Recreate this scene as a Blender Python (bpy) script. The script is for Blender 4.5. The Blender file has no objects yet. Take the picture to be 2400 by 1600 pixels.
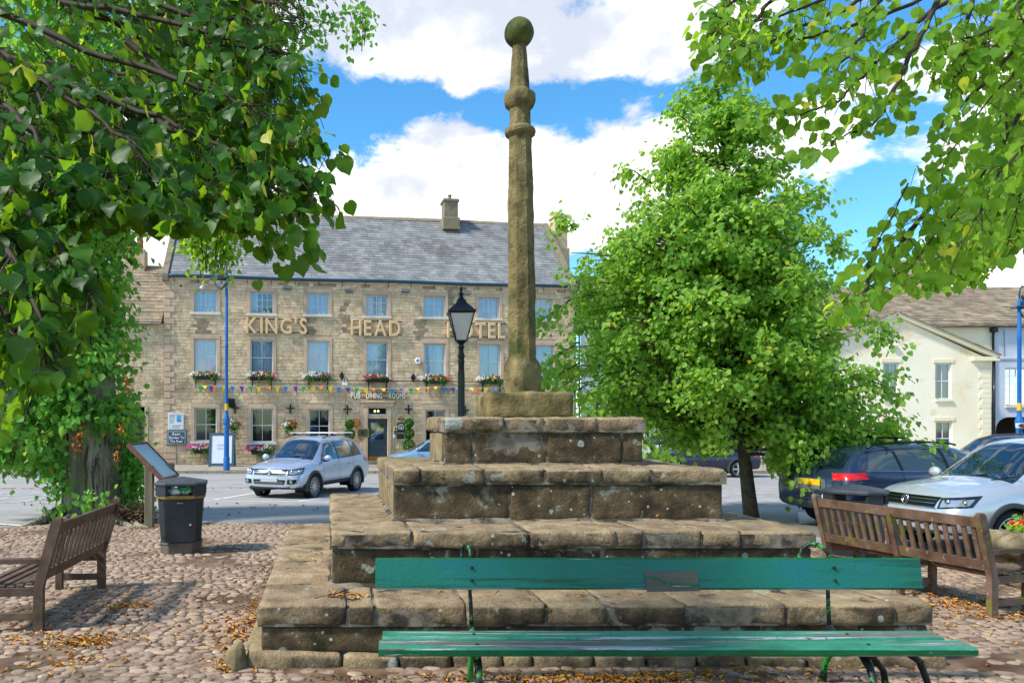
import bpy, bmesh, math, random
import numpy as np
from mathutils import Vector, Matrix, noise
from mathutils.bvhtree import BVHTree
random.seed(7); np.random.seed(7)
sc = bpy.context.scene
COL = sc.collection
# ------------------------------------------------------------------ camera, sky, sun, exposure
F, PX, PY, EYE = 1800.0, 960.0, 985.0, 1.95
cam = bpy.data.cameras.new('camera')
co = bpy.data.objects.new('camera', cam); COL.objects.link(co)
co.location = (0, 0, EYE); co.rotation_euler = (math.radians(90), 0, 0)
cam.sensor_width = 36; cam.lens = 36*F/2400
cam.shift_x = (1200-PX)/2400; cam.shift_y = (PY-800)/2400
cam.clip_start = .05; cam.clip_end = 2000
sc.camera = co

SUN_AZ, SUN_EL = math.radians(-68), math.radians(47)   # azimuth from the direction behind the camera, towards the left
sd = Vector((math.sin(SUN_AZ)*math.cos(SUN_EL), -math.cos(SUN_AZ)*math.cos(SUN_EL), math.sin(SUN_EL)))
sl = bpy.data.lights.new('sun', 'SUN'); sl.energy = 2.3; sl.angle = math.radians(6.5); sl.color = (1, .95, .87)
so = bpy.data.objects.new('sun', sl); COL.objects.link(so)
so.rotation_euler = sd.to_track_quat('Z', 'Y').to_euler(); so.location = (-20, -10, 30)
sc.view_settings.view_transform = 'Standard'; sc.view_settings.look = 'None'
sc.view_settings.gamma = 1; sc.view_settings.use_curve_mapping = False
sc.view_settings.exposure = 1.27

def nd(nt, typ, props=None, **ins):
    n = nt.nodes.new(typ)
    for k, v in (props or {}).items(): setattr(n, k, v)
    for k, v in ins.items():
        s = n.inputs[int(k[1:])] if k[0] == 'i' and k[1:].isdigit() else n.inputs[k.replace('_', ' ')]
        if isinstance(v, bpy.types.NodeSocket): nt.links.new(v, s)
        else: s.default_value = v
    return n
def math_(nt, op, a, b=0.0, c=0.0, clamp=False):
    n = nd(nt, 'ShaderNodeMath', {'operation': op, 'use_clamp': clamp}, i0=a, i1=b)
    if op in ('MULTIPLY_ADD',): 
        if isinstance(c, bpy.types.NodeSocket): nt.links.new(c, n.inputs[2])
        else: n.inputs[2].default_value = c
    return n.outputs[0]
def mrange(nt, v, a, b, c=0.0, d=1.0, smooth=True):
    n = nd(nt, 'ShaderNodeMapRange', {'interpolation_type': 'SMOOTHSTEP' if smooth else 'LINEAR'}, i0=v, i1=a, i2=b, i3=c, i4=d)
    return n.outputs[0]
def mixc(nt, f, a, b, mode='MIX'):
    n = nd(nt, 'ShaderNodeMix', {'data_type': 'RGBA', 'blend_type': mode})
    for i, v in ((0, f), (6, a), (7, b)):
        if isinstance(v, bpy.types.NodeSocket): nt.links.new(v, n.inputs[i])
        else: n.inputs[i].default_value = v if i == 0 else (tuple(v)+(1,))[:4]
    return n.outputs[2]

w = bpy.data.worlds.new('World'); sc.world = w; w.use_nodes = True
nt = w.node_tree; nt.nodes.clear()
sky = nd(nt, 'ShaderNodeTexSky', {'sky_type': 'NISHITA', 'sun_disc': False, 'sun_elevation': SUN_EL,
        'sun_rotation': math.atan2(sd.x, sd.y), 'air_density': 1.0, 'dust_density': .3, 'ozone_density': 2.5})
tc = nd(nt, 'ShaderNodeTexCoord').outputs['Generated']
nz = nd(nt, 'ShaderNodeVectorMath', {'operation': 'NORMALIZE'}, i0=tc).outputs[0]
wv = nd(nt, 'ShaderNodeVectorMath', {'operation': 'MULTIPLY'}, i0=nz, i1=(1, 1, 1.5)).outputs[0]
warp = nd(nt, 'ShaderNodeTexNoise', None, Vector=wv, Scale=5.0, Detail=3.0).outputs['Color']
wv2 = nd(nt, 'ShaderNodeVectorMath', {'operation': 'MULTIPLY_ADD'}, i0=warp, i1=(.10, .10, .10), i2=wv).outputs[0]
n1 = nd(nt, 'ShaderNodeTexNoise', None, Vector=wv2, Scale=5.5, Detail=10.0, Roughness=.60).outputs[0]
n1f = nd(nt, 'ShaderNodeTexNoise', None, Vector=wv2, Scale=15.0, Detail=10.0, Roughness=.62).outputs[0]
n2 = nd(nt, 'ShaderNodeTexNoise', None, Vector=wv2, Scale=9.0, Detail=6.0, Roughness=.55).outputs[0]
dens = math_(nt, 'ADD', math_(nt, 'MULTIPLY_ADD', n1, 1.9, -.90), math_(nt, 'MULTIPLY_ADD', n1f, 1.3, -.65))
# cumulus where the photograph's sky has it (positive) and the open blue between (negative), as directions
BL = [(1180, 70, 520, 120, .55), (900, 150, 120, 110, .35), (1540, 130, 190, 80, .32), (1980, 300, 260, 120, .45), (960, 400, 210, 95, .48), (1420, 400, 210, 110, .50),
      (1150, 520, 420, 70, .45), (1900, 80, 160, 80, -.15), (760, 260, 120, 70, -.6), (1050, 245, 170, 42, -.65), (1430, 230, 190, 45, -.62), (1760, 200, 90, 50, -.5),
      (1990, 560, 120, 80, -.6), (930, 215, 60, 40, -.3), (760, 190, 50, 60, -.3), (1330, 330, 50, 30, -.3), (1240, 430, 60, 26, -.25), (2010, 420, 60, 36, -.4), (2300, 460, 80, 60, -.2), (2120, 320, 70, 110, -.3), (1115, 400, 70, 45, -.25), (600, 330, 200, 120, -.1), (2330, 600, 120, 80, .45), (400, 560, 200, 100, .5), (1080, 200, 26, 18, .35), (1480, 250, 36, 22, .4)]
for (bx, by, rx, ry, a) in BL:
    d = Vector(((bx-PX)/F, 1, (PY-by)/F)); L = d.length; d.normalize()
    s = nd(nt, 'ShaderNodeVectorMath', {'operation': 'SUBTRACT'}, i0=nz, i1=d).outputs[0]
    s = nd(nt, 'ShaderNodeVectorMath', {'operation': 'MULTIPLY'}, i0=s, i1=(F/rx*L*.62, F/rx*L*.35, F/ry*L*.62)).outputs[0]
    l = nd(nt, 'ShaderNodeVectorMath', {'operation': 'LENGTH'}, i0=s).outputs['Value']
    m = mrange(nt, l, 1.25, .15, 0, a)
    dens = math_(nt, 'ADD', dens, m)
cov = mrange(nt, dens, .0, .36)
n3 = nd(nt, 'ShaderNodeTexNoise', None, Vector=wv2, Scale=2.6, Detail=9.0, Roughness=.62).outputs[0]
elev = mrange(nt, nd(nt, 'ShaderNodeSeparateXYZ', None, Vector=nz).outputs[2], .30, .62, 0, .10)
shade = mrange(nt, math_(nt, 'ADD', math_(nt, 'ADD', math_(nt, 'MULTIPLY', n2, .5), math_(nt, 'MULTIPLY', n3, .5)), elev), .43, .62)
ccol = mixc(nt, shade, (1.0, .985, .96), (.48, .52, .60))
hs = nd(nt, 'ShaderNodeHueSaturation', None, Saturation=1.28, Value=1.0, Color=sky.outputs[0]).outputs[0]
skyb = nd(nt, 'ShaderNodeBackground', None, Color=mixc(nt, 1.0, hs, (.80, 1.02, .98), 'MULTIPLY'), Strength=.108)
clb = nd(nt, 'ShaderNodeBackground', None, Color=ccol, Strength=.66)
mx = nd(nt, 'ShaderNodeMixShader', None, i0=cov, i1=skyb.outputs[0], i2=clb.outputs[0])
nd(nt, 'ShaderNodeOutputWorld', None, Surface=mx.outputs[0])

# ------------------------------------------------------------------ helpers
def at(px, py, D): return Vector(((px-PX)*D/F, D, EYE-(py-PY)*D/F))
def gz(y): return -.02*(min(y, 33)-14) if y > 14 else 0.0
def smooth(me): me.polygons.foreach_set('use_smooth', [True]*len(me.polygons))
class MB:
    """collects shapes; build() links them as one mesh object"""
    def __init__(s): s.v = []; s.f = []; s.m = []; s.t = []; s.cur = 0; s.tint = 0.0
    def add(s, vs, fs):
        o = len(s.v); s.v += [tuple(v) for v in vs]; s.t += [s.tint]*len(vs)
        for f in fs: s.f.append(tuple(i+o for i in f)); s.m.append(s.cur)
        return s
    def box(s, c, size, rot=None):
        hx, hy, hz = size[0]/2, size[1]/2, size[2]/2
        vs = [Vector((x, y, z)) for x in (-hx, hx) for y in (-hy, hy) for z in (-hz, hz)]
        if rot is not None: vs = [rot @ v for v in vs]
        vs = [v+Vector(c) for v in vs]
        return s.add(vs, [(0,1,3,2),(4,6,7,5),(0,4,5,1),(2,3,7,6),(0,2,6,4),(1,5,7,3)])
    def b2(s, a, b): return s.box([(a[i]+b[i])/2 for i in range(3)], [abs(b[i]-a[i]) for i in range(3)])
    def cbox(s, a, b, r=.008):
        """box with chamfered edges"""
        a = Vector(a); b = Vector(b); c = (a+b)/2; h = [max((b[i]-a[i])/2, r*1.01) for i in range(3)]
        vs = []; idx = {}
        for sx in (-1, 1):
            for sy in (-1, 1):
                for sz in (-1, 1):
                    for ax in range(3):
                        p = [sx*(h[0]-(0 if ax == 0 else r)), sy*(h[1]-(0 if ax == 1 else r)), sz*(h[2]-(0 if ax == 2 else r))]
                        idx[(sx, sy, sz, ax)] = len(vs); vs.append(c+Vector(p))
        fs = []
        S = (-1, 1)
        for q in S:
            fs.append([idx[(q,-1,-1,0)], idx[(q,1,-1,0)], idx[(q,1,1,0)], idx[(q,-1,1,0)]][::q])
            fs.append([idx[(-1,q,-1,1)], idx[(-1,q,1,1)], idx[(1,q,1,1)], idx[(1,q,-1,1)]][::q])
            fs.append([idx[(-1,-1,q,2)], idx[(1,-1,q,2)], idx[(1,1,q,2)], idx[(-1,1,q,2)]][::q])
        for p in S:
            for q in S:
                fs.append([idx[(p,q,-1,0)], idx[(p,q,1,0)], idx[(p,q,1,1)], idx[(p,q,-1,1)]][::-p*q])
                fs.append([idx[(p,-1,q,0)], idx[(p,1,q,0)], idx[(p,1,q,2)], idx[(p,-1,q,2)]][::p*q])
                fs.append([idx[(-1,p,q,1)], idx[(1,p,q,1)], idx[(1,p,q,2)], idx[(-1,p,q,2)]][::-p*q])
                for t in S: fs.append([idx[(p,q,t,0)], idx[(p,q,t,1)], idx[(p,q,t,2)]][::p*q*t])
        return s.add(vs, fs)
    def tube(s, pts, rad, n=8, cap=True, flat=1.0):
        pts = [Vector(p) for p in pts]
        if not hasattr(rad, '__len__'): rad = [rad]*len(pts)
        vs = []; up = Vector((0, 0, 1))
        prev = None
        for i, p in enumerate(pts):
            d = (pts[min(i+1, len(pts)-1)]-pts[max(i-1, 0)])
            if d.length < 1e-9: d = Vector((0, 0, 1))
            d.normalize()
            if prev is None: a = d.orthogonal().normalized()
            else: a = (prev-d*prev.dot(d)); a = a.normalized() if a.length > 1e-6 else d.orthogonal().normalized()
            prev = a; b = d.cross(a)
            for k in range(n):
                th = 2*math.pi*k/n
                vs.append(p+(a*math.cos(th)+b*math.sin(th)*flat)*rad[i])
        fs = []
        for i in range(len(pts)-1):
            for k in range(n):
                fs.append((i*n+k, i*n+(k+1) % n, (i+1)*n+(k+1) % n, (i+1)*n+k))
        if cap:
            fs.append(tuple(range(n-1, -1, -1))); fs.append(tuple((len(pts)-1)*n+k for k in range(n)))
        return s.add(vs, fs)
    def lathe(s, prof, n=16, c=(0, 0, 0), axis='z', rot0=0.0, cap=True):
        vs = []
        for (r, z) in prof:
            for k in range(n):
                a = 2*math.pi*k/n+rot0; x, y = r*math.cos(a), r*math.sin(a)
                p = (x, y, z) if axis == 'z' else ((x, z, y) if axis == 'y' else (z, x, y))
                vs.append((p[0]+c[0], p[1]+c[1], p[2]+c[2]))
        fs = []
        for i in range(len(prof)-1):
            for k in range(n):
                q = (i*n+k, i*n+(k+1) % n, (i+1)*n+(k+1) % n, (i+1)*n+k)
                fs.append(q if axis != 'y' else q[::-1])
        if cap:
            fs.append(tuple(range(n-1, -1, -1))); fs.append(tuple((len(prof)-1)*n+k for k in range(n)))
        return s.add(vs, fs)
    def prism(s, poly, d0, d1, axis='y'):
        """extrude a 2D polygon; axis is the extrusion axis (poly coords are the other two, in order)"""
        n = len(poly)
        def P(p, d): return {'x': (d, p[0], p[1]), 'y': (p[0], d, p[1]), 'z': (p[0], p[1], d)}[axis]
        vs = [P(p, d0) for p in poly]+[P(p, d1) for p in poly]
        fs = [tuple(range(n)), tuple(range(2*n-1, n-1, -1))]+[(i, (i+1) % n, n+(i+1) % n, n+i) for i in range(n)]
        return s.add(vs, fs)
    def blob(s, c, r, seed=0, amp=.15, seg=8, sc_=(1, 1, 1)):
        vs = []; rings = max(4, seg//2+1)
        for i in range(rings+1):
            ph = math.pi*i/rings
            for k in range(seg):
                th = 2*math.pi*k/seg
                d = Vector((math.sin(ph)*math.cos(th), math.sin(ph)*math.sin(th), math.cos(ph)))
                q = r*(1+amp*noise.noise(d*1.7+Vector((seed*3.1, seed, 0))))
                vs.append((c[0]+d.x*q*sc_[0], c[1]+d.y*q*sc_[1], c[2]+d.z*q*sc_[2]))
        fs = [(i*seg+k, (i+1)*seg+k, (i+1)*seg+(k+1) % seg, i*seg+(k+1) % seg) for i in range(rings) for k in range(seg)]
        return s.add(vs, fs)
    def mesh(s, name, mats, sm=False, fix=True):
        me = bpy.data.meshes.new(name); me.from_pydata(s.v, [], s.f)
        if not isinstance(mats, (list, tuple)): mats = [mats]
        for m in mats: me.materials.append(m)
        if len(mats) > 1: me.polygons.foreach_set('material_index', s.m)
        if any(s.t):
            a = me.attributes.new('tint', 'FLOAT', 'POINT'); a.data.foreach_set('value', s.t)
        if fix and len(s.f) < 20000:
            bm = bmesh.new(); bm.from_mesh(me); bmesh.ops.recalc_face_normals(bm, faces=bm.faces); bm.to_mesh(me); bm.free()
        if sm:
            smooth(me)
            if sm == 'auto': me.set_sharp_from_angle(angle=math.radians(38))
        return me
    def build(s, name, mats, parent=None, sm=False, world=False, fix=True, **kw):
        return link(name, s.mesh(name, mats, sm, fix), parent, world, **kw)
def pmat(p): return Matrix.LocRotScale(p.location, p.rotation_euler, p.scale)
def link(name, me, parent=None, world=False, loc=None, rot=None, scale=None, **kw):
    o = bpy.data.objects.new(name, me); COL.objects.link(o)
    if parent is not None:
        o.parent = parent
        if world:
            m = pmat(parent); q = parent.parent
            while q is not None: m = pmat(q) @ m; q = q.parent
            o.matrix_parent_inverse = m.inverted()
    if loc is not None: o.location = loc
    if rot is not None: o.rotation_euler = rot
    if scale is not None: o.scale = scale
    for k, v in kw.items(): o[k] = v
    return o
def thing(name, label, cat, loc=(0, 0, 0), rz=0, group=None):
    o = bpy.data.objects.new(name, None); COL.objects.link(o); o.empty_display_size = .1
    o.location = loc; o.rotation_euler = (0, 0, rz); o['label'] = label; o['category'] = cat
    if group: o['group'] = group
    return o
def tag(o, label, cat, group=None):
    o['label'] = label; o['category'] = cat
    if group: o['group'] = group
    return o
def dup(root, loc, rz, label, group=None):
    def cp(o, par):
        c = o.copy(); COL.objects.link(c)
        if par is not None: c.parent = par
        for ch in o.children: cp(ch, c)
        return c
    r = cp(root, None); r.location = loc; r.rotation_euler = (0, 0, rz); r['label'] = label
    if group: r['group'] = group
    return r

# ------------------------------------------------------------------ materials
def srgb(h):
    h = h.lstrip('#'); c = [int(h[i:i+2], 16)/255 for i in (0, 2, 4)]
    return tuple(x/12.92 if x <= .04045 else ((x+.055)/1.055)**2.4 for x in c)
def surf(name, cols, scale=4.0, detail=6.0, rough=.8, bump=0.0, bscale=None, var=0.0, metal=0.0, stretch=None, layers=(), coat=0.0,
         spec=.4, hue=0.0, objc=False, bdist=.01, rrange=None, lohi=(.3, .7)):
    m = bpy.data.materials.new(name); m.use_nodes = True; nt = m.node_tree; nt.nodes.clear()
    if objc: pos = nd(nt, 'ShaderNodeTexCoord').outputs['Object']
    else: pos = nd(nt, 'ShaderNodeNewGeometry').outputs['Position']
    if stretch: pos = nd(nt, 'ShaderNodeVectorMath', {'operation': 'MULTIPLY'}, i0=pos, i1=stretch).outputs[0]
    bs = nd(nt, 'ShaderNodeBsdfPrincipled', None, Roughness=rough, Metallic=metal)
    bs.inputs['Specular IOR Level'].default_value = spec
    if coat: bs.inputs['Coat Weight'].default_value = coat; bs.inputs['Coat Roughness'].default_value = .04
    if len(cols) == 1: col = nd(nt, 'ShaderNodeRGB'); col.outputs[0].default_value = tuple(cols[0])+(1,); col = col.outputs[0]
    else:
        n = nd(nt, 'ShaderNodeTexNoise', None, Vector=pos, Scale=scale, Detail=detail, Roughness=.6).outputs[0]
        n = mrange(nt, n, lohi[0], lohi[1], smooth=False)
        r = nd(nt, 'ShaderNodeValToRGB', None, Fac=n); e = r.color_ramp.elements
        while len(e) < len(cols): e.new(.5)
        for i, c in enumerate(cols): e[i].position = i/(len(cols)-1); e[i].color = tuple(c)+(1,)
        col = r.outputs[0]
    if var or hue:
        a = nd(nt, 'ShaderNodeAttribute', {'attribute_name': 'tint'}).outputs['Fac']
        o = nd(nt, 'ShaderNodeObjectInfo').outputs['Random']
        f = math_(nt, 'FRACT', math_(nt, 'ADD', a, o))
        v = math_(nt, 'MULTIPLY_ADD', f, 2*var, 1-var)
        f2 = math_(nt, 'FRACT', math_(nt, 'MULTIPLY', f, 7.31))
        h = math_(nt, 'MULTIPLY_ADD', f2, 2*hue, .5-hue)
        col = nd(nt, 'ShaderNodeHueSaturation', None, Hue=h, Value=v, Color=col).outputs[0]
    for (lc, ls, lo, hi, kind) in layers:
        if kind == 'spot':
            vz = nd(nt, 'ShaderNodeTexVoronoi', {'feature': 'F1'}, Vector=pos, Scale=ls)
            g = nd(nt, 'ShaderNodeTexNoise', None, Vector=pos, Scale=ls*4, Detail=3.0).outputs[0]
            rnd = nd(nt, 'ShaderNodeSeparateColor', None, Color=vz.outputs['Color']).outputs[0]
            thr = math_(nt, 'MULTIPLY', math_(nt, 'SUBTRACT', rnd, lo, clamp=True), hi)
            dd = math_(nt, 'ADD', vz.outputs['Distance'], math_(nt, 'MULTIPLY_ADD', g, .12, -.06))
            f = mrange(nt, math_(nt, 'SUBTRACT', thr, dd), -.02, .03)
        else:
            p2 = pos
            if kind == 'streak': p2 = nd(nt, 'ShaderNodeVectorMath', {'operation': 'MULTIPLY'}, i0=pos, i1=(1, 1, .08)).outputs[0]
            if kind == 'grain': p2 = nd(nt, 'ShaderNodeVectorMath', {'operation': 'MULTIPLY'}, i0=pos, i1=(.05, 1, 1)).outputs[0]
            g = nd(nt, 'ShaderNodeTexNoise', None, Vector=p2, Scale=ls, Detail=8.0, Roughness=.65).outputs[0]
            f = mrange(nt, g, lo, hi)
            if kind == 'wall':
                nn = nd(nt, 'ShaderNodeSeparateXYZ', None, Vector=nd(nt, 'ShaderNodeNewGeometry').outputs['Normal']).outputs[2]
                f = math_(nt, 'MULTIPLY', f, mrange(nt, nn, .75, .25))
            if kind == 'top':
                nn = nd(nt, 'ShaderNodeSeparateXYZ', None, Vector=nd(nt, 'ShaderNodeNewGeometry').outputs['Normal']).outputs[2]
                f = math_(nt, 'MULTIPLY', f, mrange(nt, nn, .4, .9))
        col = mixc(nt, f, col, lc)
    nt.links.new(col, bs.inputs['Base Color'])
    if rrange:
        g = nd(nt, 'ShaderNodeTexNoise', None, Vector=pos, Scale=rrange[2], Detail=5.0).outputs[0]
        nt.links.new(mrange(nt, g, .35, .65, rrange[0], rrange[1]), bs.inputs['Roughness'])
    if bump:
        b1 = nd(nt, 'ShaderNodeTexNoise', None, Vector=pos, Scale=bscale or scale*3, Detail=8.0, Roughness=.65).outputs[0]
        bn = nd(nt, 'ShaderNodeBump', None, Strength=bump, Distance=bdist, Height=b1)
        nt.links.new(bn.outputs[0], bs.inputs['Normal'])
    nd(nt, 'ShaderNodeOutputMaterial', None, Surface=bs.outputs[0])
    return m
def leafmat(name, c1, c2, tr, rough=.45, trf=.4):
    m = bpy.data.materials.new(name); m.use_nodes = True; nt = m.node_tree; nt.nodes.clear()
    a = nd(nt, 'ShaderNodeAttribute', {'attribute_name': 'tint'}).outputs['Fac']
    o = nd(nt, 'ShaderNodeObjectInfo').outputs['Random']
    f = math_(nt, 'FRACT', math_(nt, 'ADD', a, o))
    pos = nd(nt, 'ShaderNodeNewGeometry').outputs['Position']
    g = nd(nt, 'ShaderNodeTexNoise', None, Vector=pos, Scale=1.3, Detail=2.0).outputs[0]
    f = math_(nt, 'ADD', math_(nt, 'MULTIPLY', f, .7), math_(nt, 'MULTIPLY_ADD', g, 1.0, -.35), clamp=True)
    c = mixc(nt, f, c1, c2)
    c = mixc(nt, mrange(nt, math_(nt, 'FRACT', math_(nt, 'MULTIPLY', math_(nt, 'ADD', a, o), 13.7)), .975, .985), c, srgb('#b9b53a'))
    lat = nd(nt, 'ShaderNodeAttribute', {'attribute_name': 'lat'}).outputs['Fac']; lon = nd(nt, 'ShaderNodeAttribute', {'attribute_name': 'lon'}).outputs['Fac']
    v1 = mrange(nt, lat, .035, .0); sv = math_(nt, 'FRACT', math_(nt, 'MULTIPLY', math_(nt, 'SUBTRACT', lon, math_(nt, 'MULTIPLY', lat, .75)), 6.5))
    v2 = math_(nt, 'MULTIPLY', mrange(nt, math_(nt, 'ABSOLUTE', math_(nt, 'SUBTRACT', sv, .5)), .09, .0), .45)
    c = mixc(nt, math_(nt, 'MULTIPLY', math_(nt, 'MAXIMUM', v1, v2), .55), c, mixc(nt, 1.0, c, (1.9, 1.8, 1.9), 'MULTIPLY'))
    bs = nd(nt, 'ShaderNodeBsdfPrincipled', None, Roughness=rough, Base_Color=c); bs.inputs['Specular IOR Level'].default_value = .22
    t = nd(nt, 'ShaderNodeBsdfTranslucent', None, Color=mixc(nt, .55, mixc(nt, 1.0, c, (2.2, 2.0, 1.2), 'MULTIPLY'), tr))
    x = nd(nt, 'ShaderNodeMixShader', None, i0=trf, i1=bs.outputs[0], i2=t.outputs[0])
    nd(nt, 'ShaderNodeOutputMaterial', None, Surface=x.outputs[0])
    return m
def paneglass(name, refl=.3, tint=(.75, .85, .9)):
    m = bpy.data.materials.new(name); m.use_nodes = True; nt = m.node_tree; nt.nodes.clear()
    fr = nd(nt, 'ShaderNodeFresnel', None, IOR=1.5).outputs[0]
    f = math_(nt, 'ADD', fr, refl-.04, clamp=True)
    g = nd(nt, 'ShaderNodeBsdfGlossy', None, Roughness=.04, Color=(.9, .95, 1, 1)); t = nd(nt, 'ShaderNodeBsdfTransparent', None, Color=tint+(1,))
    x = nd(nt, 'ShaderNodeMixShader', None, i0=f, i1=t.outputs[0], i2=g.outputs[0])
    nd(nt, 'ShaderNodeOutputMaterial', None, Surface=x.outputs[0])
    return m
def emit(name, c, s):
    m = bpy.data.materials.new(name); m.use_nodes = True; nt = m.node_tree; nt.nodes.clear()
    e = nd(nt, 'ShaderNodeEmission', None, Color=c+(1,), Strength=s); nd(nt, 'ShaderNodeOutputMaterial', None, Surface=e.outputs[0]); return m
def flat(name, h, rough=.6, metal=0.0, coat=0.0, spec=.4): return surf(name, [srgb(h) if isinstance(h, str) else h], rough=rough, metal=metal, coat=coat, spec=spec)

# ------------------------------------------------------------------ leaves (numpy)
_o = [(-.08, .18), (.02, .39), (.22, .52), (.46, .53), (.68, .41), (.87, .19)]
def _leafhi():
    v = [(0, 0), (.24, 0), (.47, 0), (.7, 0), (1.05, 0)]; n = 5
    for s in (1, -1):
        for (x, y) in _o: v.append((x, y*s))
    P = np.array([(x, y, .45*abs(y)-.6*y*y-.22*x*x+.10*math.sin(9*x+5*y)*abs(y)) for (x, y) in v])
    fs = []
    for s in (0, 1):
        b = 5+6*s
        t = [(0, b, b+1), (0, b+1, b+2), (0, b+2, 1), (1, b+2, b+3), (1, b+3, 2), (2, b+3, b+4), (2, b+4, 3), (3, b+4, b+5), (3, b+5, 4)]
        fs += [q if s == 1 else q[::-1] for q in t]
    return P, np.array(fs)
LHI = _leafhi()
LLO = (np.array([(0, 0, 0), (.3, .48, .14), (.72, .34, .02), (1.05, 0, -.16), (.72, -.34, .02), (.3, -.48, .14)]),
       np.array([(0, 2, 1), (0, 3, 2), (0, 4, 3), (0, 5, 4)]))
def unit(a): return a/np.maximum(np.linalg.norm(a, axis=1, keepdims=True), 1e-9)
def leaf_cloud(name, pos, dirs, nrm, size, mat, tpl, tint=None):
    P, Fc = tpl; n = len(pos); k = len(P)
    d = unit(dirs); b = unit(np.cross(nrm, d)); z = np.cross(d, b)
    V = (pos[:, None, :]+(P[None, :, 0:1]*d[:, None, :]+P[None, :, 1:2]*b[:, None, :]+P[None, :, 2:3]*z[:, None, :])*size[:, None, None]).reshape(-1, 3)
    I = (Fc[None]+(np.arange(n)*k)[:, None, None]).reshape(-1)
    nf = n*len(Fc)
    me = bpy.data.meshes.new(name); me.vertices.add(n*k); me.vertices.foreach_set('co', V.astype(np.float32).ravel())
    me.loops.add(nf*3); me.loops.foreach_set('vertex_index', I.astype(np.int32))
    me.polygons.add(nf); me.polygons.foreach_set('loop_start', np.arange(0, nf*3, 3, dtype=np.int32))
    me.polygons.foreach_set('use_smooth', np.ones(nf, dtype=bool))
    me.update(calc_edges=True)
    a = me.attributes.new('tint', 'FLOAT', 'POINT')
    t = np.random.rand(n) if tint is None else tint
    a.data.foreach_set('value', np.repeat(t, k).astype(np.float32))
    a = me.attributes.new('lat', 'FLOAT', 'POINT'); a.data.foreach_set('value', np.tile(np.abs(P[:, 1]), n).astype(np.float32))
    a = me.attributes.new('lon', 'FLOAT', 'POINT'); a.data.foreach_set('value', np.tile(P[:, 0], n).astype(np.float32))
    me.materials.append(mat); return me
def rblock(a, b, r, seed, amp=.01, cell=.06, f=3.0, mapf=None, worn=0.0):
    """rounded, weathered block between corners a and b: returns verts, faces"""
    ls = []
    if not hasattr(r, '__len__'): r = (r, r, r)
    for i in range(3):
        L = b[i]-a[i]; rr = min(r[i], L*.45)
        n = max(1, int((L-2*rr)/cell))
        ls.append([0, .35*rr, rr]+[rr+(L-2*rr)*j/n for j in range(1, n)]+[L-rr, L-.35*rr, L])
    N = [len(q)-1 for q in ls]; idx = {}; vs = []
    a = Vector(a); b = Vector(b); rr = [min(r[i], (b[i]-a[i])*.45) for i in range(3)]
    def vid(i, j, k):
        key = (i, j, k)
        if key in idx: return idx[key]
        p = Vector((a[0]+ls[0][i], a[1]+ls[1][j], a[2]+ls[2][k]))
        q = Vector([min(max(p[t], a[t]+rr[t]), b[t]-rr[t]) for t in range(3)])
        d = p-q; m = min(rr)
        dn = d.normalized() if d.length > 1e-9 else Vector((0, 0, 1))
        ax = sum(1 for t in range(3) if abs(d[t]) > 1e-9)
        if ax > 1:
            e = Vector([(d[t]/rr[t]) for t in range(3)]); e.normalize()
            p = q+Vector([e[t]*rr[t] for t in range(3)])
        s3 = Vector((seed*1.37, seed*.71, seed*2.13))
        dis = amp*(noise.noise(p*f+s3)+.5*noise.noise(p*f*2.7+s3)+.3*noise.noise(p*f*7+s3))
        if worn: dis -= worn*(ax-1)*(.6+noise.noise(p*2.2+s3)) if ax > 1 else 0
        p = p+dn*dis
        if mapf: p = mapf(p)
        idx[key] = len(vs); vs.append(p); return idx[key]
    fs = []
    for (A, B, Cc) in ((0, 1, 2), (1, 2, 0), (2, 0, 1)):
        for side in (0, N[Cc]):
            for i in range(N[A]):
                for j in range(N[B]):
                    q = []
                    for (di, dj) in ((0, 0), (1, 0), (1, 1), (0, 1)):
                        c = [0, 0, 0]; c[A] = i+di; c[B] = j+dj; c[Cc] = side; q.append(vid(*c))
                    fs.append(q if side else q[::-1])
    return vs, fs
def text_mesh(s, depth=.01, bevel=0.0):
    cu = bpy.data.curves.new('t', 'FONT'); cu.body = s; cu.extrude = depth; cu.bevel_depth = bevel; cu.resolution_u = 3
    o = bpy.data.objects.new('t', cu); COL.objects.link(o)
    dg = bpy.context.evaluated_depsgraph_get(); me = bpy.data.meshes.new_from_object(o.evaluated_get(dg))
    bpy.data.objects.remove(o); bpy.data.curves.remove(cu); return me
_tc = {}
def letters(s, w, h, gap=.12, depth=.01, bold=0.0):
    """meshes of the single letters of s, laid out to fill w x h in the xz plane facing -y"""
    out = []; x = 0
    for ch in s:
        if ch == ' ': x += .35; continue
        key = (ch, depth, bold)
        if key not in _tc:
            me = text_mesh(ch, depth, bold); _tc[key] = np.array([v.co[:] for v in me.vertices]), [tuple(p.vertices) for p in me.polygons]
        V, Fs = _tc[key]; mn, mx_ = V.min(0), V.max(0)
        out.append([V, Fs, x-mn[0]]); x += (mx_[0]-mn[0])+gap
    W = x-gap; hh = .73
    res = []
    for V, Fs, ox in out:
        Q = np.stack([(V[:, 0]+ox)*w/W, -V[:, 2], V[:, 1]*h/hh], 1)
        res.append((Q, Fs))
    return res
def write(mb, s, x, y, z, w, h, **k):
    """lettering joined into mb; x,z = lower left, y = face plane"""
    for Q, Fs in letters(s, w, h, **k): mb.add([(q[0]+x, q[1]+y, q[2]+z) for q in Q], Fs)
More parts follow.
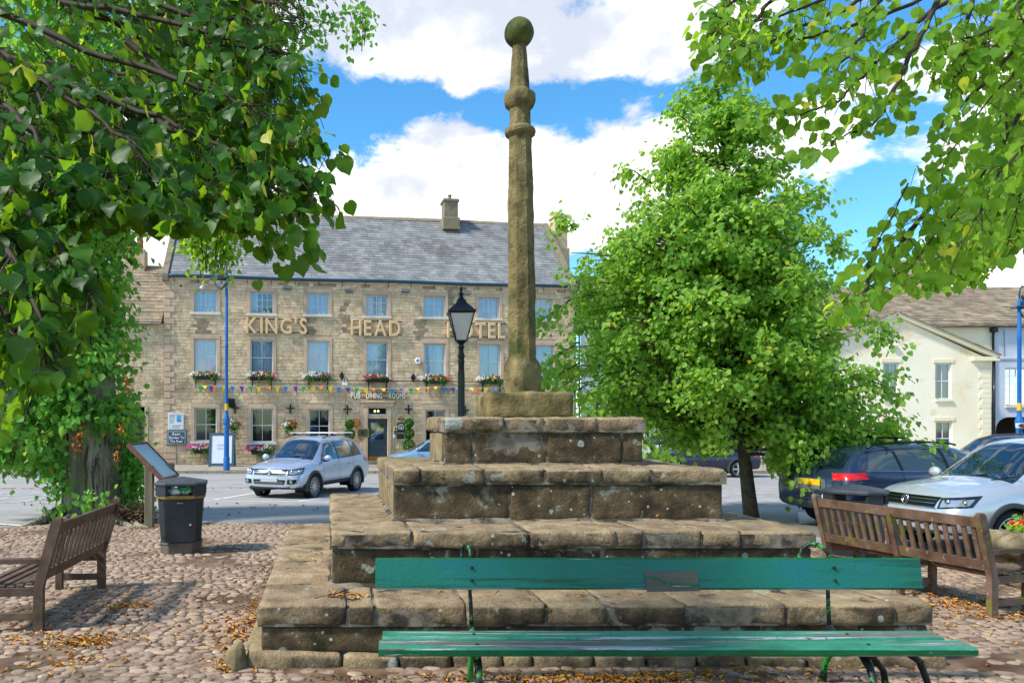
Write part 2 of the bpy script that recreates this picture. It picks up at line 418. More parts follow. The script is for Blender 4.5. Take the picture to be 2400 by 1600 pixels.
# ------------------------------------------------------------------ shared materials
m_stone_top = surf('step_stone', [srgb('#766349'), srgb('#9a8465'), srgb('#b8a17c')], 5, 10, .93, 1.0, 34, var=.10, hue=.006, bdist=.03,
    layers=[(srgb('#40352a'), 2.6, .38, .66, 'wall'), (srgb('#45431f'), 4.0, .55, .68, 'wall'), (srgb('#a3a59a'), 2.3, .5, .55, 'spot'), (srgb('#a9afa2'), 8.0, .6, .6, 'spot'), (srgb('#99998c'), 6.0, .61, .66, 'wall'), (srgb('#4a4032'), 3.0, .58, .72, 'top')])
m_stone_dark = surf('grimy_shaded_stone', [srgb('#30271b'), srgb('#524430'), srgb('#77664a')], 5, 10, .95, 1.0, 36, var=.18, bdist=.02,  # real grime, plus the tree shade on the front risers painted into the colour
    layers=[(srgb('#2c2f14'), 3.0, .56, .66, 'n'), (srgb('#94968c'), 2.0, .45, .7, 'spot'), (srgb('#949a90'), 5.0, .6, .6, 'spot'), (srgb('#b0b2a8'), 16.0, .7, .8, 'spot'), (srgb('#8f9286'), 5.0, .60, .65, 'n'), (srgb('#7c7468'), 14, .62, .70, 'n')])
m_stone_side = surf('pale_stone', [srgb('#5f5239'), srgb('#8a7958'), srgb('#ab9872')], 5, 10, .93, 1.0, 32, var=.12, bdist=.02,
    layers=[(srgb('#5e5a2a'), 5.0, .55, .70, 'n'), (srgb('#332b20'), 2.5, .58, .74, 'streak')])
m_mortar = surf('mortar', [srgb('#6b6154'), srgb('#958a7a')], 9, 6, .95, .8, 60, layers=[(srgb('#3a332a'), 3, .42, .58, 'n')])
m_shaft = surf('shaft_stone', [srgb('#3f3a1f'), srgb('#665b38'), srgb('#86764d'), srgb('#9a8a62')], 3.5, 9, .95, 1.0, 22, bdist=.03,
    layers=[(srgb('#46501f'), 2.2, .54, .72, 'n'), (srgb('#2e2a17'), 5.0, .6, .75, 'streak')])
m_ball = surf('mossy_ball_stone', [srgb('#2f3318'), srgb('#4d5425'), srgb('#6b6a3a')], 5, 8, .95, .8, 30, bdist=.02)
m_dirt = surf('trodden_earth', [srgb('#4a392a'), srgb('#6b5642'), srgb('#8a755e')], 2.2, 8, .95, .6, 60, layers=[(srgb('#4a2a16'), 1.6, .52, .68, 'n'), (srgb('#86745e'), 30, .62, .7, 'n')])
m_cobble = surf('cobble_stone', [srgb('#786453'), srgb('#9d8671'), srgb('#b49d86')], 9, 5, .85, .9, 45, var=.22, hue=.012, layers=[(srgb('#574634'), 1.1, .5, .68, 'n')])
m_asph = surf('asphalt', [srgb('#918e8a'), srgb('#a5a29d')], .5, 6, .85, .35, 150, layers=[(srgb('#7f7c78'), 1.3, .52, .7, 'n'), (srgb('#b8b5af'), 90, .62, .72, 'n')], stretch=(.5, 1, 1))
m_ground = surf('ground_soil', [srgb('#6b675f'), srgb('#807b72')], .3, 4, .9)
m_paint = surf('road_paint', [srgb('#c9c8c4'), srgb('#e6e5e2')], 14, 6, .7, layers=[(srgb('#8b8884'), 9, .57, .66, 'n')])
m_pave = surf('paving_flag', [srgb('#8f8678'), srgb('#aba192')], 3, 5, .85, .4, 60, var=.1)
m_kerb = surf('kerb_stone', [srgb('#77705f'), srgb('#958c79')], 5, 5, .85, .4, 60, var=.12)
m_litter = surf('dry_leaf', [srgb('#b37426'), srgb('#d6a04c')], 20, 3, .6, var=.4, hue=.02, spec=.2)
m_duff = surf('leaf_duff', [srgb('#5c351c'), srgb('#7b4a26')], 20, 3, .8, var=.35, hue=.015)
m_teak = surf('weathered_teak', [srgb('#3c2c22'), srgb('#5b4536'), srgb('#6d5849')], 5, 7, .65, .4, 60, objc=True, var=.12, stretch=(1, 1, 1), layers=[(srgb('#565626'), 3.0, .60, .75, 'n'), (srgb('#7d7263'), 14, .6, .72, 'n')])
m_teak2 = surf('mossy_teak', [srgb('#4d382a'), srgb('#6e5443'), srgb('#82695a')], 5, 7, .62, .4, 60, var=.14, layers=[(srgb('#6f7021'), 3.4, .56, .68, 'n'), (srgb('#a59a86'), 18, .6, .7, 'n')])
m_greenpaint = surf('green_bench_paint', [srgb('#0a5a48'), srgb('#0f6c5c'), srgb('#0d6c76')], .8, 4, .45, .5, 40, objc=True, layers=[(srgb('#4d6a5c'), 34, .60, .70, 'grain'), (srgb('#0a4a36'), 14, .50, .66, 'grain'), (srgb('#8f9a92'), 26, .74, .76, 'n')], spec=.4, coat=.05)
m_greentrim = surf('bright_green_trim', [srgb('#055028'), srgb('#08653a')], 6, 4, .45, .4, 40, objc=True, layers=[(srgb('#a9aeb0'), 16, .58, .61, 'grain'), (srgb('#6a665e'), 22, .64, .68, 'n')], coat=.05)
m_seatpaint = surf('worn_green_seat', [srgb('#1d6b50'), srgb('#348a6c'), srgb('#2a7560')], 2.5, 5, .42, .6, 50, objc=True, layers=[(srgb('#66625b'), 9, .52, .56, 'grain'), (srgb('#a3a8aa'), 18, .56, .60, 'grain'), (srgb('#45413c'), 30, .60, .64, 'grain'), (srgb('#5a564f'), 22, .60, .63, 'n')])
m_ironflake = surf('flaking_iron', [srgb('#17181a'), srgb('#23262a')], 20, 4, .5, .5, 60, layers=[(srgb('#358c38'), 10, .54, .57, 'n'), (srgb('#aeb6a8'), 16, .66, .69, 'n')])
m_iron = flat('black_iron', '#14161a', .4, .3, .2)
m_bark = surf('lime_bark', [srgb('#6a6250'), srgb('#989079'), srgb('#b5ae98')], 5, 8, .9, 1.0, 14, bdist=.05, stretch=(1, 1, .22), layers=[(srgb('#3a352a'), 4, .56, .68, 'n'), (srgb('#37322a'), 9, .54, .62, 'streak'), (srgb('#98a390'), 2.2, .62, .75, 'n')])
m_bark2 = surf('smooth_bark', [srgb('#3a3226'), srgb('#5d5240')], 9, 7, .9, .6, 30, layers=[(srgb('#3d5a45'), 7, .6, .68, 'n'), (srgb('#8c8a78'), 25, .68, .72, 'n')])
m_twig = flat('twig_bark', '#3b2f22', .8)
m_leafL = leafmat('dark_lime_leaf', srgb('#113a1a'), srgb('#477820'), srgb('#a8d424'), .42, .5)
m_leafM = leafmat('lime_leaf', srgb('#427a2c'), srgb('#9cc052'), srgb('#c4e850'), .5, .5)
m_leafR = leafmat('pale_lime_leaf', srgb('#3a6c22'), srgb('#7fa832'), srgb('#c2e438'), .5, .55)
m_bract = leafmat('lime_bract', srgb('#8a9a35'), srgb('#b8bf55'), srgb('#d8dc70'), .5, .4)
m_leafB = leafmat('epicormic_leaf', srgb('#3a7838'), srgb('#7cb452'), srgb('#bce64c'), .5, .45)
m_rust = flat('rust_leaf', '#b8642a', .8)
# ------------------------------------------------------------------ the ground
def bnd(x):
    pts = [(-60, 13.4), (-8, 13.6), (-6, 14.7), (4.5, 14.7), (5.7, 13.6), (6.9, 11.3), (8.5, 10.2), (60, 9.8)]
    for (a, b) in zip(pts, pts[1:]):
        if x <= b[0]: t = (x-a[0])/(b[0]-a[0]); return a[1]+(b[1]-a[1])*t
    return pts[-1][1]
mb = MB()
for i, y in enumerate((-60, 0, 14, 20, 26, 33, 60, 120, 400)): mb.v += [(-500, y, gz(y)-.02), (500, y, gz(y)-.02)]; mb.t += [0, 0]
for i in range(8): mb.f.append((2*i, 2*i+1, 2*i+3, 2*i+2)); mb.m.append(0)
mb.build('ground', m_ground, kind='structure')
def strip(name, xs, ys, zoff, mat, zn=0.0, **k):
    me = MB(); nx = len(xs)
    for j, f in enumerate(ys):
        for x in xs:
            y = f(x) if callable(f) else f
            me.v.append((x, y, gz(y)+zoff+zn*noise.noise(Vector((x*.8, y*.8, 3))))); me.t.append(0)
    for j in range(len(ys)-1):
        for i in range(nx-1): me.f.append((j*nx+i, j*nx+i+1, (j+1)*nx+i+1, (j+1)*nx+i)); me.m.append(0)
    return me.build(name, mat, fix=False, sm=True, **k)
xs = [-60+2*i for i in range(61)]
KY = 33.7
strip('road', sorted(xs+[4.5, 5.7, 6.9, 8.5, -7]), [lambda x: bnd(x)-.35, 16, 18, 20, 24, 28, 33, KY+.05], -.004, m_asph, kind='structure')
xs = [-14+.25*i for i in range(105)]
plaza = strip('cobbled_ground', xs, [0, 2, 3, 4, 5]+[5+.25*i for i in range(1, 20)]+[(lambda t: (lambda x: 9.75+(bnd(x)+.05*noise.noise(Vector((x*3, 0, 0)))-9.75)*t))(t/14) for t in range(15)], .013, m_dirt, .012, kind='structure')
mb = MB(); mb.v = [(-60, -30, -.01), (60, -30, -.01), (60, 0, .004), (-60, 0, .004), (-60, 9.7, .002), (-14, 9.7, .002), (-14, 0, .004), (12, 0, .004), (12, 9.7, .002), (60, 9.7, .002), (-60, 13.5, .002), (-14, 13.5, .002)]; mb.t = [0]*12
for f in ((0, 1, 2, 3), (3, 6, 5, 4), (7, 2, 9, 8), (4, 5, 11, 10)): mb.f.append(f); mb.m.append(0)
mb.build('earth_verge', m_dirt, kind='structure')
# monument frame
def mloc(p): return Vector((-1.186+p[0]-.1*p[1], 6.1+p[1]+.01*p[0], p[2]))
def in_mon(x, y, pad=0.0):
    v = y-6.1; u = x+1.186+.1*v
    return -pad < u < 5.34+pad and -pad < v < 4.75+pad
# cobbles
tmpl = []
for s in range(8):
    n = 9; P = []; rr = [1+.34*noise.noise(Vector((math.cos(k*6.283/n)*1.3, math.sin(k*6.283/n)*1.3, s*4.1))) for k in range(n)]
    for (r, z) in ((1.06, -.25), (1.0, .40), (.86, .84), (.5, .97)):
        for k in range(n): a = 2*math.pi*k/n; P.append((r*rr[k]*math.cos(a), r*rr[k]*math.sin(a), z+.12*noise.noise(Vector((k, s, r*3)))))
    P.append((0, 0, 1.0)); fs = [(i*n+k, i*n+(k+1) % n, (i+1)*n+(k+1) % n, (i+1)*n+k) for i in range(3) for k in range(n)]+[(3*n+k, 3*n+(k+1) % n, 4*n) for k in range(n)]
    tmpl.append((P, fs))
cmesh = []
for s, (P, fs) in enumerate(tmpl):
    b_ = MB(); b_.add(P, fs); cmesh.append(b_.mesh('cobble', m_cobble, True, False))
mb = MB(); cnt = 0; cob = []
y = 5.35
while y < 14.9:
    dy = .074+.014*random.random()+.0025*(y-5)
    x = -.57*y-.6+random.random()*.1; xe = min(.84*y+.3, 11.5)
    while x < xe:
        dx = random.uniform(.08, .17)
        cx, cy = x+dx/2, y+random.uniform(-.022, .022)+.06*math.sin(x*1.3+y)
        x += dx
        if cy > bnd(cx)-.07 or in_mon(cx, cy, .1): continue
        if 6.35 < cy < 10.9 and -1.0 < cx < 4.2: continue
        if noise.noise(Vector((cx*.9, cy*.9, 5))) > .38 and random.random() < .8: continue
        cob.append((cx, cy, dx*.50*random.uniform(.9, 1.04), dy*.55*random.uniform(.85, 1.1), random.uniform(.010, .022), random.uniform(-.35, .35), random.randrange(8)))
    y += dy
vis = sorted([c for c in cob if abs(c[0]/c[1]) < .8 and c[1] > 5.6 and -.54 < c[0]/c[1]], key=lambda c: c[1])
big = set(id(c) for c in vis[:300])
for c in cob:
    cx, cy, a, b, h, r, s = c; z = .008+.012*noise.noise(Vector((cx*.8, cy*.8, 3)))+gz(cy)
    tilt = random.uniform(-.1, .1)
    if id(c) in big:
        link('cobble', cmesh[s], plaza, loc=(cx, cy, z), rot=(tilt, random.uniform(-.08, .08), r), scale=(a, b, h))
    else:
        P, fs = tmpl[s]; cr, sr = math.cos(r), math.sin(r); mb.tint = random.random()+.001
        mb.add([(cx+px*a*cr-py*b*sr, cy+px*a*sr+py*b*cr, z+pz*h+tilt*py*b) for (px, py, pz) in P], fs)
mb.build('cobble_paving', m_cobble, plaza, sm=True, fix=False, kind='stuff')
# fallen leaves and duff
def scatter(name, spots, mat, smin, smax, label, cat, zup=.03, slim=.22):
    pos = []; 
    for (px, py, rx, ry, n, z0) in spots:
        D = F*(EYE-z0)/(py-PY)
        for _ in range(n):
            q = at(px+random.gauss(0, rx), py, D); yy = D+random.gauss(0, ry)
            if z0 == 0 and in_mon(q.x, yy, .02): continue
            pos.append((q.x, yy, z0+gz(yy)+random.uniform(.012, zup)))
    n = len(pos); pos = np.array(pos); a = np.random.rand(n)*6.283
    d = np.stack([np.cos(a), np.sin(a), np.random.uniform(-.25, .3, n)], 1); nr = np.stack([np.random.uniform(-.5, .5, n), np.random.uniform(-.5, .5, n), np.ones(n)], 1)
    P, Fc = LLO; P = P*np.array([1, slim*2, 1.6])
    me = leaf_cloud(name, pos, d, nr, np.random.uniform(smin, smax, n), mat, (P, Fc))
    o = link(name, me); o['kind'] = 'stuff'; tag(o, label, cat); return o
GS = [(190, 1510, 50, .10, 200, 0), (150, 1560, 60, .12, 90, 0), (300, 1425, 28, .08, 110, 0), (250, 1500, 80, .2, 60, 0), (80, 1500, 90, .2, 60, 0), (300, 1400, 120, .4, 60, 0), (480, 1500, 60, .3, 50, 0),
      (570, 1480, 26, .35, 170, 0), (545, 1560, 24, .12, 140, 0), (590, 1440, 20, .3, 80, 0), (1400, 1597, 130, .05, 420, 0), (1620, 1592, 110, .07, 120, 0), (1180, 1596, 170, .05, 90, 0), (1900, 1580, 120, .1, 60, 0),
      (2230, 1420, 50, .15, 160, 0), (2340, 1450, 60, .12, 100, 0), (2150, 1390, 60, .3, 60, 0), (2280, 1500, 100, .3, 50, 0), (330, 1330, 160, .7, 60, 0), (300, 1240, 60, .5, 70, 0), (90, 1270, 90, .5, 60, 0),
      (1350, 1395, 260, .12, 12, .49), (820, 1400, 26, .05, 34, .49), (1480, 1215, 300, .1, 10, .98), (820, 1170, 20, .2, 6, .98), (740, 1290, 25, .4, 10, .49)]
scatter('fallen_leaves', GS, m_litter, .025, .062, 'orange dry leaves and bracts lying in drifts on the cobbles and steps', 'fallen leaves', .05)
DS = [(590, 1470, 40, .6, 1500, 0), (520, 1400, 60, .8, 700, 0), (250, 1440, 60, .3, 700, 0), (1500, 1598, 500, .08, 1200, 0), (2230, 1440, 90, .4, 700, 0), (320, 1230, 60, .5, 400, 0), (110, 1250, 120, .5, 500, 0), (640, 1340, 40, .7, 500, 0)]
scatter('leaf_duff', DS, m_duff, .015, .035, 'brown crumbled leaf litter filling the joints between the cobbles', 'leaf litter', .022)
RS = [(650, 1185, 300, 1.4, 70, 0), (600, 1108, 300, .25, 260, -.4), (1780, 1106, 200, .2, 60, -.4), (150, 1112, 120, .2, 120, -.4)]
scatter('gutter_leaves', RS, m_litter, .05, .11, 'thin line of rusty leaves in the road gutter by the far kerb', 'fallen leaves', .03, .4)
# road markings
def line(pts, wd, name='road_line', lab=None):
    b_ = MB()
    P = []
    for (px, py) in pts:
        D = (EYE-.28)/((py-PY)/F-.02) if (py-PY)/F*33 > EYE+.38 else F*(EYE+.38)/(py-PY)
        P.append(Vector(((px-PX)*D/F, D, 0)))
    for p, q in zip(P, P[1:]):
        nseg = max(1, int((q-p).length/1.5)); d = (q-p).normalized(); nrm = Vector((-d.y, d.x, 0))*wd/2
        for i in range(nseg):
            a = p+(q-p)*i/nseg; c = p+(q-p)*(i+1)/nseg
            b_.add([(v.x, v.y, gz(v.y)+.003) for v in (a-nrm, c-nrm, c+nrm, a+nrm)], [(0, 1, 2, 3)])
    return b_.build(name, m_paint, fix=False, kind='structure')
line([(400, 1172), (800, 1176), (1000, 1172)], .14)
line([(400, 1166), (720, 1171)], .12)
line([(500, 1171), (640, 1148)], .16); line([(700, 1174), (860, 1154)], .16)
line([(-60, 1223), (88, 1234)], .12)
line([(400, 1145), (1000, 1147)], .2); line([(1690, 1146), (1860, 1146)], .12)
line([(1886, 1200), (1893, 1226)], .28)
line([(0, 1125), (70, 1118)], .12); line([(90, 1116), (120, 1114)], .12)
mb = MB()
for i in range(260):
    x = -38+i*.3+random.uniform(-.02, .02)
    if abs(x) > 39: continue
    mb.tint = random.random()+.001
    mb.cbox((x, 24.2, gz(24.3)-.05), (x+.27, 24.5, gz(24.3)+.012+random.uniform(0, .012)), .02)
mb.build('drain_setts', surf('pink_setts', [srgb('#8d7970'), srgb('#a59187')], 5, 4, .8, var=.2), kind='structure', fix=False)
def roadtext(s, cx, cy, wd, ht, flip=False):
    mb = MB()
    for Q, Fs in letters(s, wd, ht, gap=.2, depth=0.0005, bold=.03):
        vs = []
        for q in Q:
            u, v = q[0]-wd/2, q[2]-ht/2
            if flip: u, v = -u, -v
            vs.append((cx+u, cy+v, gz(cy+v)+.003))
        mb.add(vs, Fs)
    mb.build('road_lettering', m_paint, kind='structure', fix=False)
def gpos(px, py): D = (EYE-.28)/((py-PY)/F-.02); return ((px-PX)*D/F, D)
x, y = gpos(20, 1172); roadtext('BUS', x, y, 3.9, 1.7)
x, y = gpos(-10, 1157); roadtext('STOP', x, y, 4.6, 1.5)
x, y = gpos(1758, 1178); roadtext('BUS', x, y, 2.6, 1.5, True)
x, y = gpos(1700, 1160); roadtext('STOP', x, y, 3.0, 1.5, True)
# far pavement with kerb
PZ = -.26
pv = MB()
pv.add([(-60, KY+.15, PZ-.004), (60, KY+.15, PZ-.004), (60, 48, PZ-.004), (-60, 48, PZ-.004)], [(0, 1, 2, 3)])
pavement = pv.build('pavement', m_mortar, kind='structure')
fm = MB(); fm.cbox((0, 0, 0), (1, 1, 1), .012); flagm = fm.mesh('flagstone', m_pave)
mb2 = MB()
for r in range(7):
    x = -32+random.random()
    y0 = KY+.17+r*.62
    while x < 31:
        l = random.uniform(.6, 1.0)
        if r < 4 and -14 < x < 0: link('flagstone', flagm, pavement, loc=(x, y0, PZ-.05), scale=(l-.012, .605, .05+random.uniform(.004, .012)))
        else: mb2.tint = random.random()+.001; mb2.b2((x, y0, PZ-.05), (x+l-.012, y0+.605, PZ+.004+random.uniform(0, .008)))
        x += l
mb2.build('flagstones', m_pave, pavement, kind='stuff', fix=False)
kb = MB(); kb.cbox((0, 0, 0), (1, 1, 1), .03); kbm = kb.mesh('kerbstone', m_kerb)
for i in range(66):
    link('kerbstone', kbm, pavement, loc=(-30+i*.92, KY, gz(33)-.05), scale=(.90, .15, PZ-gz(33)+.055+random.uniform(0, .006)))
# ------------------------------------------------------------------ the market cross
cross = thing('market_cross', 'stepped stone market cross with tall shaft and ball finial in the centre', 'market cross', (1.4, 8.6, 0))
TI = [(0, 5.34, 0, 4.75, .0, .49, .175), (.57, 4.81, .64, 4.1, .49, .98, .155), (1.17, 4.36, 1.3, 3.75, .98, 1.485, .155), (1.75, 3.82, 1.9, 3.3, 1.485, 1.985, .16)]
S_ = [295, 267, 243, 225]
def uj(ti, pxs):
    v = TI[ti][2]; return [(p-PX)/S_[ti]+1.186+.1*v for p in pxs]
FCAP = [uj(0, [815, 878, 1092, 1280, 1425, 1608, 1845, 2100]), uj(1, [965, 1240, 1445, 1508, 1645, 1738]), uj(2, [985, 1134, 1277, 1409, 1530]), uj(3, [1180, 1275, 1400])]
FRIS = [uj(0, [1140, 1500, 1790, 2020]), uj(1, [1120, 1415, 1640]), uj(2, [1197, 1386]), uj(3, [1110, 1284, 1460])]
seed = [1]
def stone(mbm, a, b, r=.03, amp=.012, cell=.05, worn=.0, name='step_stone', par=cross):
    seed[0] += 1
    vs, fs = rblock(a, b, r, seed[0], amp, cell, 3.2, mloc, worn)
    m = MB(); m.add(vs, fs); return m.build(name, mbm, par, sm=True, world=True, fix=True)
J = .006
for t, (u0, u1, v0, v1, z0, z1, ch) in enumerate(TI):
    nx = TI[t+1] if t < 3 else (2.23, 3.17, 2.15, 2.95)
    zc = z1-ch; core = MB()
    core.add([mloc((x, y, z)) for x in (u0+.012, u1-.012) for y in (v0+.012, v1-.012) for z in (z0-.02 if t else -.1, z1-.012)], [(0,1,3,2),(4,6,7,5),(0,4,5,1),(2,3,7,6),(0,2,6,4),(1,5,7,3)])
    core.add([mloc((x, y, z)) for x in (u0-.018, u1+.018) for y in (v0-.024, v1) for z in (zc+.004, z1-.032)], [(0,1,3,2),(4,6,7,5),(0,4,5,1),(2,3,7,6),(0,2,6,4),(1,5,7,3)])
    core.build('mortar_core', m_mortar, cross, world=True)
    js = [u0-.02]+FCAP[t]+[u1+.02]; dep = nx[2]-v0+.12
    for a, b in zip(js, js[1:]):
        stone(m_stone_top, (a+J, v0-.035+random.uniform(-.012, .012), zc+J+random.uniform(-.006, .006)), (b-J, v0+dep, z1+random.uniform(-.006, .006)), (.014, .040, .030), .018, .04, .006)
    # left, right and back rows of caps
    vv = v0+dep+J; nn = max(2, int((v1-vv)/.55)); js = [vv+(v1-vv)*i/nn+(random.uniform(-.06, .06) if 0 < i < nn else 0) for i in range(nn+1)]
    for a, b in zip(js, js[1:]):
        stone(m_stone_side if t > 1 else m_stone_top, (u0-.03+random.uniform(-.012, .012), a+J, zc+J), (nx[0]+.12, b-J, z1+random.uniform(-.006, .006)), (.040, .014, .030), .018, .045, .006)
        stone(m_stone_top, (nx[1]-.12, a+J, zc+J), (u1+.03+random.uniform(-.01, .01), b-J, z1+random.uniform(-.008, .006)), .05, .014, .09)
    bs = [nx[0]+.13, (nx[0]+nx[1])/2, nx[1]-.13]
    for a, b in zip(bs, bs[1:]): stone(m_stone_top, (a+J, nx[3]-.12, zc+J), (b-J, v1+.02, z1), .04, .012, .12)
    # risers
    zb = z0+.11 if t == 0 else z0+.004
    js = [u0]+FRIS[t]+[u1]
    for a, b in zip(js, js[1:]):
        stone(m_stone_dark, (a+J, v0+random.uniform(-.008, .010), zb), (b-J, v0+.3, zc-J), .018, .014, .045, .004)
    nn = max(2, int((v1-v0-.3)/.6)); js = [v0+.3+(v1-v0-.3)*i/nn for i in range(nn+1)]
    for a, b in zip(js, js[1:]):
        stone(m_stone_side, (u0+random.uniform(-.006, .008), a+J, zb), (u0+.3, b-J, zc-J), .025, .01, .06)
        stone(m_stone_side, (u1-.3, a+J, zb), (u1, b-J, zc-J), .025, .01, .1)
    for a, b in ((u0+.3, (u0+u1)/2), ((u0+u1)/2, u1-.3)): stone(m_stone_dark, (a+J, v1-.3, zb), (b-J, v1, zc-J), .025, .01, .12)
    # mortar fillet where the step meets the next riser
js = [-.12]+[(p-PX)/300+1.186 for p in (800, 935, 1060, 1180, 1250, 1395, 1520, 1640, 1760, 1900, 2060)]+[5.45]
for a, b in zip(js, js[1:]): stone(m_stone_top, (a+J, -.09+random.uniform(-.02, .02), -.06), (b-J, .3, .115+random.uniform(-.012, .01)), .045, .016, .045, .006, 'footing_stone')
stone(m_stone_side, (-.26, -.16, -.08), (-.10, .12, .20), .09, .03, .04, .02, 'footing_stone'); 
for i in range(6): stone(m_stone_side, (-.12+random.uniform(-.03, .03), .32+i*.74, -.06), (.2, .32+(i+1)*.74-.02, .10), .04, .014, .07, .0, 'footing_stone'); stone(m_stone_top, (5.1, .32+i*.74, -.06), (5.46, .32+(i+1)*.74-.02, .10), .04, .014, .1, .0, 'footing_stone')
for t in (1, 2, 3):
    u0, u1, v0, v1, z0, z1, ch = TI[t]; m = MB()
    def pf(p): return mloc(p)
    ring = [(u0, v0), (u1, v0), (u1, v1), (u0, v1)]; vs = []
    N = 26; path = []
    for (a, b) in zip(ring, ring[1:]+ring[:1]):
        for i in range(N): path.append((a[0]+(b[0]-a[0])*i/N, a[1]+(b[1]-a[1])*i/N))
    cu, cv = (u0+u1)/2, (v0+v1)/2
    for (x, y) in path:
        d = Vector((x-cu, y-cv)); dx = -1 if x <= u0+.001 else (1 if x >= u1-.001 else 0); dy = -1 if y <= v0+.001 else (1 if y >= v1-.001 else 0)
        wj = .022+.03*abs(noise.noise(Vector((x*2.5, y*2.5, t))))
        vs += [pf((x-dx*.03, y-dy*.03, z0+wj*1.2+.004)), pf((x+dx*wj, y+dy*wj, z0+.003)), pf((x+dx*(wj+.01), y+dy*(wj+.01), z0-.02))]
    n = len(path); m.add(vs, [(3*i+k, 3*((i+1) % n)+k, 3*((i+1) % n)+k+1, 3*i+k+1) for i in range(n) for k in (0, 1)])
    m.build('mortar_fillet', m_mortar, cross, world=True, sm=True)
stone(m_shaft, (2.25, 2.17, 1.96), (3.19, 2.97, 2.262), .048, .024, .035, .012, 'socket_stone')
SX, SY = 1.273, 8.65
def shaft_part(name, prof, mat, n=8, amp=.006, tw=0, sub=7, rot=math.pi/8, square=None, cx=SX, lean=0.0):
    m = MB(); vs = []; rows = []
    for (p, q) in zip(prof, prof[1:]):
        k = max(1, int(abs(q[1]-p[1])/.028))
        rows += [(p[0]+(q[0]-p[0])*i/k, p[1]+(q[1]-p[1])*i/k, (p[2]+(q[2]-p[2])*i/k) if len(p) > 2 else 0) for i in range(k)]
    rows.append(tuple(prof[-1][:2])+((prof[-1][2],) if len(prof[-1]) > 2 else (0,)))
    NS = n*sub
    for (r, z, sq) in rows:
        for k in range(NS):
            th = 2*math.pi*k/NS
            seg = 2*math.pi/n; a = ((th) % seg)-seg/2
            ro = r*math.cos(math.pi/n)/math.cos(a) if n < 20 else r
            # square section with chamfers, blended in at the foot
            t2 = th+rot+math.radians(-90+20); c2, s2 = abs(math.cos(t2+math.pi/4)), abs(math.sin(t2+math.pi/4))
            rs = r*1.0/max(c2, s2); rs = min(rs, r*1.22)
            rr_ = ro*(1-sq)+rs*sq
            d = Vector((math.cos(th+rot+math.pi/2), math.sin(th+rot+math.pi/2), 0))
            nn = noise.noise(Vector((d.x*2, d.y*2, z*2.2)))+.7*noise.noise(Vector((d.x*6, d.y*6, z*7)))+.5*noise.noise(Vector((d.x*14, d.y*14, z*16)))
            rr_ += amp*nn
            vs.append((cx+lean*(z-2.2)+d.x*rr_, SY+d.y*rr_, z))
    fs = [(i*NS+k, i*NS+(k+1) % NS, (i+1)*NS+(k+1) % NS, (i+1)*NS+k) for i in range(len(rows)-1) for k in range(NS)]
    fs += [tuple(range(NS-1, -1, -1)), tuple((len(rows)-1)*NS+k for k in range(NS))]
    m.add(vs, fs); return m.build(name, mat, cross, sm='auto', world=True)
Z = lambda py: EYE+(PY-py)*SY/F
R = lambda hw: hw*SY/F
LN = -.010
shaft_part('shaft', [(R(35), 2.2, 1), (R(35.5), Z(862), 1), (R(34.5), Z(852), .8), (R(33.5), Z(838), 0), (R(33), Z(700), 0), (R(31), Z(480), 0), (R(28), Z(322), 0), (R(26), Z(314), 0)], m_shaft, amp=.010, rot=math.pi/8-.06, lean=LN)
shaft_part('lower_collar', [(R(27), Z(325), 0), (R(30), Z(321), 0), (R(35), Z(317), 0), (R(36.5), Z(311), 0), (R(35), Z(305), 0), (R(29), Z(301), 0), (R(26), Z(297), 0)], m_shaft, n=24, sub=2, amp=.006, lean=LN)
shaft_part('neck', [(R(26), Z(296), 0), (R(25.5), Z(285), 0), (R(25.5), Z(258), 0)], m_shaft, amp=.008, lean=LN)
shaft_part('upper_collar', [(R(25), Z(260), 0), (R(28), Z(256), 0), (R(36), Z(249), 0), (R(38), Z(243), 0), (R(38), Z(226), 0), (R(34), Z(219), 0), (R(27), Z(214), 0), (R(24), Z(211), 0)], m_shaft, amp=.008, lean=LN)
shaft_part('spire', [(R(24.5), Z(212), 0), (R(23), Z(195), 0), (R(16.5), Z(108), 0)], m_shaft, amp=.006, lean=LN)
m = MB(); m.blob((SX+LN*4.1, SY, Z(78)), R(34.5), 4, .03, 40, (1, 1, 1)); m.blob((SX+LN*4.1, SY, Z(44)), R(7), 2, .1, 8, (1, 1, .5)); m.build('ball_finial', m_ball, cross, sm=True, world=True)
t = thing('twig', 'thin dry twigs lying among orange bracts on the lowest step', 'twig', (at(815, 1395, 6.3)[0], 6.3, .49))
for pts in ([(740, 1403), (765, 1398), (790, 1390), (812, 1386)], [(770, 1402), (800, 1404), (828, 1407), (845, 1406)], [(765, 1398), (790, 1400), (812, 1392)]):
    m = MB(); m.tube([(at(x, y, 6.35).x, F*1.46/(y-PY)+.0, .505+.008*math.sin(x)) for x, y in pts], .006, 5); m.build('stick', m_twig, t, world=True, sm=True)
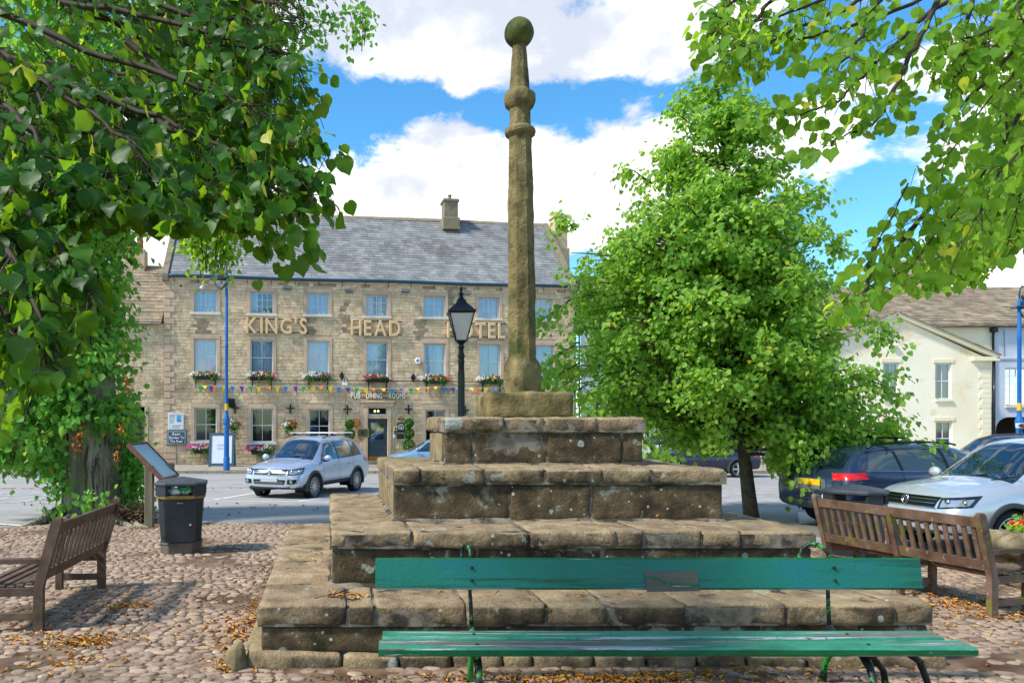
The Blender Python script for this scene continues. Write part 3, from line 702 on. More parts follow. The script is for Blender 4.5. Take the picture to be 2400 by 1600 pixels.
# ------------------------------------------------------------------ green bench in front
gb = thing('green_bench', 'long green painted bench with flaking seat and iron legs below the steps', 'bench', (1.75, 5.3, 0))
def plank(name, x0, x1, yc, zc, th, ht, tilt, mats, par, split=.0):
    """plank along x: th deep, ht high, tilted about x; mats = face paint, trim"""
    m = MB(); c, s = math.cos(tilt), math.sin(tilt); N = 26; b_ = .012
    sec = [(-th/2, -ht/2+b_), (-th/2, ht/2-b_), (-th/2+b_, ht/2), (th/2-b_, ht/2), (th/2, ht/2-b_), (th/2, -ht/2+b_), (th/2-b_, -ht/2), (-th/2+b_, -ht/2)]
    vs = []
    for i in range(N+1):
        x = x0+(x1-x0)*i/N
        e = .992 if i in (0, N) else 1
        for (a, b) in sec:
            a2, b2_ = a*e+.0012*noise.noise(Vector((x*3, a*9, b*9))), b*e+.0012*noise.noise(Vector((x*2+7, a, b*4)))
            vs.append((x, yc+a2*c-b2_*s, zc+a2*s+b2_*c))
    for i in range(N):
        for k in range(8): m.f.append((i*8+k, i*8+(k+1) % 8, (i+1)*8+(k+1) % 8, (i+1)*8+k)); m.m.append({0: 0, 1: 1, 2: 1, 3: 2 if len(mats) > 2 else 1}.get(k, 1))
    m.f += [tuple(range(7, -1, -1)), tuple(N*8+k for k in range(8))]; m.m += [1, 1]
    m.v = vs; m.t = [0]*len(vs)
    return m.build(name, mats, par, world=True, sm=False)
bx0, bx1 = -.247, 3.69
plank('backrest_plank', bx0, bx1, 5.56, .843, .05, .226, math.radians(-9), [m_greenpaint, m_greentrim], gb)
plank('seat_plank', -.205, 3.735, 5.14, .428, .20, .058, 0, [m_greentrim, m_seatpaint], gb)
plank('seat_plank', -.19, 3.68, 5.375, .432, .19, .05, 0, [m_greentrim, m_seatpaint], gb)
m = MB()
def bp(px, py, off=.0):
    # point on the backrest plank's front face
    D = 5.53-.0; p = at(px, py, D); z = p.z; y = 5.533+(z-.843)*math.sin(math.radians(9))*1.0-.0035-off; return (p.x, y, z)
m.add([bp(1510, 1338), bp(1634, 1336), bp(1638, 1383), bp(1514, 1385)], [(0, 1, 2, 3)])
pl = m.build('bare_wood_patch', surf('bare_grey_wood', [srgb('#4b4740'), srgb('#6a655c')], 10, 6, .8, stretch=(.15, 1, 1)), gb, world=True)
m = MB(); pts = [(1510, 1352), (1522, 1351), (1540, 1354), (1560, 1366), (1580, 1369), (1610, 1370), (1636, 1369)]
vs = [bp(x, y-3, .003) for x, y in pts]+[bp(x, y+3, .003) for x, y in pts]; n = len(pts)
m.add(vs, [(i, i+1, n+i+1, n+i) for i in range(n-1)]); m.build('paint_run', m_greentrim, gb, world=True)
for lx in (.45, 3.06):
    m = MB(); k = 1.0 if lx > 2 else .9
    m.tube([(lx, 5.60, .44), (lx, 5.61, .55), (lx-.01, 5.60, .70), (lx, 5.63, .86), (lx+.0, 5.66, .93)], [.016, .015, .014, .014, .015], 8)
    m.tube([(lx, 5.62, .93), (lx, 5.66, 1.0), (lx-.02, 5.74, 1.025), (lx-.04, 5.84, 1.0), (lx-.05, 5.88, .93), (lx-.05, 5.80, .88)] if lx < 2 else
           [(lx+.02, 5.62, .95), (lx+.0, 5.65, 1.0), (lx-.04, 5.68, 1.035), (lx-.09, 5.70, 1.035), (lx-.13, 5.72, 1.0), (lx-.15, 5.73, .94), (lx-.15, 5.71, .90)], .016, 8)
    m.build('back_iron', m_ironflake, gb, world=True, sm=True)
    m = MB()
    m.tube([(lx, 5.60, .45), (lx, 5.50, .40), (lx, 5.25, .385), (lx, 5.08, .385)], [.022, .024, .024, .02], 8)
    m.build('seat_iron', m_ironflake, gb, world=True, sm=True)
    for (y0, y1) in ((5.22, 5.02), (5.50, 5.66)):
        m = MB(); m.tube([(lx, y0, .39), (lx+.01, (y0+y1)/2, .30), (lx, y1, .16), (lx+.0, y1+(.03 if y1 > 5.3 else -.03), .0)], [.03, .026, .022, .026], 8); m.tube([(lx, y1+(.03 if y1 > 5.3 else -.03), .0), (lx, y1+(.03 if y1 > 5.3 else -.03), .012)], .045, 10)
        m.build('leg', m_ironflake, gb, world=True, sm=True)
bl = MB()
for lx in (.45, 3.06):
    for (y, z) in ((5.12, .459), (5.37, .459)): bl.lathe([(.012, z-.004), (.012, z+.003), (.006, z+.006)], 10, (lx, y, 0))
    for z in (.80, .89): bl.lathe([(.011, 5.52+(z-.843)*.16), (.011, 5.535+(z-.843)*.16)], 10, (lx, 0, z), 'y')
bl.build('bolt_heads', m_ironflake, gb, world=True)
# forked stay seen under the right end
m = MB(); m.tube([(3.08, 5.35, .40), (3.2, 5.36, .34), (3.32, 5.38, .2), (3.36, 5.4, 0)], [.028, .026, .022, .024], 8); m.tube([(3.1, 5.28, .395), (3.38, 5.28, .385), (3.5, 5.27, .30), (3.56, 5.27, .14), (3.58, 5.27, 0)], [.026, .028, .024, .022, .022], 8)
m.build('leg', m_ironflake, gb, world=True, sm=True)
# ------------------------------------------------------------------ wooden benches
def wood_bench(label, loc, rz, L, nsl, mid, mat, H=1.05):
    t = thing('wooden_bench', label, 'bench', loc, rz, 'slatted wooden benches round the cross'); W = .085; T = .06
    def lean(z): return 0 if z < .42 else -(z-.42)*.27
    def post(x):
        m = MB(); sec = []
        zs = [0, .2, .40, .46, .7, .9, H-.04, H-.012, H]; hw = [1, 1, 1, 1, 1, 1, 1, .8, .45]
        for z, q in zip(zs, hw):
            y = lean(z); d = W*(.55 if z > .5 else .5)*(1 if q == 1 else q)
            sec.append([(x-T/2*q**.4, y-d, z), (x+T/2*q**.4, y-d, z), (x+T/2*q**.4, y+d, z), (x-T/2*q**.4, y+d, z)])
        vs = [v for s_ in sec for v in s_]
        fs = [(i*4+k, i*4+(k+1) % 4, (i+1)*4+(k+1) % 4, (i+1)*4+k) for i in range(len(sec)-1) for k in range(4)]+[(3, 2, 1, 0), tuple((len(sec)-1)*4+k for k in range(4))]
        m.add(vs, fs); m.build('back_post', mat, t)
    xs = [-L/2+T/2, L/2-T/2]+([0] if mid else [])
    for x in xs:
        if x == 0 and mid:
            m = MB(); m.cbox((-T/2, -.04, .0), (T/2, .04, .45), .006)
            v = [(-T/2, lean(.45)-.045, .45), (T/2, lean(.45)-.045, .45), (T/2, lean(.45)+.04, .45), (-T/2, lean(.45)+.04, .45), (-T/2, lean(.93)-.045, .93), (T/2, lean(.93)-.045, .93), (T/2, lean(.93)+.03, .93), (-T/2, lean(.93)+.03, .93)]
            m.add(v, [(3, 2, 1, 0), (4, 5, 6, 7), (0, 1, 5, 4), (1, 2, 6, 5), (2, 3, 7, 6), (3, 0, 4, 7)]); m.build('back_post', mat, t)
        else: post(x)
        m = MB(); m.cbox((x-T/2, .43, 0), (x+T/2, .51, .41 if x == 0 else .64), .006); m.build('front_leg', mat, t)
        m = MB(); m.cbox((x-.02, .04, .12), (x+.02, .43, .19), .004); m.build('stretcher', mat, t)
        m = MB(); m.cbox((x-.022, .04, .34), (x+.022, .44, .42), .004); m.build('seat_bearer', mat, t)
        if x != 0:
            m = MB(); n = 9; vs = []
            for i in range(n):
                q = i/(n-1); y = -.05+.62*q; z = .655+.018*math.sin(q*3.1)-.02*q; hw = T/2+.012*math.sin(q*3.14)
                vs += [(x-hw, y, z-.022), (x+hw, y, z-.022), (x+hw, y, z+.022), (x-hw, y, z+.022)]
            m.add(vs, [(i*4+k, i*4+(k+1) % 4, (i+1)*4+(k+1) % 4, (i+1)*4+k) for i in range(n-1) for k in range(4)]+[(3, 2, 1, 0), tuple((n-1)*4+k for k in range(4))]); m.build('armrest', mat, t)
    def rail(z0, z1, name, th=.045):
        m = MB(); a = lean(z0); b = lean(z1); x0, x1 = -L/2+T, L/2-T
        vs = [(x0, a-th/2, z0), (x1, a-th/2, z0), (x1, a+th/2, z0), (x0, a+th/2, z0), (x0, b-th/2, z1), (x1, b-th/2, z1), (x1, b+th/2, z1), (x0, b+th/2, z1)]
        m.add(vs, [(3, 2, 1, 0), (4, 5, 6, 7), (0, 1, 5, 4), (1, 2, 6, 5), (2, 3, 7, 6), (3, 0, 4, 7)]); m.build(name, mat, t)
    rail(.90, 1.0, 'top_rail'); rail(.47, .57, 'bottom_rail')
    xr = np.linspace(-L/2+T+.06, L/2-T-.06, nsl)
    for x in xr:
        if mid and abs(x) < .05: continue
        m = MB(); z0, z1 = .56, .91; a, b = lean(z0), lean(z1); hw = .022
        m.add([(x-hw, a-.011, z0), (x+hw, a-.011, z0), (x+hw, a+.011, z0), (x-hw, a+.011, z0), (x-hw, b-.011, z1), (x+hw, b-.011, z1), (x+hw, b+.011, z1), (x-hw, b+.011, z1)],
              [(3, 2, 1, 0), (4, 5, 6, 7), (0, 1, 5, 4), (1, 2, 6, 5), (2, 3, 7, 6), (3, 0, 4, 7)]); m.build('back_slat', mat, t)
    for i in range(6):
        y = .05+i*.082; z = .425+.012*abs(i-2.2)-.006*2
        m = MB(); m.cbox((-L/2+.01, y, z), (L/2-.01, y+.066, z+.022), .005); m.build('seat_slat', mat, t)
    m = MB(); m.cbox((-L/2+T, .46, .32), (L/2-T, .49, .41), .005); m.build('seat_rail', mat, t)
    return t
wood_bench('dark brown slatted bench at the left edge, beside the litter bin', (-3.48, 7.96, 0), math.radians(90+4.6), 1.86, 14, False, m_teak, 1.06)
wood_bench('mossy brown slatted bench with middle post, behind the right end of the green bench', (5.43, 8.5, 0), -math.radians(90-17), 2.06, 19, True, m_teak2, 1.05)
# ------------------------------------------------------------------ litter bins
m_binb = surf('bin_black', [srgb('#23262a'), srgb('#32363b')], 3, 5, .5, .3, 60, layers=[(srgb('#8b8d8e'), 26, .68, .71, 'n')])
m_binhood = surf('bin_hood', [srgb('#33363a'), srgb('#4a4e53')], 5, 5, .55, .3, 60)
m_bingold = surf('bin_gold_band', [srgb('#6b5226'), srgb('#94743a')], 12, 4, .5)
m_binbase = surf('bin_base', [srgb('#4b443a'), srgb('#6b6255')], 6, 5, .8)
def bin_(label, loc, rz, H=1.1):
    t = thing('litter_bin', label, 'litter bin', loc, rz, 'black litter bins with gold bands')
    def ring(w, ch, z): h = w/2; c = ch; return [(-h+c, -h, z), (h-c, -h, z), (h, -h+c, z), (h, h-c, z), (h-c, h, z), (-h+c, h, z), (-h, h-c, z), (-h, -h+c, z)]
    def stack(rows, nm, mat, sm=False):
        m = MB(); vs = []
        for (w, ch, z) in rows: vs += ring(w, ch, z)
        n = len(rows); m.add(vs, [(i*8+k, i*8+(k+1) % 8, (i+1)*8+(k+1) % 8, (i+1)*8+k) for i in range(n-1) for k in range(8)]+[tuple(range(7, -1, -1)), tuple((n-1)*8+k for k in range(8))]); return m.build(nm, mat, t, sm=sm)
    s = H/1.1
    stack([(.56, .12, 0), (.57, .12, .155*s)], 'base', m_binbase); stack([(.575, .12, .155*s), (.595, .125, .16*s), (.595, .125, .175*s), (.57, .12, .18*s)], 'base_trim', m_binbase)
    stack([(.555, .12, .18*s), (.635, .135, .80*s)], 'body', m_binb)
    stack([(.65, .14, .80*s), (.685, .14, .812*s), (.685, .14, .842*s), (.655, .14, .856*s)], 'gold_band', m_bingold)
    stack([(.60, .13, .856*s), (.55, .13, .857*s)], 'rim', m_binb)
    for sx in (-1, 1):
        for sy in (-1, 1):
            m = MB(); c = (.235*sx, .235*sy); d = Vector((sx, sy, 0)).normalized(); e = Vector((-d.y, d.x, 0))
            vs = [Vector((c[0]+.02*sx, c[1]+.02*sy, z))+d*a+e*b for z in (.85*s, 1.0*s) for (a, b) in ((.03, -.105), (.03, .105), (-.02, .105), (-.02, -.105))]
            m.add(vs, [(3, 2, 1, 0), (4, 5, 6, 7), (0, 1, 5, 4), (1, 2, 6, 5), (2, 3, 7, 6), (3, 0, 4, 7)]); m.build('corner_post', m_binb, t)
    stack([(.68, .15, .985*s), (.735, .16, .995*s), (.74, .16, 1.02*s), (.70, .15, 1.04*s), (.02, .004, 1.105*s)], 'hood', m_binhood)
    m = MB(); m.add([(-.205, -.305, .2*s), (.205, -.305, .2*s), (.222, -.325, .785*s), (-.222, -.325, .785*s), (-.205, -.285, .2*s), (.205, -.285, .2*s), (.222, -.303, .785*s), (-.222, -.303, .785*s)], [(0, 1, 2, 3), (7, 6, 5, 4), (0, 4, 5, 1), (1, 5, 6, 2), (2, 6, 7, 3), (3, 7, 4, 0)]); dr = m.build('door', m_binb, t)
    m = MB(); m.lathe([(.018, -.003), (.018, .003)], 12, (.14, -.313, .44*s), 'y'); m.lathe([(.009, -.005), (.009, .004)], 8, (.14, -.3135, .44*s), 'y'); m.build('lock', flat('lock_steel', '#c8c8c8', .3, .8), dr)
    m = MB(); m.b2((-.05, -.332, .735*s), (.05, -.322, .77*s)); m.build('maker_plate', flat('plate_black', '#0c0c0d', .4), dr)
    m = MB(); write(m, 'BIN', -.04, -.334, .742*s, .08, .018, depth=.001); m.build('plate_letters', flat('plate_white', '#b9bdc0', .4), dr)
    for z in (.24, .72):
        m = MB(); m.b2((-.235, -.322, z), (-.213, -.30, z+.06)); m.build('hinge', m_binb, dr)
    # lettering on the side panel
    m = MB(); q = MB(); write(q, 'LITTER', -.19, 0, 0, .38, .05, depth=.001)
    for v in q.v: m.v.append((.316+v[1]*-1+.003, v[0], .60*s+v[2]))
    m.t = [0]*len(m.v); m.f = q.f; m.m = q.m; m.build('side_letters', flat('faded_letters', '#8f9188', .6), t)
    return t
b1 = bin_('black litter bin stuffed with rubbish, near the left bench', (-3.37, 11.35, 0), math.radians(13), 1.12)
bin_('black litter bin behind the mossy bench on the right', (5.92, 10.2, 0), math.radians(50), 1.1)
c0 = Vector((-3.37, 11.2, .93))
m = MB(); m.blob(c0+Vector((.12, -.05, .02)), .12, 3, .5, 10, (1.1, .8, .7)); m.blob(c0+Vector((.2, 0, .05)), .08, 5, .6, 8, (.5, .6, 1)); tag(m.build('crisp_packet', surf('green_wrapper', [srgb('#0f5a35'), srgb('#2d8c50'), srgb('#e5efe8')], 14, 2, .3), sm=True), 'crumpled green wrapper sticking out of the left bin', 'wrapper')
m = MB(); m.lathe([(.03, -.14), (.032, -.02), (.03, .04), (.014, .07), (.014, .1)], 12, tuple(c0+Vector((-.12, -.1, 0))), 'x'); tag(m.build('bottle', surf('bottle_plastic', [srgb('#2f8f9a'), srgb('#e2ecee')], 18, 1, .25), sm=True), 'pale bottle with a teal label lying in the left bin', 'bottle')
m = MB(); m.blob(c0+Vector((-.02, -.08, -.01)), .08, 8, .6, 9, (1.3, .8, .6)); tag(m.build('paper_cup', flat('crumpled_paper', '#d9dde0', .7), sm=True), 'crumpled white paper in the opening of the left bin', 'paper')
# ------------------------------------------------------------------ information board
ib = thing('information_board', 'wooden lectern board with coloured panel beside the big tree', 'sign', (-4.8, 14.2, 0))
m_post = surf('grey_post', [srgb('#5d5444'), srgb('#857a65')], 6, 6, .85, stretch=(1, 1, .15))
m_boardf = surf('brown_board_frame', [srgb('#5c3524'), srgb('#7b4c36')], 6, 5, .6)
for (x, y) in ((-4.76, 14.05), (-4.68, 15.0)): m = MB(); m.cbox((x-.075, y-.06, 0), (x+.075, y+.06, 1.12), .01); m.build('post', m_post, ib, world=True)
TLn, BLn = Vector((-5.14, 14.0, 1.52)), Vector((-4.46, 13.9, .87)); dv = Vector((-.06, 1.15, 0)); sl_ = BLn-TLn; nn = dv.cross(sl_).normalized(); nn = nn if nn.z > 0 else -nn
def bq(a, b, c, d, off): return TLn+sl_*a+dv*c+nn*off
def slab(a0, a1, c0_, c1, o0, o1, nm, mat, par=ib):
    m = MB(); vs = [TLn+sl_*a+dv*c+nn*o for o in (o0, o1) for (a, c) in ((a0, c0_), (a1, c0_), (a1, c1), (a0, c1))]
    m.add(vs, [(3, 2, 1, 0), (4, 5, 6, 7), (0, 1, 5, 4), (1, 2, 6, 5), (2, 3, 7, 6), (3, 0, 4, 7)]); return m.build(nm, mat, par, world=True)
slab(0, 1, 0, 1, -.05, 0, 'board', m_boardf)
slab(0, 1, 0, .05, 0, .025, 'frame_edge', m_boardf); slab(0, 1, .95, 1, 0, .025, 'frame_edge', m_boardf); slab(0, .04, .05, .95, 0, .025, 'frame_edge', m_boardf); slab(.96, 1, .05, .95, 0, .025, 'frame_edge', m_boardf)
pn = slab(.05, .95, .06, .94, .002, .008, 'picture_panel', flat('panel_pale', '#9fb8c2', .6))
for (a0, a1, c0_, c1, h) in ((.06, .5, .08, .5, '#7fb6cf'), (.08, .20, .3, .7, '#c07a92'), (.35, .5, .25, .55, '#2e4a86'), (.44, .66, .12, .5, '#5b5a4a'), (.62, .74, .2, .6, '#c87546'), (.5, .9, .08, .12, '#3e9d90'), (.22, .34, .6, .9, '#dfe3dd'), (.4, .75, .62, .9, '#8fa7ad'), (.78, .93, .15, .9, '#8b8178')):
    slab(a0, a1, c0_, c1, .009, .010, 'printed_picture', flat('print'+h[1:], h, .3), pn)
# stone planter, rock
m_planter = surf('mossy_planter', [srgb('#4f4433'), srgb('#7d6f54'), srgb('#a3947a')], 6, 8, .95, .9, 24, layers=[(srgb('#5d5a28'), 7, .52, .64, 'n'), (srgb('#2f2a20'), 12, .62, .7, 'n')])
pt = thing('stone_planter', 'mossy rough stone trough planted with flowers at the right edge', 'planter', (7.1, 9.0, 0))
vs, fs = rblock((6.80, 8.6, 0.38), (7.95, 9.3, .66), .10, 91, .03, .05, 3, None, .02); m = MB(); m.add(vs, fs); m.build('trough', m_planter, pt, world=True, sm=True)
vs, fs = rblock((6.95, 8.7, -.02), (7.7, 9.2, .44), .08, 92, .03, .06, 3, None, .02); m = MB(); m.add(vs, fs); m.build('foot', m_planter, pt, world=True, sm=True)
vs, fs = rblock((0, 0, 0), (.30, .16, .10), .05, 95, .03, .03, 7, None, .02); m = MB(); m.add(vs, fs); o = m.build('loose_stone', m_stone_dark, sm=True, loc=(6.0, 7.9, -.01), rot=(0, .1, .3)); tag(o, 'dark loose stone on the cobbles beside the mossy bench', 'stone')
def flowers(name, par, c, ext, nl, nf, fcols, leafm, ls=.06, fs_=.045, world=False, trail=0, seed=0):
    """leaf mass and blossoms round c with half extents ext, optional trailing ivy"""
    rs = np.random.RandomState(seed); n = nl
    p = rs.normal(size=(n, 3)); p = unit(p)*(rs.rand(n, 1)**.4)*np.array(ext); p[:, 2] = np.where(p[:, 2] < -ext[2]*.5, p[:, 2]*.6, p[:, 2])
    tr = []
    for i in range(trail):
        x = rs.uniform(-.8, .8)*ext[0]; L = rs.uniform(1.2, 2.6)*ext[2]
        for j in range(14): tr.append((x+rs.normal()*.03, -ext[1]*.9+rs.normal()*.03, -L*j/14))
    if tr: p = np.vstack([p, np.array(tr)]); n = len(p)
    d = unit(p+rs.normal(size=(n, 3))*.15); d[:, 2] -= .3; nr = unit(p*np.array([.3, 1, .5])+rs.normal(size=(n, 3))*.4+np.array([0, -.1, .2]))
    me = leaf_cloud('foliage', p+np.array(c), d, nr, rs.uniform(.7, 1.3, n)*ls, leafm, LLO, rs.rand(n)); link('foliage', me, par, world)
    for k, (h, share) in enumerate(fcols):
        q = int(nf*share); m = MB()
        for i in range(q):
            v = rs.normal(size=3); v /= np.linalg.norm(v); v[1] = -abs(v[1]); v[2] = v[2] if v[2] > -.3 else -v[2]*.5
            if k % 2 == 0: v[0] += (.35 if k % 4 else -.35)
            o = np.array(c)+v*np.array(ext)*rs.uniform(.85, 1.12); r = fs_*rs.uniform(.7, 1.2)
            a = rs.rand()*6.28
            vv = [tuple(o+np.array([0, -r*.35, 0]))]
            for j in range(5):
                th = a+j*1.2566; vv += [tuple(o+np.array([math.cos(th)*r, -r*.5+rs.normal()*r*.2, math.sin(th)*r])), tuple(o+np.array([math.cos(th+.63)*r*.55, 0, math.sin(th+.63)*r*.55]))]
            m.add(vv, [(0, 1+j, 1+(j+1) % 10) for j in range(10)])
        if q: m.build('blossom', flat('petal'+h[1:], h, .6), par, world=world, fix=False)
flowers('f', pt, (7.42, 8.95, .72), (.42, .26, .16), 500, 60, [('#e8471f', .5), ('#f0a020', .2), ('#c7202e', .3)], m_leafM, .05, .04, world=True, seed=5)
# ------------------------------------------------------------------ the hotel
m_wallst = surf('sandstone', [srgb('#bb9d7b'), srgb('#d2b793'), srgb('#e3cdab')], 3.2, 7, .9, .6, 30, var=.13, hue=.012, bdist=.02, layers=[(srgb('#7b6a55'), 1.1, .60, .74, 'streak'), (srgb('#988669'), .5, .54, .70, 'n')])
m_dress = surf('dressed_stone', [srgb('#bb9d80'), srgb('#cfb398')], 2.5, 6, .85, .4, 24, var=.08, layers=[(srgb('#8a6f52'), 1.2, .58, .72, 'streak')])
m_soot = surf('sooty_sandstone', [srgb('#7d6c58'), srgb('#978269'), srgb('#ae987c')], 3, 7, .9, .6, 30, var=.2)
m_point = surf('pointing', [srgb('#a8957f'), srgb('#c3b19a')], 6, 5, .95, .5, 40)
m_slate = surf('roof_slate', [srgb('#6f6e6c'), srgb('#82817f'), srgb('#959492')], 1.2, 6, .6, .4, 20, var=.2, hue=.01, layers=[(srgb('#6d6460'), .45, .54, .68, 'n'), (srgb('#a9814f'), 1.6, .72, .78, 'n'), (srgb('#b6babd'), 5, .66, .75, 'n')])
m_flagroof = surf('stone_slate', [srgb('#6a5d4d'), srgb('#8c7c67'), srgb('#a39278')], 1.5, 7, .9, .6, 14, var=.2, layers=[(srgb('#7d7328'), 1.2, .60, .72, 'n'), (srgb('#c7b493'), 4, .66, .74, 'n')])
m_coping = surf('coping_stone', [srgb('#6f6552'), srgb('#978b74')], 3, 6, .9, .5, 20, layers=[(srgb('#5d5a3c'), 3, .52, .68, 'n')])
m_frame = flat('grey_window_paint', '#ccd4dc', .45); m_white = flat('white_paint', '#dfe1e2', .45)
m_sill = surf('pale_sill', [srgb('#c9bdae'), srgb('#dcd2c6')], 6, 4, .7)
m_pane = paneglass('window_pane', .2, (.92, .96, 1.0)); m_pane2 = paneglass('dark_pane', .10)
def curtainmat(name, a, b):
    return surf(name, [srgb(a), srgb(b)], 1.2, 3, .9, stretch=(3, 1, .3))
m_net = curtainmat('net_curtain', '#a9bde0', '#dde6f4'); m_cream = curtainmat('cream_curtain', '#a79d8a', '#cfc7b5')
m_inside = flat('dark_room', '#15161a', .9); m_teal = flat('teal_gutter_paint', '#14445c', .4, coat=.2); m_doorp = flat('slate_blue_door', '#2f4655', .4, coat=.2)
HA = Vector(((384-PX)*39/F, 39, 0)); HTH = .152; HB = -.26; CT, ST = math.cos(HTH), math.sin(HTH)
HX, HY = HA.x, HA.y
def U(px): k = (px-PX)/F; return (k*HY-HX)/(CT-k*ST)
def Ud(px, dep): k = (px-PX)/F; return (k*(HY+dep*CT)-HX+dep*ST)/(CT-k*ST)
def Zf(px, py, dep=0): D = HY+U(px)*ST+dep*CT; return EYE+(PY-py)/F*D-HB
hotel = thing('hotel', 'long three storey sandstone hotel with slate roof and raised letters on its front', 'building', (HX, HY, HB), HTH)
UL = U(1345)
ub = MB(); ub.add([(0, 0, 0), (1, 0, 0), (1, 0, 1), (0, 0, 1), (.035, -1, .06), (.965, -1, .06), (.965, -1, .94), (.035, -1, .94)], [(4, 5, 6, 7), (0, 1, 5, 4), (1, 2, 6, 5), (2, 3, 7, 6), (3, 0, 4, 7)])
unit_stone = ub.mesh('stone', m_wallst); unit_dress = MB(); unit_dress.v = ub.v; unit_dress.f = ub.f; unit_dress.m = ub.m; unit_dress.t = ub.t; unit_dress = unit_dress.mesh('dressed', m_dress)
def wall_stones(par, u0, u1, z0, z1, holes, big, ch=(.135, .19), sl=(.22, .52), dep=.02, mat=m_wallst, name='wall_stone', nind=300, base=1.1, stains=()):
    mb = MB(); z = z0; items = []
    while z < z1-.04:
        h = random.uniform(*ch)*(1.25 if z < base else 1); h = min(h, z1-z)
        if z1-z-h < .06: h = z1-z
        segs = [(u0, u1)]
        for (a, b, c, d) in holes:
            if c < z+h-.02 and d > z+.02:
                ns = []
                for (p, q) in segs:
                    if b <= p or a >= q: ns.append((p, q))
                    else:
                        if a > p+.02: ns.append((p, a))
                        if b < q-.02: ns.append((b, q))
                segs = ns
        for (p, q) in segs:
            x = p
            while x < q-.02:
                l = random.uniform(*sl)*(1.15 if z < base else 1)
                if q-x-l < .14: l = q-x
                items.append((x, z, l, h)); x += l
        z += h
    items.sort(key=lambda t: -t[2]*t[3])
    for i, (x, z, l, h) in enumerate(items):
        g = .007; pr = dep*random.uniform(.4, 1.2); j1 = random.uniform(-.008, .008)
        if i < nind: link(name, big, par, loc=(x+g, 0, z+g), scale=(l-2*g, pr, h-2*g))
        else:
            mb.tint = random.random()+.001; mb.cur = 1 if any(abs(x+l/2-s_[0]) < s_[1]*random.uniform(.6, 1.2) and s_[2] < z < s_[3] for s_ in stains) or (stains and z > z1-.45 and random.random() < .3) else 0
            jj = [random.uniform(-.012, .012) for _ in range(8)]
            mb.add([(x+g+vx*(l-2*g)+(jj[k] if k > 3 else 0), vy*pr, z+g+j1+vz*(h-2*g)+(jj[7-k] if k > 3 else 0)) for k, (vx, vy, vz) in enumerate(ub.v)], ub.f)
    mb.build(name+'s', [mat, m_soot], par, fix=False, kind='stuff')
def backing(par, u0, u1, z0, z1, holes, mat, thick=.35, name='wall'):
    us = sorted(set([u0, u1]+[h[0] for h in holes]+[h[1] for h in holes])); zs = sorted(set([z0, z1]+[h[2] for h in holes]+[h[3] for h in holes]))
    us = [u for u in us if u0 <= u <= u1]; zs = [z for z in zs if z0 <= z <= z1]
    m = MB()
    for a, b in zip(us, us[1:]):
        for c, d in zip(zs, zs[1:]):
            cu, cz = (a+b)/2, (c+d)/2
            if any(h[0] < cu < h[1] and h[2] < cz < h[3] for h in holes): continue
            m.add([(a, 0, c), (b, 0, c), (b, 0, d), (a, 0, d)], [(0, 1, 2, 3)])
    for (a, b, c, d) in holes:
        m.add([(a, 0, c), (b, 0, c), (b, 0, d), (a, 0, d), (a, thick, c), (b, thick, c), (b, thick, d), (a, thick, d)], [(0, 4, 5, 1), (1, 5, 6, 2), (2, 6, 7, 3), (3, 7, 4, 0)])
    return m.build(name, mat, par, fix=False)
def curtain(m, x0, x1, y, z0, z1, folds, amp=.03):
    n = folds*6; vs = []
    for i in range(n+1):
        x = x0+(x1-x0)*i/n; yy = y+amp*math.sin(i/6*6.283)+amp*.4*math.sin(i*.9+x0*9)
        vs += [(x, yy, z0), (x, yy, z1)]
    m.add(vs, [(2*i, 2*i+2, 2*i+3, 2*i+1) for i in range(n)])
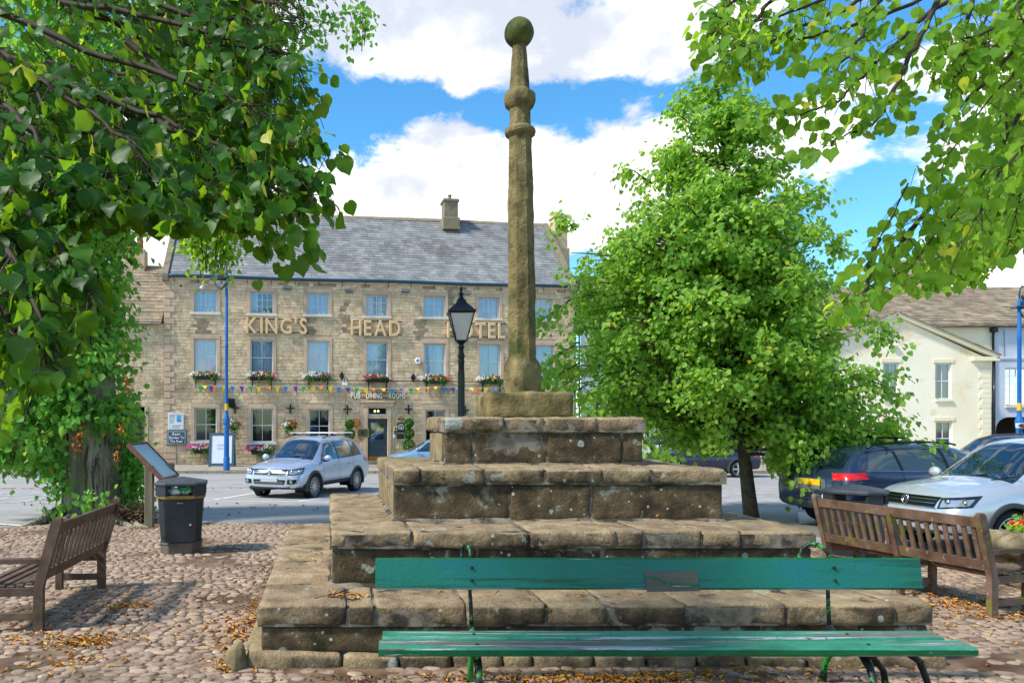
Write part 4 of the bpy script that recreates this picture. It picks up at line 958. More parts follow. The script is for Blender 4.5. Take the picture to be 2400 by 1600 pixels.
def window(par, a, b, c, d, kind, fm, curt=None, surr=True, sill=True, pane=m_pane, rev=.14, open_=(0, 1), sur=m_dress, sillm=m_sill, proud=.045):
    """sash window in the hole a..b, c..d (surround inside the hole is included in the hole size)"""
    sw = .17 if surr else 0
    A, B, C_, D_ = a+sw, b-sw, c, d-(.2 if surr else 0)
    f = MB(); y = rev; t = .065
    f.b2((A, y, C_), (A+t, y+.07, D_)); f.b2((B-t, y, C_), (B, y+.07, D_)); f.b2((A+t, y, C_), (B-t, y+.07, C_+t)); f.b2((A+t, y, D_-t), (B-t, y+.07, D_))
    ob = f.build('window', fm, par)
    g = MB(); bw = .032
    if kind == 'sash':
        mz = (C_+D_)/2; mx = (A+B)/2
        g.b2((A+t, y+.012, mz-.02), (B-t, y+.06, mz+.02)); g.b2((mx-bw/2, y+.02, C_+t), (mx+bw/2, y+.05, mz-.02)); g.b2((mx-bw/2, y+.02, mz+.02), (mx+bw/2, y+.05, D_-t))
    else:
        nx, nzz = (4, 3) if kind == 'grid' else kind
        for i in range(1, nx): x = A+t+(B-A-2*t)*i/nx; g.b2((x-.012, y+.02, C_+t), (x+.012, y+.05, D_-t))
        for j in range(1, nzz): z = C_+t+(D_-C_-2*t)*j/nzz; g.b2((A+t, y+.022, z-.012), (B-t, y+.048, z+.012))
        x = (A+B)/2; g.b2((x-.02, y+.005, C_+t), (x+.02, y+.055, D_-t))
    g.build('glazing_bars', fm, ob)
    p = MB(); p.add([(A+t*.5, y+.035, C_+t*.5), (B-t*.5, y+.035, C_+t*.5), (B-t*.5, y+.035, D_-t*.5), (A+t*.5, y+.035, D_-t*.5)], [(0, 1, 2, 3)]); p.build('pane', pane, ob)
    if curt:
        m = MB(); x0, x1 = A+t, B-t; w_ = x1-x0
        for (q0, q1) in curt[1]: curtain(m, x0+w_*q0, x0+w_*q1, y+.17, C_+.02, D_, max(2, int(9*(q1-q0))))
        m.build('curtain', curt[0], ob, sm=True, fix=False)
    if surr:
        for nm, bx_ in (('jamb', ((a, -proud, c), (A, rev, D_))), ('jamb', ((B, -proud, c), (b, rev, D_))), ('lintel', ((a, -proud-.004, D_), (b, rev, d)))):
            m = MB(); m.cbox(bx_[0], bx_[1], .008); m.build(nm, sur, ob)
    if sill:
        m = MB(); m.cbox((a-.02, -proud-.05, c-.13), (b+.02, rev, c), .012); m.build('sill', sillm, ob)
    return ob
wins = []; holes = []
def hpx(x0, x1, y0, y1):
    a, b = U(x0), U(x1); xm = (x0+x1)/2; return a, b, Zf(xm, y1), Zf(xm, y0)
C2 = [(455, 509, 680, 732, 0), (587, 641, 684, 735, 1), (720, 771, 686, 737, 0), (858, 909, 691, 741, 2), (993, 1043, 694, 743, 0), (1121, 1170, 697, 746, 0), (1247, 1295, 700, 749, 0)]
C1 = [(455, 508, 794, 875), (587, 640, 797, 878), (720, 771, 799, 880), (859, 909, 802, 883), (994, 1044, 805, 885), (1124, 1173, 807, 887), (1252, 1298, 809, 889)]
C0 = [(456, 508, 955, 1034), (589, 640, 957, 1036), (724, 773, 958, 1038), (997, 1045, 960, 1040), (1124, 1173, 961, 1041), (1250, 1298, 962, 1042)]
wl = []
for k, (x0, x1, y0, y1, tp) in enumerate(C2):
    a, b, c, d = hpx(x0, x1, y0, y1); h = (a-.17, b+.17, c, d+.2); holes.append(h); wl.append((h, 'grid', 2, tp))
for k, (x0, x1, y0, y1) in enumerate(C1):
    a, b, c, d = hpx(x0, x1, y0, y1); h = (a-.17, b+.17, c, d+.2); holes.append(h); wl.append((h, 'sash', 1, k))
for k, (x0, x1, y0, y1) in enumerate(C0):
    a, b, c, d = hpx(x0, x1, y0, y1); h = (a-.17, b+.17, c, d+.2); holes.append(h); wl.append((h, 'sash', 0, k))
a, b, c, d = hpx(862, 908, 981, 1083); DH = (a-.2, b+.2, 0.0, Zf(885, 948)+.12); holes.append(DH)
EZ0, EZ1 = Zf(384, 648), Zf(1345, 674); EZ = (EZ0+EZ1)/2
backing(hotel, 0, UL, -.15, EZ, holes, m_point)
sh = [(h[0]-.0, h[1]+.0, h[2]-.13, h[3]) for h in holes]
# quoins at the left corner
zz = -.05; qi = 0; qh = []
while zz < EZ-.1:
    h_ = min(random.uniform(.28, .42), EZ-zz); l = .55 if qi % 2 else .34
    if zz < .9: l = .62
    link('quoin', unit_dress, hotel, loc=(.006, 0, zz+.006), scale=(l-.012, .05, h_-.012)); qh.append((0, l, zz, zz+h_)); zz += h_; qi += 1
for i in range(24):
    z = i*.39; l = .5 if i % 2 else .3
    if z < EZ-.3: link('quoin', unit_dress, hotel, loc=(UL-l, 0, z+.006), scale=(l-.006, .05, .378)); qh.append((UL-l, UL, z, z+.39))
wall_stones(hotel, 0, UL, -.05, EZ, sh+qh, unit_stone, stains=[(U(813), .2, Zf(813, 800), Zf(813, 684)), (U(1054), .16, Zf(1054, 760), Zf(1054, 678)), (U(772), .12, Zf(772, 735), Zf(772, 690)), (U(725), .3, Zf(725, 800), Zf(725, 745)), (U(470), .35, Zf(470, 792), Zf(470, 738)), (U(985), .3, Zf(985, 800), Zf(985, 750))])
m = MB(); m.b2((0, .0, -.2), (.3, 9, EZ)); m.b2((UL-.3, 0.001, -.2), (UL, 9, EZ)); m.build('gable_wall', m_wallst, hotel)
m = MB(); m.add([(.3, .9, -.1), (UL-.3, .9, -.1), (UL-.3, .9, EZ), (.3, .9, EZ), ], [(0, 1, 2, 3)]); 
for z in (Zf(600, 920), Zf(600, 770)): m.b2((.3, .36, z-.1), (UL-.3, 2, z+.1))
m.build('interior', m_inside, hotel)
net = [[(0, .97)], [(.02, .48), (.5, .98)], [(.0, 1)], [(.03, .5), (.52, 1)]]
for i, (h, kd, fl, tp) in enumerate(wl):
    if fl == 2:
        cu = (m_net, [[(0, 1)], [(0, .3)], [(0, .34), (.6, .75)]][tp]); ob = window(hotel, *h, kd, m_frame, cu)
        # stickers at the bottom of the panes
        A, B = h[0]+.17, h[1]-.17; mm = MB(); mm.lathe([(.045, 0), (.045, .004)], 10, (A+(B-A)*.78, .165, h[2]+.13), 'y'); mm.b2((A+(B-A)*.55, .163, h[2]+.09), (A+(B-A)*.62, .168, h[2]+.17)); mm.build('sticker', m_white, ob)
    elif fl == 1: window(hotel, *h, kd, m_frame, (m_net, net[tp % 4]), sill=True, pane=m_pane)
    else: window(hotel, *h, kd, m_frame, None, pane=m_pane2)
# door
dz = DH[3]; A, B = DH[0], DH[1]; iz = Zf(885, 981)
for nm, q in (('door_jamb', ((A, -.08, 0), (A+.2, .25, dz-.25))), ('door_jamb', ((B-.2, -.08, 0), (B, .25, dz-.25))), ('door_lintel', ((A-.1, -.1, dz-.25), (B+.1, .25, dz-.02))), ('door_cornice', ((A-.16, -.17, dz-.02), (B+.16, .0, dz+.10))), ('transom_stone', ((A+.2, -.03, iz), (B-.2, .25, iz+.2))), ('doorstep', ((A-.1, -.45, -.05), (B+.1, .3, .09)))):
    m = MB(); m.cbox(*q, .015); m.build(nm, m_dress, hotel)
for (x0, x1, nm) in ((A-.16, A-.0, 'door_pilaster'), (B+.0, B+.16, 'door_pilaster')): m = MB(); m.cbox((x0, -.05, 0), (x1, 0, dz-.02), .01); m.build(nm, m_dress, hotel)
m = MB(); m.b2((A+.2, .16, iz+.2), (B-.2, .22, iz+.26)); m.b2((A+.2, .16, dz-.31), (B-.2, .22, dz-.25)); m.b2((A+.2, .16, iz+.26), (A+.26, .22, dz-.31)); m.b2((B-.26, .16, iz+.26), (B-.2, .22, dz-.31))
fl_ = m.build('fanlight', m_frame, hotel); m = MB(); m.add([(A+.2, .2, iz+.2), (B-.2, .2, iz+.2), (B-.2, .2, dz-.25), (A+.2, .2, dz-.25)], [(0, 1, 2, 3)]); m.build('pane', m_pane2, fl_)
m = MB()
for k in (-.09, .09): m.blob(((A+B)/2+k, .55, (iz+dz)/2-.02), .05, 1, 0, 8)
o = m.build('door_lamp', emit('lamp_glow', (1, .55, .18), 6), hotel); o['category'] = 'lamp'; o['label'] = 'two warm lamp bulbs glowing behind the fanlight'; del o['category']
dr = MB(); dr.b2((A+.24, .14, .1), (A+.38, .19, iz-.02)); dr.b2((B-.38, .14, .1), (B-.24, .19, iz-.02)); dr.b2((A+.38, .14, iz-.22), (B-.38, .19, iz-.02)); dr.b2((A+.38, .14, .1), (B-.38, .19, .78))
dob = dr.build('door', m_doorp, hotel)
m = MB(); m.add([(A+.38, .165, .78), (B-.38, .165, .78), (B-.38, .165, iz-.22), (A+.38, .165, iz-.22)], [(0, 1, 2, 3)]); m.build('door_pane', paneglass('door_glass', .35), dob)
m = MB(); m.b2((A+.26, .128, .12), (B-.26, .14, .30)); m.build('brass_kickplate', flat('brass', '#c98a1e', .25, .9), dob)
m = MB(); m.tube([(B-.34, .12, .9), (B-.34, .06, .92), (B-.34, .06, 1.35), (B-.34, .12, 1.37)], .014, 6); m.build('handle', m_iron, dob)
# eaves, gutter, hooks
m = MB(); m.cbox((-.02, -.08, EZ-.14), (UL+.02, .1, EZ+.02), .02); m.build('eaves_course', m_dress, hotel)
n = 30; m = MB(); m.tube([(-.1+(UL+.3)*i/n, -.17, EZ+.03+.02*math.sin(i*.5)) for i in range(n+1)], .085, 8); m.build('gutter', m_teal, hotel, sm=True)
for i in range(18):
    m = MB(); x = .5+i*1.22; m.tube([(x, -.1, EZ-.02), (x, -.06, EZ-.16), (x+.01, -.05, EZ-.26)], .016, 5); m.build('gutter_hook', m_iron, hotel)
# slate roof
RD, RH = 4.6, Zf(900, 514, 4.6)-EZ
sl0 = math.hypot(RD+.12, RH); ex = .255; ang = math.atan2(RH, RD+.12)
def rp(u, s, off=0): return (u, -.14+s*math.cos(ang)-off*math.sin(ang), EZ+.06+s*math.sin(ang)+off*math.cos(ang))
m = MB(); m.add([rp(0, 0, -.01), rp(UL, 0, -.01), rp(UL, sl0, -.01), rp(0, sl0, -.01)], [(0, 1, 2, 3)]); m.add([rp(0, sl0, -.01), rp(UL, sl0, -.01), (UL, 9.2, EZ), (0, 9.2, EZ)], [(0, 1, 2, 3)])
for u in (0.02, UL-.02): m.add([(u, 0, EZ), (u, 9.2, EZ), rp(u, sl0, -.02)], [(0, 1, 2)])
roof = m.build('roof', m_slate, hotel, fix=False)
sm_ = MB(); sm_.b2((0, 0, 0), (1, 1, 1)); slm = sm_.mesh('slate', m_slate)
mb = MB(); s = 0; cnt = 0; r = 0
while s < sl0-.05:
    x = .28-(.21 if r % 2 else 0)
    while x < UL-.28:
        wd = random.uniform(.36, .44); a0, a1 = max(x, .26), min(x+wd-.008, UL-.26)
        if a1-a0 > .05:
            l = ex*1.12; th = .014; o0 = .022+random.uniform(0, .008); jz = random.uniform(-.008, .008)
            if cnt < 300 and True:
                link('slate', slm, roof, loc=rp(a0, s+jz, o0), rot=(ang-.045, random.uniform(-.01, .01), 0), scale=(a1-a0, l, th)); cnt += 1
            else:
                mb.tint = random.random()+.001; vs = [rp(u_, s+jz+q, o_+(o0 if q == 0 else .006)+0) for u_ in (a0, a1) for q in (0, l) for o_ in (0, th)]
                mb.add(vs, [(0,1,3,2),(4,6,7,5),(0,4,5,1),(2,3,7,6),(0,2,6,4),(1,5,7,3)])
        x += wd
    s += ex; r += 1
mb.build('slates', m_slate, roof, kind='stuff', fix=False)
for u in (-.06, UL-.24):
    for i in range(7):
        s0, s1 = sl0*i/7, sl0*(i+1)/7-.02; m = MB(); vs = [rp(u_, s_, o_) for u_ in (u, u+.3) for s_ in (s0-.05, s1) for o_ in (-.05, .13)]
        m.add(vs, [(0,1,3,2),(4,6,7,5),(0,4,5,1),(2,3,7,6),(0,2,6,4),(1,5,7,3)]); m.build('coping_stone', m_coping, hotel)
    m = MB(); m.cbox((u-.02, -.28, EZ-.25), (u+.32, .1, EZ+.1), .03); m.build('kneeler', m_coping, hotel)
for i in range(30):
    a = UL*i/30; p = rp(a, sl0, 0); m = MB(); y, z = p[1], p[2]+.02*math.sin(i*.4)
    m.prism([(y-.2, z-.12), (y, z+.10), (y+.2, z-.12)], a+.01, a+UL/30-.01, 'x'); m.build('ridge_tile', m_coping, roof)
def stack(par, u, y, w_, dpt, z0, z1, mat=m_coping, pot=True, nm='chimney'):
    m = MB(); m.cbox((u-w_/2-.1, y-dpt/2-.1, z0), (u+w_/2+.1, y+dpt/2+.1, z0+(z1-z0)*.38), .03); m.cbox((u-w_/2, y-dpt/2, z0+(z1-z0)*.38), (u+w_/2, y+dpt/2, z1-.22), .02)
    m.cbox((u-w_/2-.07, y-dpt/2-.07, z1-.22), (u+w_/2+.07, y+dpt/2+.07, z1-.05), .03)
    o = m.build(nm, mat, par)
    if pot: q = MB(); q.lathe([(.10, z1-.06), (.09, z1+.18), (.12, z1+.24), (.12, z1+.28)], 10, (u, y, 0)); q.build('chimney_pot', mat, o)
    return o
stack(hotel, Ud(1054, 4.0), 4.0, .82, .9, Zf(1052, 537, 3.6), Zf(1052, 466, 3.9))
stack(hotel, Ud(1309, 4.9), 4.9, .8, 1.0, EZ+RH-2.6, Zf(1310, 503, 4.9), m_wallst, False)
# downpipes at the right corner
m = MB(); m.tube([(UL-.05, -.2, EZ+.0), (UL+.02, -.14, EZ-.35), (UL+.02, -.12, EZ-.6), (UL+.02, -.12, .1)], .055, 8); m.build('downpipe', m_teal, hotel, sm=True)
m = MB(); m.tube([(UL+.32, -.16, EZ-.3), (UL+.27, -.12, EZ-.8), (UL+.27, -.12, .1)], .055, 8); m.cbox((UL-.08, -.25, EZ-.62), (UL+.16, -.05, EZ-.38), .02); m.build('downpipe', m_teal, hotel, sm='auto')
z = Zf(700, 891); m = MB(); m.tube([(U(508)+i*.55, -.06, z+.02*math.sin(i*.7)) for i in range(31)], .014, 5); m.build('cable', m_iron, hotel)
for px, py in ((801, 881), (968, 885)):
    u, z = U(px), Zf(px, py); m = MB(); m.prism([(u, z-.26), (u+.13, z), (u, z+.26), (u-.13, z)], -.09, -.04, 'y'); m.build('wall_tie_plate', m_iron, hotel)
m = MB(); u, z = U(541), Zf(541, 944); m.b2((u-.2, -.08, z-.22), (u+.2, -.03, z+.22))
for i in range(6): m.b2((u-.18, -.1, z-.19+i*.065), (u+.18, -.075, z-.16+i*.065))
m.build('vent_grille', m_iron, hotel)
m_letter = flat('cream_letter_paint', '#d9b98c', .5)
# raised lettering
def wordsign(s, x0, x1, y0, y1, lab, cat='sign', dep=.05, matl=m_letter, rails=True, bold=.02, off=.12, gap=.16, name='letter_sign'):
    a, b = U(x0), U(x1); xm = (x0+x1)/2; z0, z1 = Zf(xm, y1), Zf(xm, y0)
    t = thing(name, lab, cat, (HX+a*CT, HY+a*ST, HB+z0), HTH)
    for Q, Fs in letters(s, b-a, z1-z0, gap=gap, depth=dep, bold=bold):
        m = MB(); m.add([(q[0], q[1]-off, q[2]) for q in Q], Fs); m.build('letter', matl, t)
    if rails:
        for zr in (.06, (z1-z0)*.93): m = MB(); m.b2((-.08, -.06, zr-.02), (b-a+.08, -.04, zr+.02)); m.build('rail', m_iron, t)
    return t
wordsign("KING'S", 577, 720, 745, 782, "raised cream letters KING'S on the hotel front", 'lettering')
wordsign('HEAD', 822, 938, 750, 787, 'raised cream letters HEAD on the hotel front above the bunting', 'lettering')
wordsign('HOTEL', 1047, 1183, 755, 792, 'raised cream letters HOTEL on the hotel front behind the black lantern', 'lettering')
sg = wordsign('PUB', 822, 844, 918, 933, 'small pale letters PUB DINING ROOMS above the hotel door', 'lettering', .03, flat('pale_letter', '#f2ead8', .5), False, .022, .1, .1)
for s_, x0, x1 in (('DINING', 858, 895), ('ROOMS', 911, 949)):
    a, b = U(x0)-U(822), U(x1)-U(822)
    for Q, Fs in letters(s_, b-a, Zf(885, 919)-Zf(885, 932), gap=.1, depth=.03, bold=.022): m = MB(); m.add([(q[0]+a, q[1]-.1, q[2]) for q in Q], Fs); m.build('letter', bpy.data.materials['pale_letter'], sg)
for zr in (.0, .26): m = MB(); m.b2((-.05, -.07, zr), (U(952)-U(822), -.05, zr+.03)); m.build('rail', m_iron, sg)
# things fixed to the front
def hloc(px, py, off=0.0): u = U(px); return (HX+u*CT+off*ST, HY+u*ST-off*CT, HB+Zf(px, py))
def panel(name, lab, cat, px, py, w_, h_, col, border=None, texts=(), th=.05, pics=()):
    t = thing(name, lab, cat, hloc(px, py, .04), HTH)
    m = MB(); m.cbox((-w_/2, -th, -h_/2), (w_/2, .0, h_/2), .01); m.build('board', col, t)
    if border:
        m = MB(); e = .03; o = .045
        for q in (((-w_/2+o, -th-.006, h_/2-o-e), (w_/2-o, -th, h_/2-o)), ((-w_/2+o, -th-.006, -h_/2+o), (w_/2-o, -th, -h_/2+o+e)), ((-w_/2+o, -th-.006, -h_/2+o+e), (-w_/2+o+e, -th, h_/2-o-e)), ((w_/2-o-e, -th-.006, -h_/2+o+e), (w_/2-o, -th, h_/2-o-e))): m.b2(*q)
        m.build('border', border, t)
    for (s, x, z, ww, hh, mt, bo) in texts:
        m = MB(); write(m, s, x, -th-.006, z, ww, hh, depth=.003, bold=bo); m.build('printed_words', mt, t)
    for (x0, z0, x1, z1, mt) in pics: m = MB(); m.b2((x0, -th-.008, z0), (x1, -th-.002, z1)); m.build('printed_picture', mt, t)
    return t
m_slateb = flat('slate_blue_board', '#3c5563', .5); m_pw = flat('print_white', '#e4e6e8', .5); m_pk = flat('print_grey', '#7c8390', .6)
panel('wall_sign', 'dark blue sign reading Beer Garden To The Rear low on the hotel corner', 'sign', 414.5, 1025, .96, .74, m_slateb, flat('border_blue', '#aebac0', .5),
      [('Beer', -.2, .12, .4, .13, m_pw, .03), ('Garden To', -.37, -.06, .74, .13, m_pw, .03), ('The Rear', -.31, -.24, .62, .13, m_pw, .03)])
t = panel('notice_board', 'white notice with small blue picture above the beer garden sign', 'notice', 413, 987, .78, .84, m_white, flat('notice_edge', '#c2c8d4', .5), pics=[(.03, .0, .25, .3, flat('notice_blue', '#4aa3cf', .4)), (.05, -.03, .25, .06, flat('notice_pink', '#c77fb0', .4))]+[(-.3, .28-i*.07, random.uniform(-.12, -.02), .295-i*.07, m_pk) for i in range(6)]+[(-.2, -.2-i*.06, random.uniform(.1, .25), -.185-i*.06, m_pk) for i in range(3)], texts=[('NOTICE', -.28, .33, .56, .04, m_pk, 0)])
t = thing('round_sign', 'round orange plaque beside the hotel door', 'sign', hloc(834, 990, .06), HTH)
m = MB(); m.lathe([(.22, 0), (.22, -.05), (.19, -.06)], 28, axis='y'); m.build('disc', flat('orange_red', '#b5411f', .4), t, sm='auto'); m = MB(); m.lathe([(.165, -.058), (.165, -.066)], 28, axis='y'); m.build('centre', flat('plaque_yellow', '#d98a35', .4), t)
m = MB()
for s, z, w_ in (('OPEN', .06, .12), ('WELCOME', .01, .24), ('FOOD ALE', -.05, .22), ('WINE', -.11, .12)): write(m, s, -w_/2, -.068, z, w_, .035, depth=.002)
m.build('plaque_words', flat('plaque_red', '#a13018', .5), t)
t = panel('menu_frame', 'brass framed menu case left of the hotel door', 'menu case', 850, 1014, .62, .50, flat('brass_frame', '#c79a35', .3, .6), pics=[(-.25, -.19, .25, .19, flat('menu_dark', '#4c4a46', .15)), (-.08, -.1, .06, .1, flat('menu_print', '#8b96a6', .4))])
t = panel('shield_sign', 'small black and yellow crest sign right of the hotel door', 'sign', 940, 982, .34, .12, flat('crest_black', '#17150f', .4), pics=[(-.13, -.04, .13, .0, flat('crest_gold', '#c9a62e', .4))]); m = MB(); m.lathe([(.075, -.02), (.075, -.06)], 16, (0, 0, .06), 'y'); m.build('roundel', bpy.data.materials['crest_black'], t); m = MB(); m.lathe([(.045, -.06), (.045, -.066)], 12, (0, 0, .06), 'y'); m.build('roundel_face', bpy.data.materials['crest_gold'], t)
m_navy = flat('navy_board', '#161c28', .4)
panel('pub_poster', 'navy poster with white block lettering behind the taller topiary', 'poster', 940, 1001, .40, .50, m_navy, texts=[('CASK', -.14, .1, .26, .09, m_pw, .02), ('BLACK', -.17, -.02, .33, .10, m_pw, .02), ('SHEEP', -.16, -.12, .3, .08, m_pw, .02)])
panel('small_plaque', 'small dark plaque below the navy poster', 'plaque', 938, 1022, .36, .25, m_navy, texts=[('OPEN DAILY', -.12, -.02, .24, .04, m_pk, 0)])
panel('tall_notice', 'narrow yellow and blue notice on the door pilaster', 'notice', 926, 1008, .16, .40, flat('notice_yellow', '#d8c878', .5), pics=[(-.07, -.18, .07, 0, flat('notice_navy', '#25406e', .5)), (-.03, .04, .03, .16, m_iron)])
m = MB(); m.cbox((-.05, -.05, -.08), (.05, 0, .08), .01); o = m.build('doorbell', m_white); o.location = hloc(923.5, 1022, .05); o.rotation_euler = (0, 0, HTH); tag(o, 'small white doorbell box under the yellow notice', 'doorbell')
m = MB(); m.lathe([(.19, 0), (.19, -.08), (.15, -.12)], 6, axis='y', rot0=0); t = thing('alarm_box', 'white hexagonal alarm box between two first floor windows', 'alarm box', hloc(979, 846, .05), HTH); m.build('case', m_white, t); m = MB(); m.lathe([(.06, -.121), (.06, -.125)], 12, (-.03, 0, .02), 'y'); m.b2((.04, -.126, .01), (.12, -.121, .03)); m.build('logo', flat('alarm_blue', '#34558c', .4), t)
FL = [(674, 678, 'first floodlight under the hotel gutter, nearest the left end'), (813, 679, 'pale floodlight above the dark stain on the hotel front'), (949, 685, 'floodlight under the gutter above HEAD'), (1092, 690, 'floodlight under the gutter hidden partly by the lantern finial')]
for i, (px, py, lab) in enumerate(FL):
    t = thing('floodlight', lab, 'floodlight', hloc(px, py, .05), HTH, 'floodlights under the hotel gutter')
    m = MB(); m.cbox((-.22, -.34, -.06), (.22, -.12, .08), .03); m.build('housing', flat('floodlight_grey' , '#3a3d3f', .4) if i != 1 else flat('floodlight_pale', '#8b9092', .4), t)
    m = MB(); m.tube([(0, .04, .1), (0, -.1, .1), (0, -.2, .05)], .02, 6); m.build('bracket', m_iron, t); m = MB(); m.b2((-.18, -.345, -.03), (.18, -.338, .05)); m.build('lens', m_pane, t)
t = thing('wall_lamp', 'white swan neck spotlight at the top left window', 'lamp', hloc(478, 672, .05), HTH); m = MB(); m.tube([(.2, .0, .05), (.1, -.2, .06), (-.0, -.3, .02)], .015, 6); m.build('arm', m_white, t); m = MB(); m.tube([(0, -.3, .04), (-.1, -.34, -.16)], [.05, .09], 10); m.build('shade', m_white, t)
t = thing('dome_camera', 'small dark security camera high on the hotel left corner', 'camera', hloc(426, 672, .05), HTH); m = MB(); m.tube([(0, 0, .05), (0, -.2, .06)], .015, 6); m.build('arm', m_iron, t); m = MB(); m.blob((0, -.2, 0), .05, 1, 0, 10); m.lathe([(.06, .0), (.06, .05)], 10, (0, -.2, 0)); m.build('dome', m_iron, t)
t = thing('aerial_box', 'white junction box with two rods above the bunting', 'electrical box', hloc(808, 900, .05), HTH); m = MB(); m.cbox((-.15, -.1, -.08), (.15, 0, .08), .01); m.build('box', m_white, t)
for x in (-.09, .06): m = MB(); m.tube([(x, -.05, -.25), (x, -.05, .24)], .013, 5); m.build('rod', m_white, t)
m = MB(); m.tube([(.05, -.03, -.25), (.05, -.03, -2.2)], .01, 5); m.build('wire', m_iron, t)
BRK = [(551, 956, 1, 'iron cross bracket right of the left blue lamp post'), (681, 957, 1, 'iron cross bracket above the middle hanging basket'), (814, 959, 0, 'iron cross bracket left of the hotel door'), (957, 959, 0, 'iron cross bracket right of the hotel door'), (1090, 961, 0, 'iron cross bracket hidden partly by the lamp post')]
for px, py, bk, lab in BRK:
    t = thing('basket_bracket', lab, 'bracket', hloc(px, py, .05), HTH, 'iron cross brackets on the hotel front')
    m = MB(); m.cbox((-.035, -.05, -.27), (.035, 0, .24), .008); m.build('upright', m_iron, t); m = MB(); m.cbox((-.22, -.055, -.01), (.22, -.005, .05), .008); m.build('crossbar', m_iron, t)
    m = MB(); m.tube([(0, -.03, -.2), (0, -.25, -.1), (0, -.42, .0), (0, -.45, -.1)], .018, 6); m.build('arm', m_iron, t)
WHITE, PINK, RED, ORG, YEL = '#e6e4e0', '#d8519a', '#b51f2a', '#e0602a', '#e0b030'
m_ivy = leafmat('variegated_ivy', srgb('#4f7a3f'), srgb('#9cb37a'), srgb('#b9d28a'), .5, .3); m_fol = leafmat('basket_foliage', srgb('#25501f'), srgb('#4f7d33'), srgb('#8fc047'), .5, .3)
for k, (px, py, lab, fc) in enumerate([(549, 1003, 'hanging basket of white and red flowers right of the blue lamp post', [(WHITE, .6), (RED, .2), (ORG, .2)]), (680, 1003, 'hanging basket of white and orange flowers with trailing ivy, between two ground floor windows', [(WHITE, .4), (ORG, .35), (RED, .25)])]):
    t = thing('hanging_basket', lab, 'hanging basket', hloc(px, py-6, .48), HTH, 'hanging baskets on the hotel front')
    m = MB(); m.blob((0, 0, -.12), .2, 2, .05, 10, (1, 1, .7)); m.build('basket', m_iron, t)
    for a in (0, 2.1, 4.2): m = MB(); m.tube([(.16*math.cos(a), .16*math.sin(a), -.03), (0, 0, 1.0)], .008, 4); m.build('chain', m_iron, t)
    flowers('b', t, (0, 0, .0), (.33, .28, .28), 420, 60, fc, m_fol, .075, .055, seed=20+k, trail=7)
WB = [(482, 877, 'window box of mixed white flowers below the first floor window at the far left', [(WHITE, .6), (ORG, .2), (PINK, .1), (RED, .1)]), (614, 879, 'overflowing window box with bright orange and white flowers under the letters KING', [(WHITE, .45), (ORG, .3), (PINK, .25)]), (746, 881, 'leafy window box with few pale flowers, third from the left', [(WHITE, .7), (PINK, .3)]), (884, 884, 'tidy black window box with dark red flowers above the hotel door', [(RED, .5), (WHITE, .3), (ORG, .2)]), (1019, 887, 'window box of red and white flowers left of the black lantern post', [(WHITE, .4), (RED, .35), (ORG, .25)]), (1150, 888, 'low window box of yellow green foliage and small flowers beside the stone shaft', [(WHITE, .5), (YEL, .3), (RED, .2)])]
for k, (px, py, lab, fc) in enumerate(WB):
    t = thing('window_box', lab, 'window box', hloc(px, py+6, .06), HTH, 'flower boxes under the first floor windows')
    m = MB(); m.cbox((-.58, -.32, -.14), (.58, -.06, .07), .02); m.build('box', m_iron, t)
    for x in (-.48, .48): m = MB(); m.b2((x-.025, -.32, -.17), (x+.025, 0, -.14)); m.b2((x-.025, -.04, -.55), (x+.025, 0, -.17)); m.tube([(x, -.03, -.5), (x, -.3, -.17)], .014, 5); m.build('bracket', m_iron, t)
    e = (.62, .2, .17) if k in (0, 3) else (.68, .24, .24); flowers('w', t, (0, -.2, .1), e, 520, 80, fc, m_fol, .075, .055, seed=40+k, trail=0 if k == 3 else 5)
for k, (px, py, lab) in enumerate([(478, 1046, 'ground floor window box with pink and white flowers beside the A board'), (613, 1048, 'ground floor window box with pink flowers and trailing ivy behind the silver car')]):
    t = thing('window_box', lab, 'window box', hloc(px, py+8, .06), HTH, 'flower boxes under the ground floor windows')
    m = MB(); m.cbox((-.5, -.32, -.16), (.5, -.06, .05), .02); m.build('box', m_iron, t); flowers('w', t, (0, -.2, .1), (.68, .24, .22), 560, 120, [(PINK, .55), (WHITE, .3), (RED, .15)], m_fol, .075, .06, seed=60+k, trail=10)
# bunting
bt = thing('bunting', 'string of small coloured pennants stretched across the hotel front', 'bunting', (HX, HY, HB), HTH)
PN = [(472, 'g', 0), (482, 'y', 1), (496, 'p', 0), (505, 'o', 0), (516, 'b', 1), (524, 'y', 0), (546, 'b', 0), (567, 'p', 0), (588, 'g', 0), (608, 'y', 0), (630, 'o', 1), (650, 'y', 0), (670, 'b', 0), (692, 'p', 0), (712, 'g', 0), (733, 'y', 0), (752, 'o', 1), (773, 'y', 0), (793, 'b', 0), (815, 'p', 0), (835, 'g', 0), (855, 'y', 0), (873, 'o', 1), (896, 'y', 1), (916, 'b', 0), (937, 'p', 1), (959, 'g', 0), (977, 'y', 1), (998, 'o', 1), (1017, 'y', 1), (1038, 'b', 0), (1057, 'p', 0), (1077, 'g', 0), (1100, 'y', 1), (1115, 'o', 0), (1135, 'y', 0), (1155, 'b', 1), (1176, 'p', 1)]
PC = {'g': '#27a04a', 'y': '#ecc21b', 'p': '#5a3596', 'o': '#e8751f', 'b': '#2176b4'}; pm = {k: flat('pennant_'+k, v, .6) for k, v in PC.items()}
def by(px):
    for a, b, s in ((455, 770, 2), (770, 1020, 10), (1020, 1210, 6)):
        if px <= b: q = (px-a)/(b-a); return 904+s*4*q*(1-q)*.5+(px-455)*.004
    return 908
pts = [(U(px), -.45, Zf(px, by(px))) for px in range(455, 1211, 12)]
m = MB(); m.tube(pts, .012, 4); m.build('string', m_white, bt)
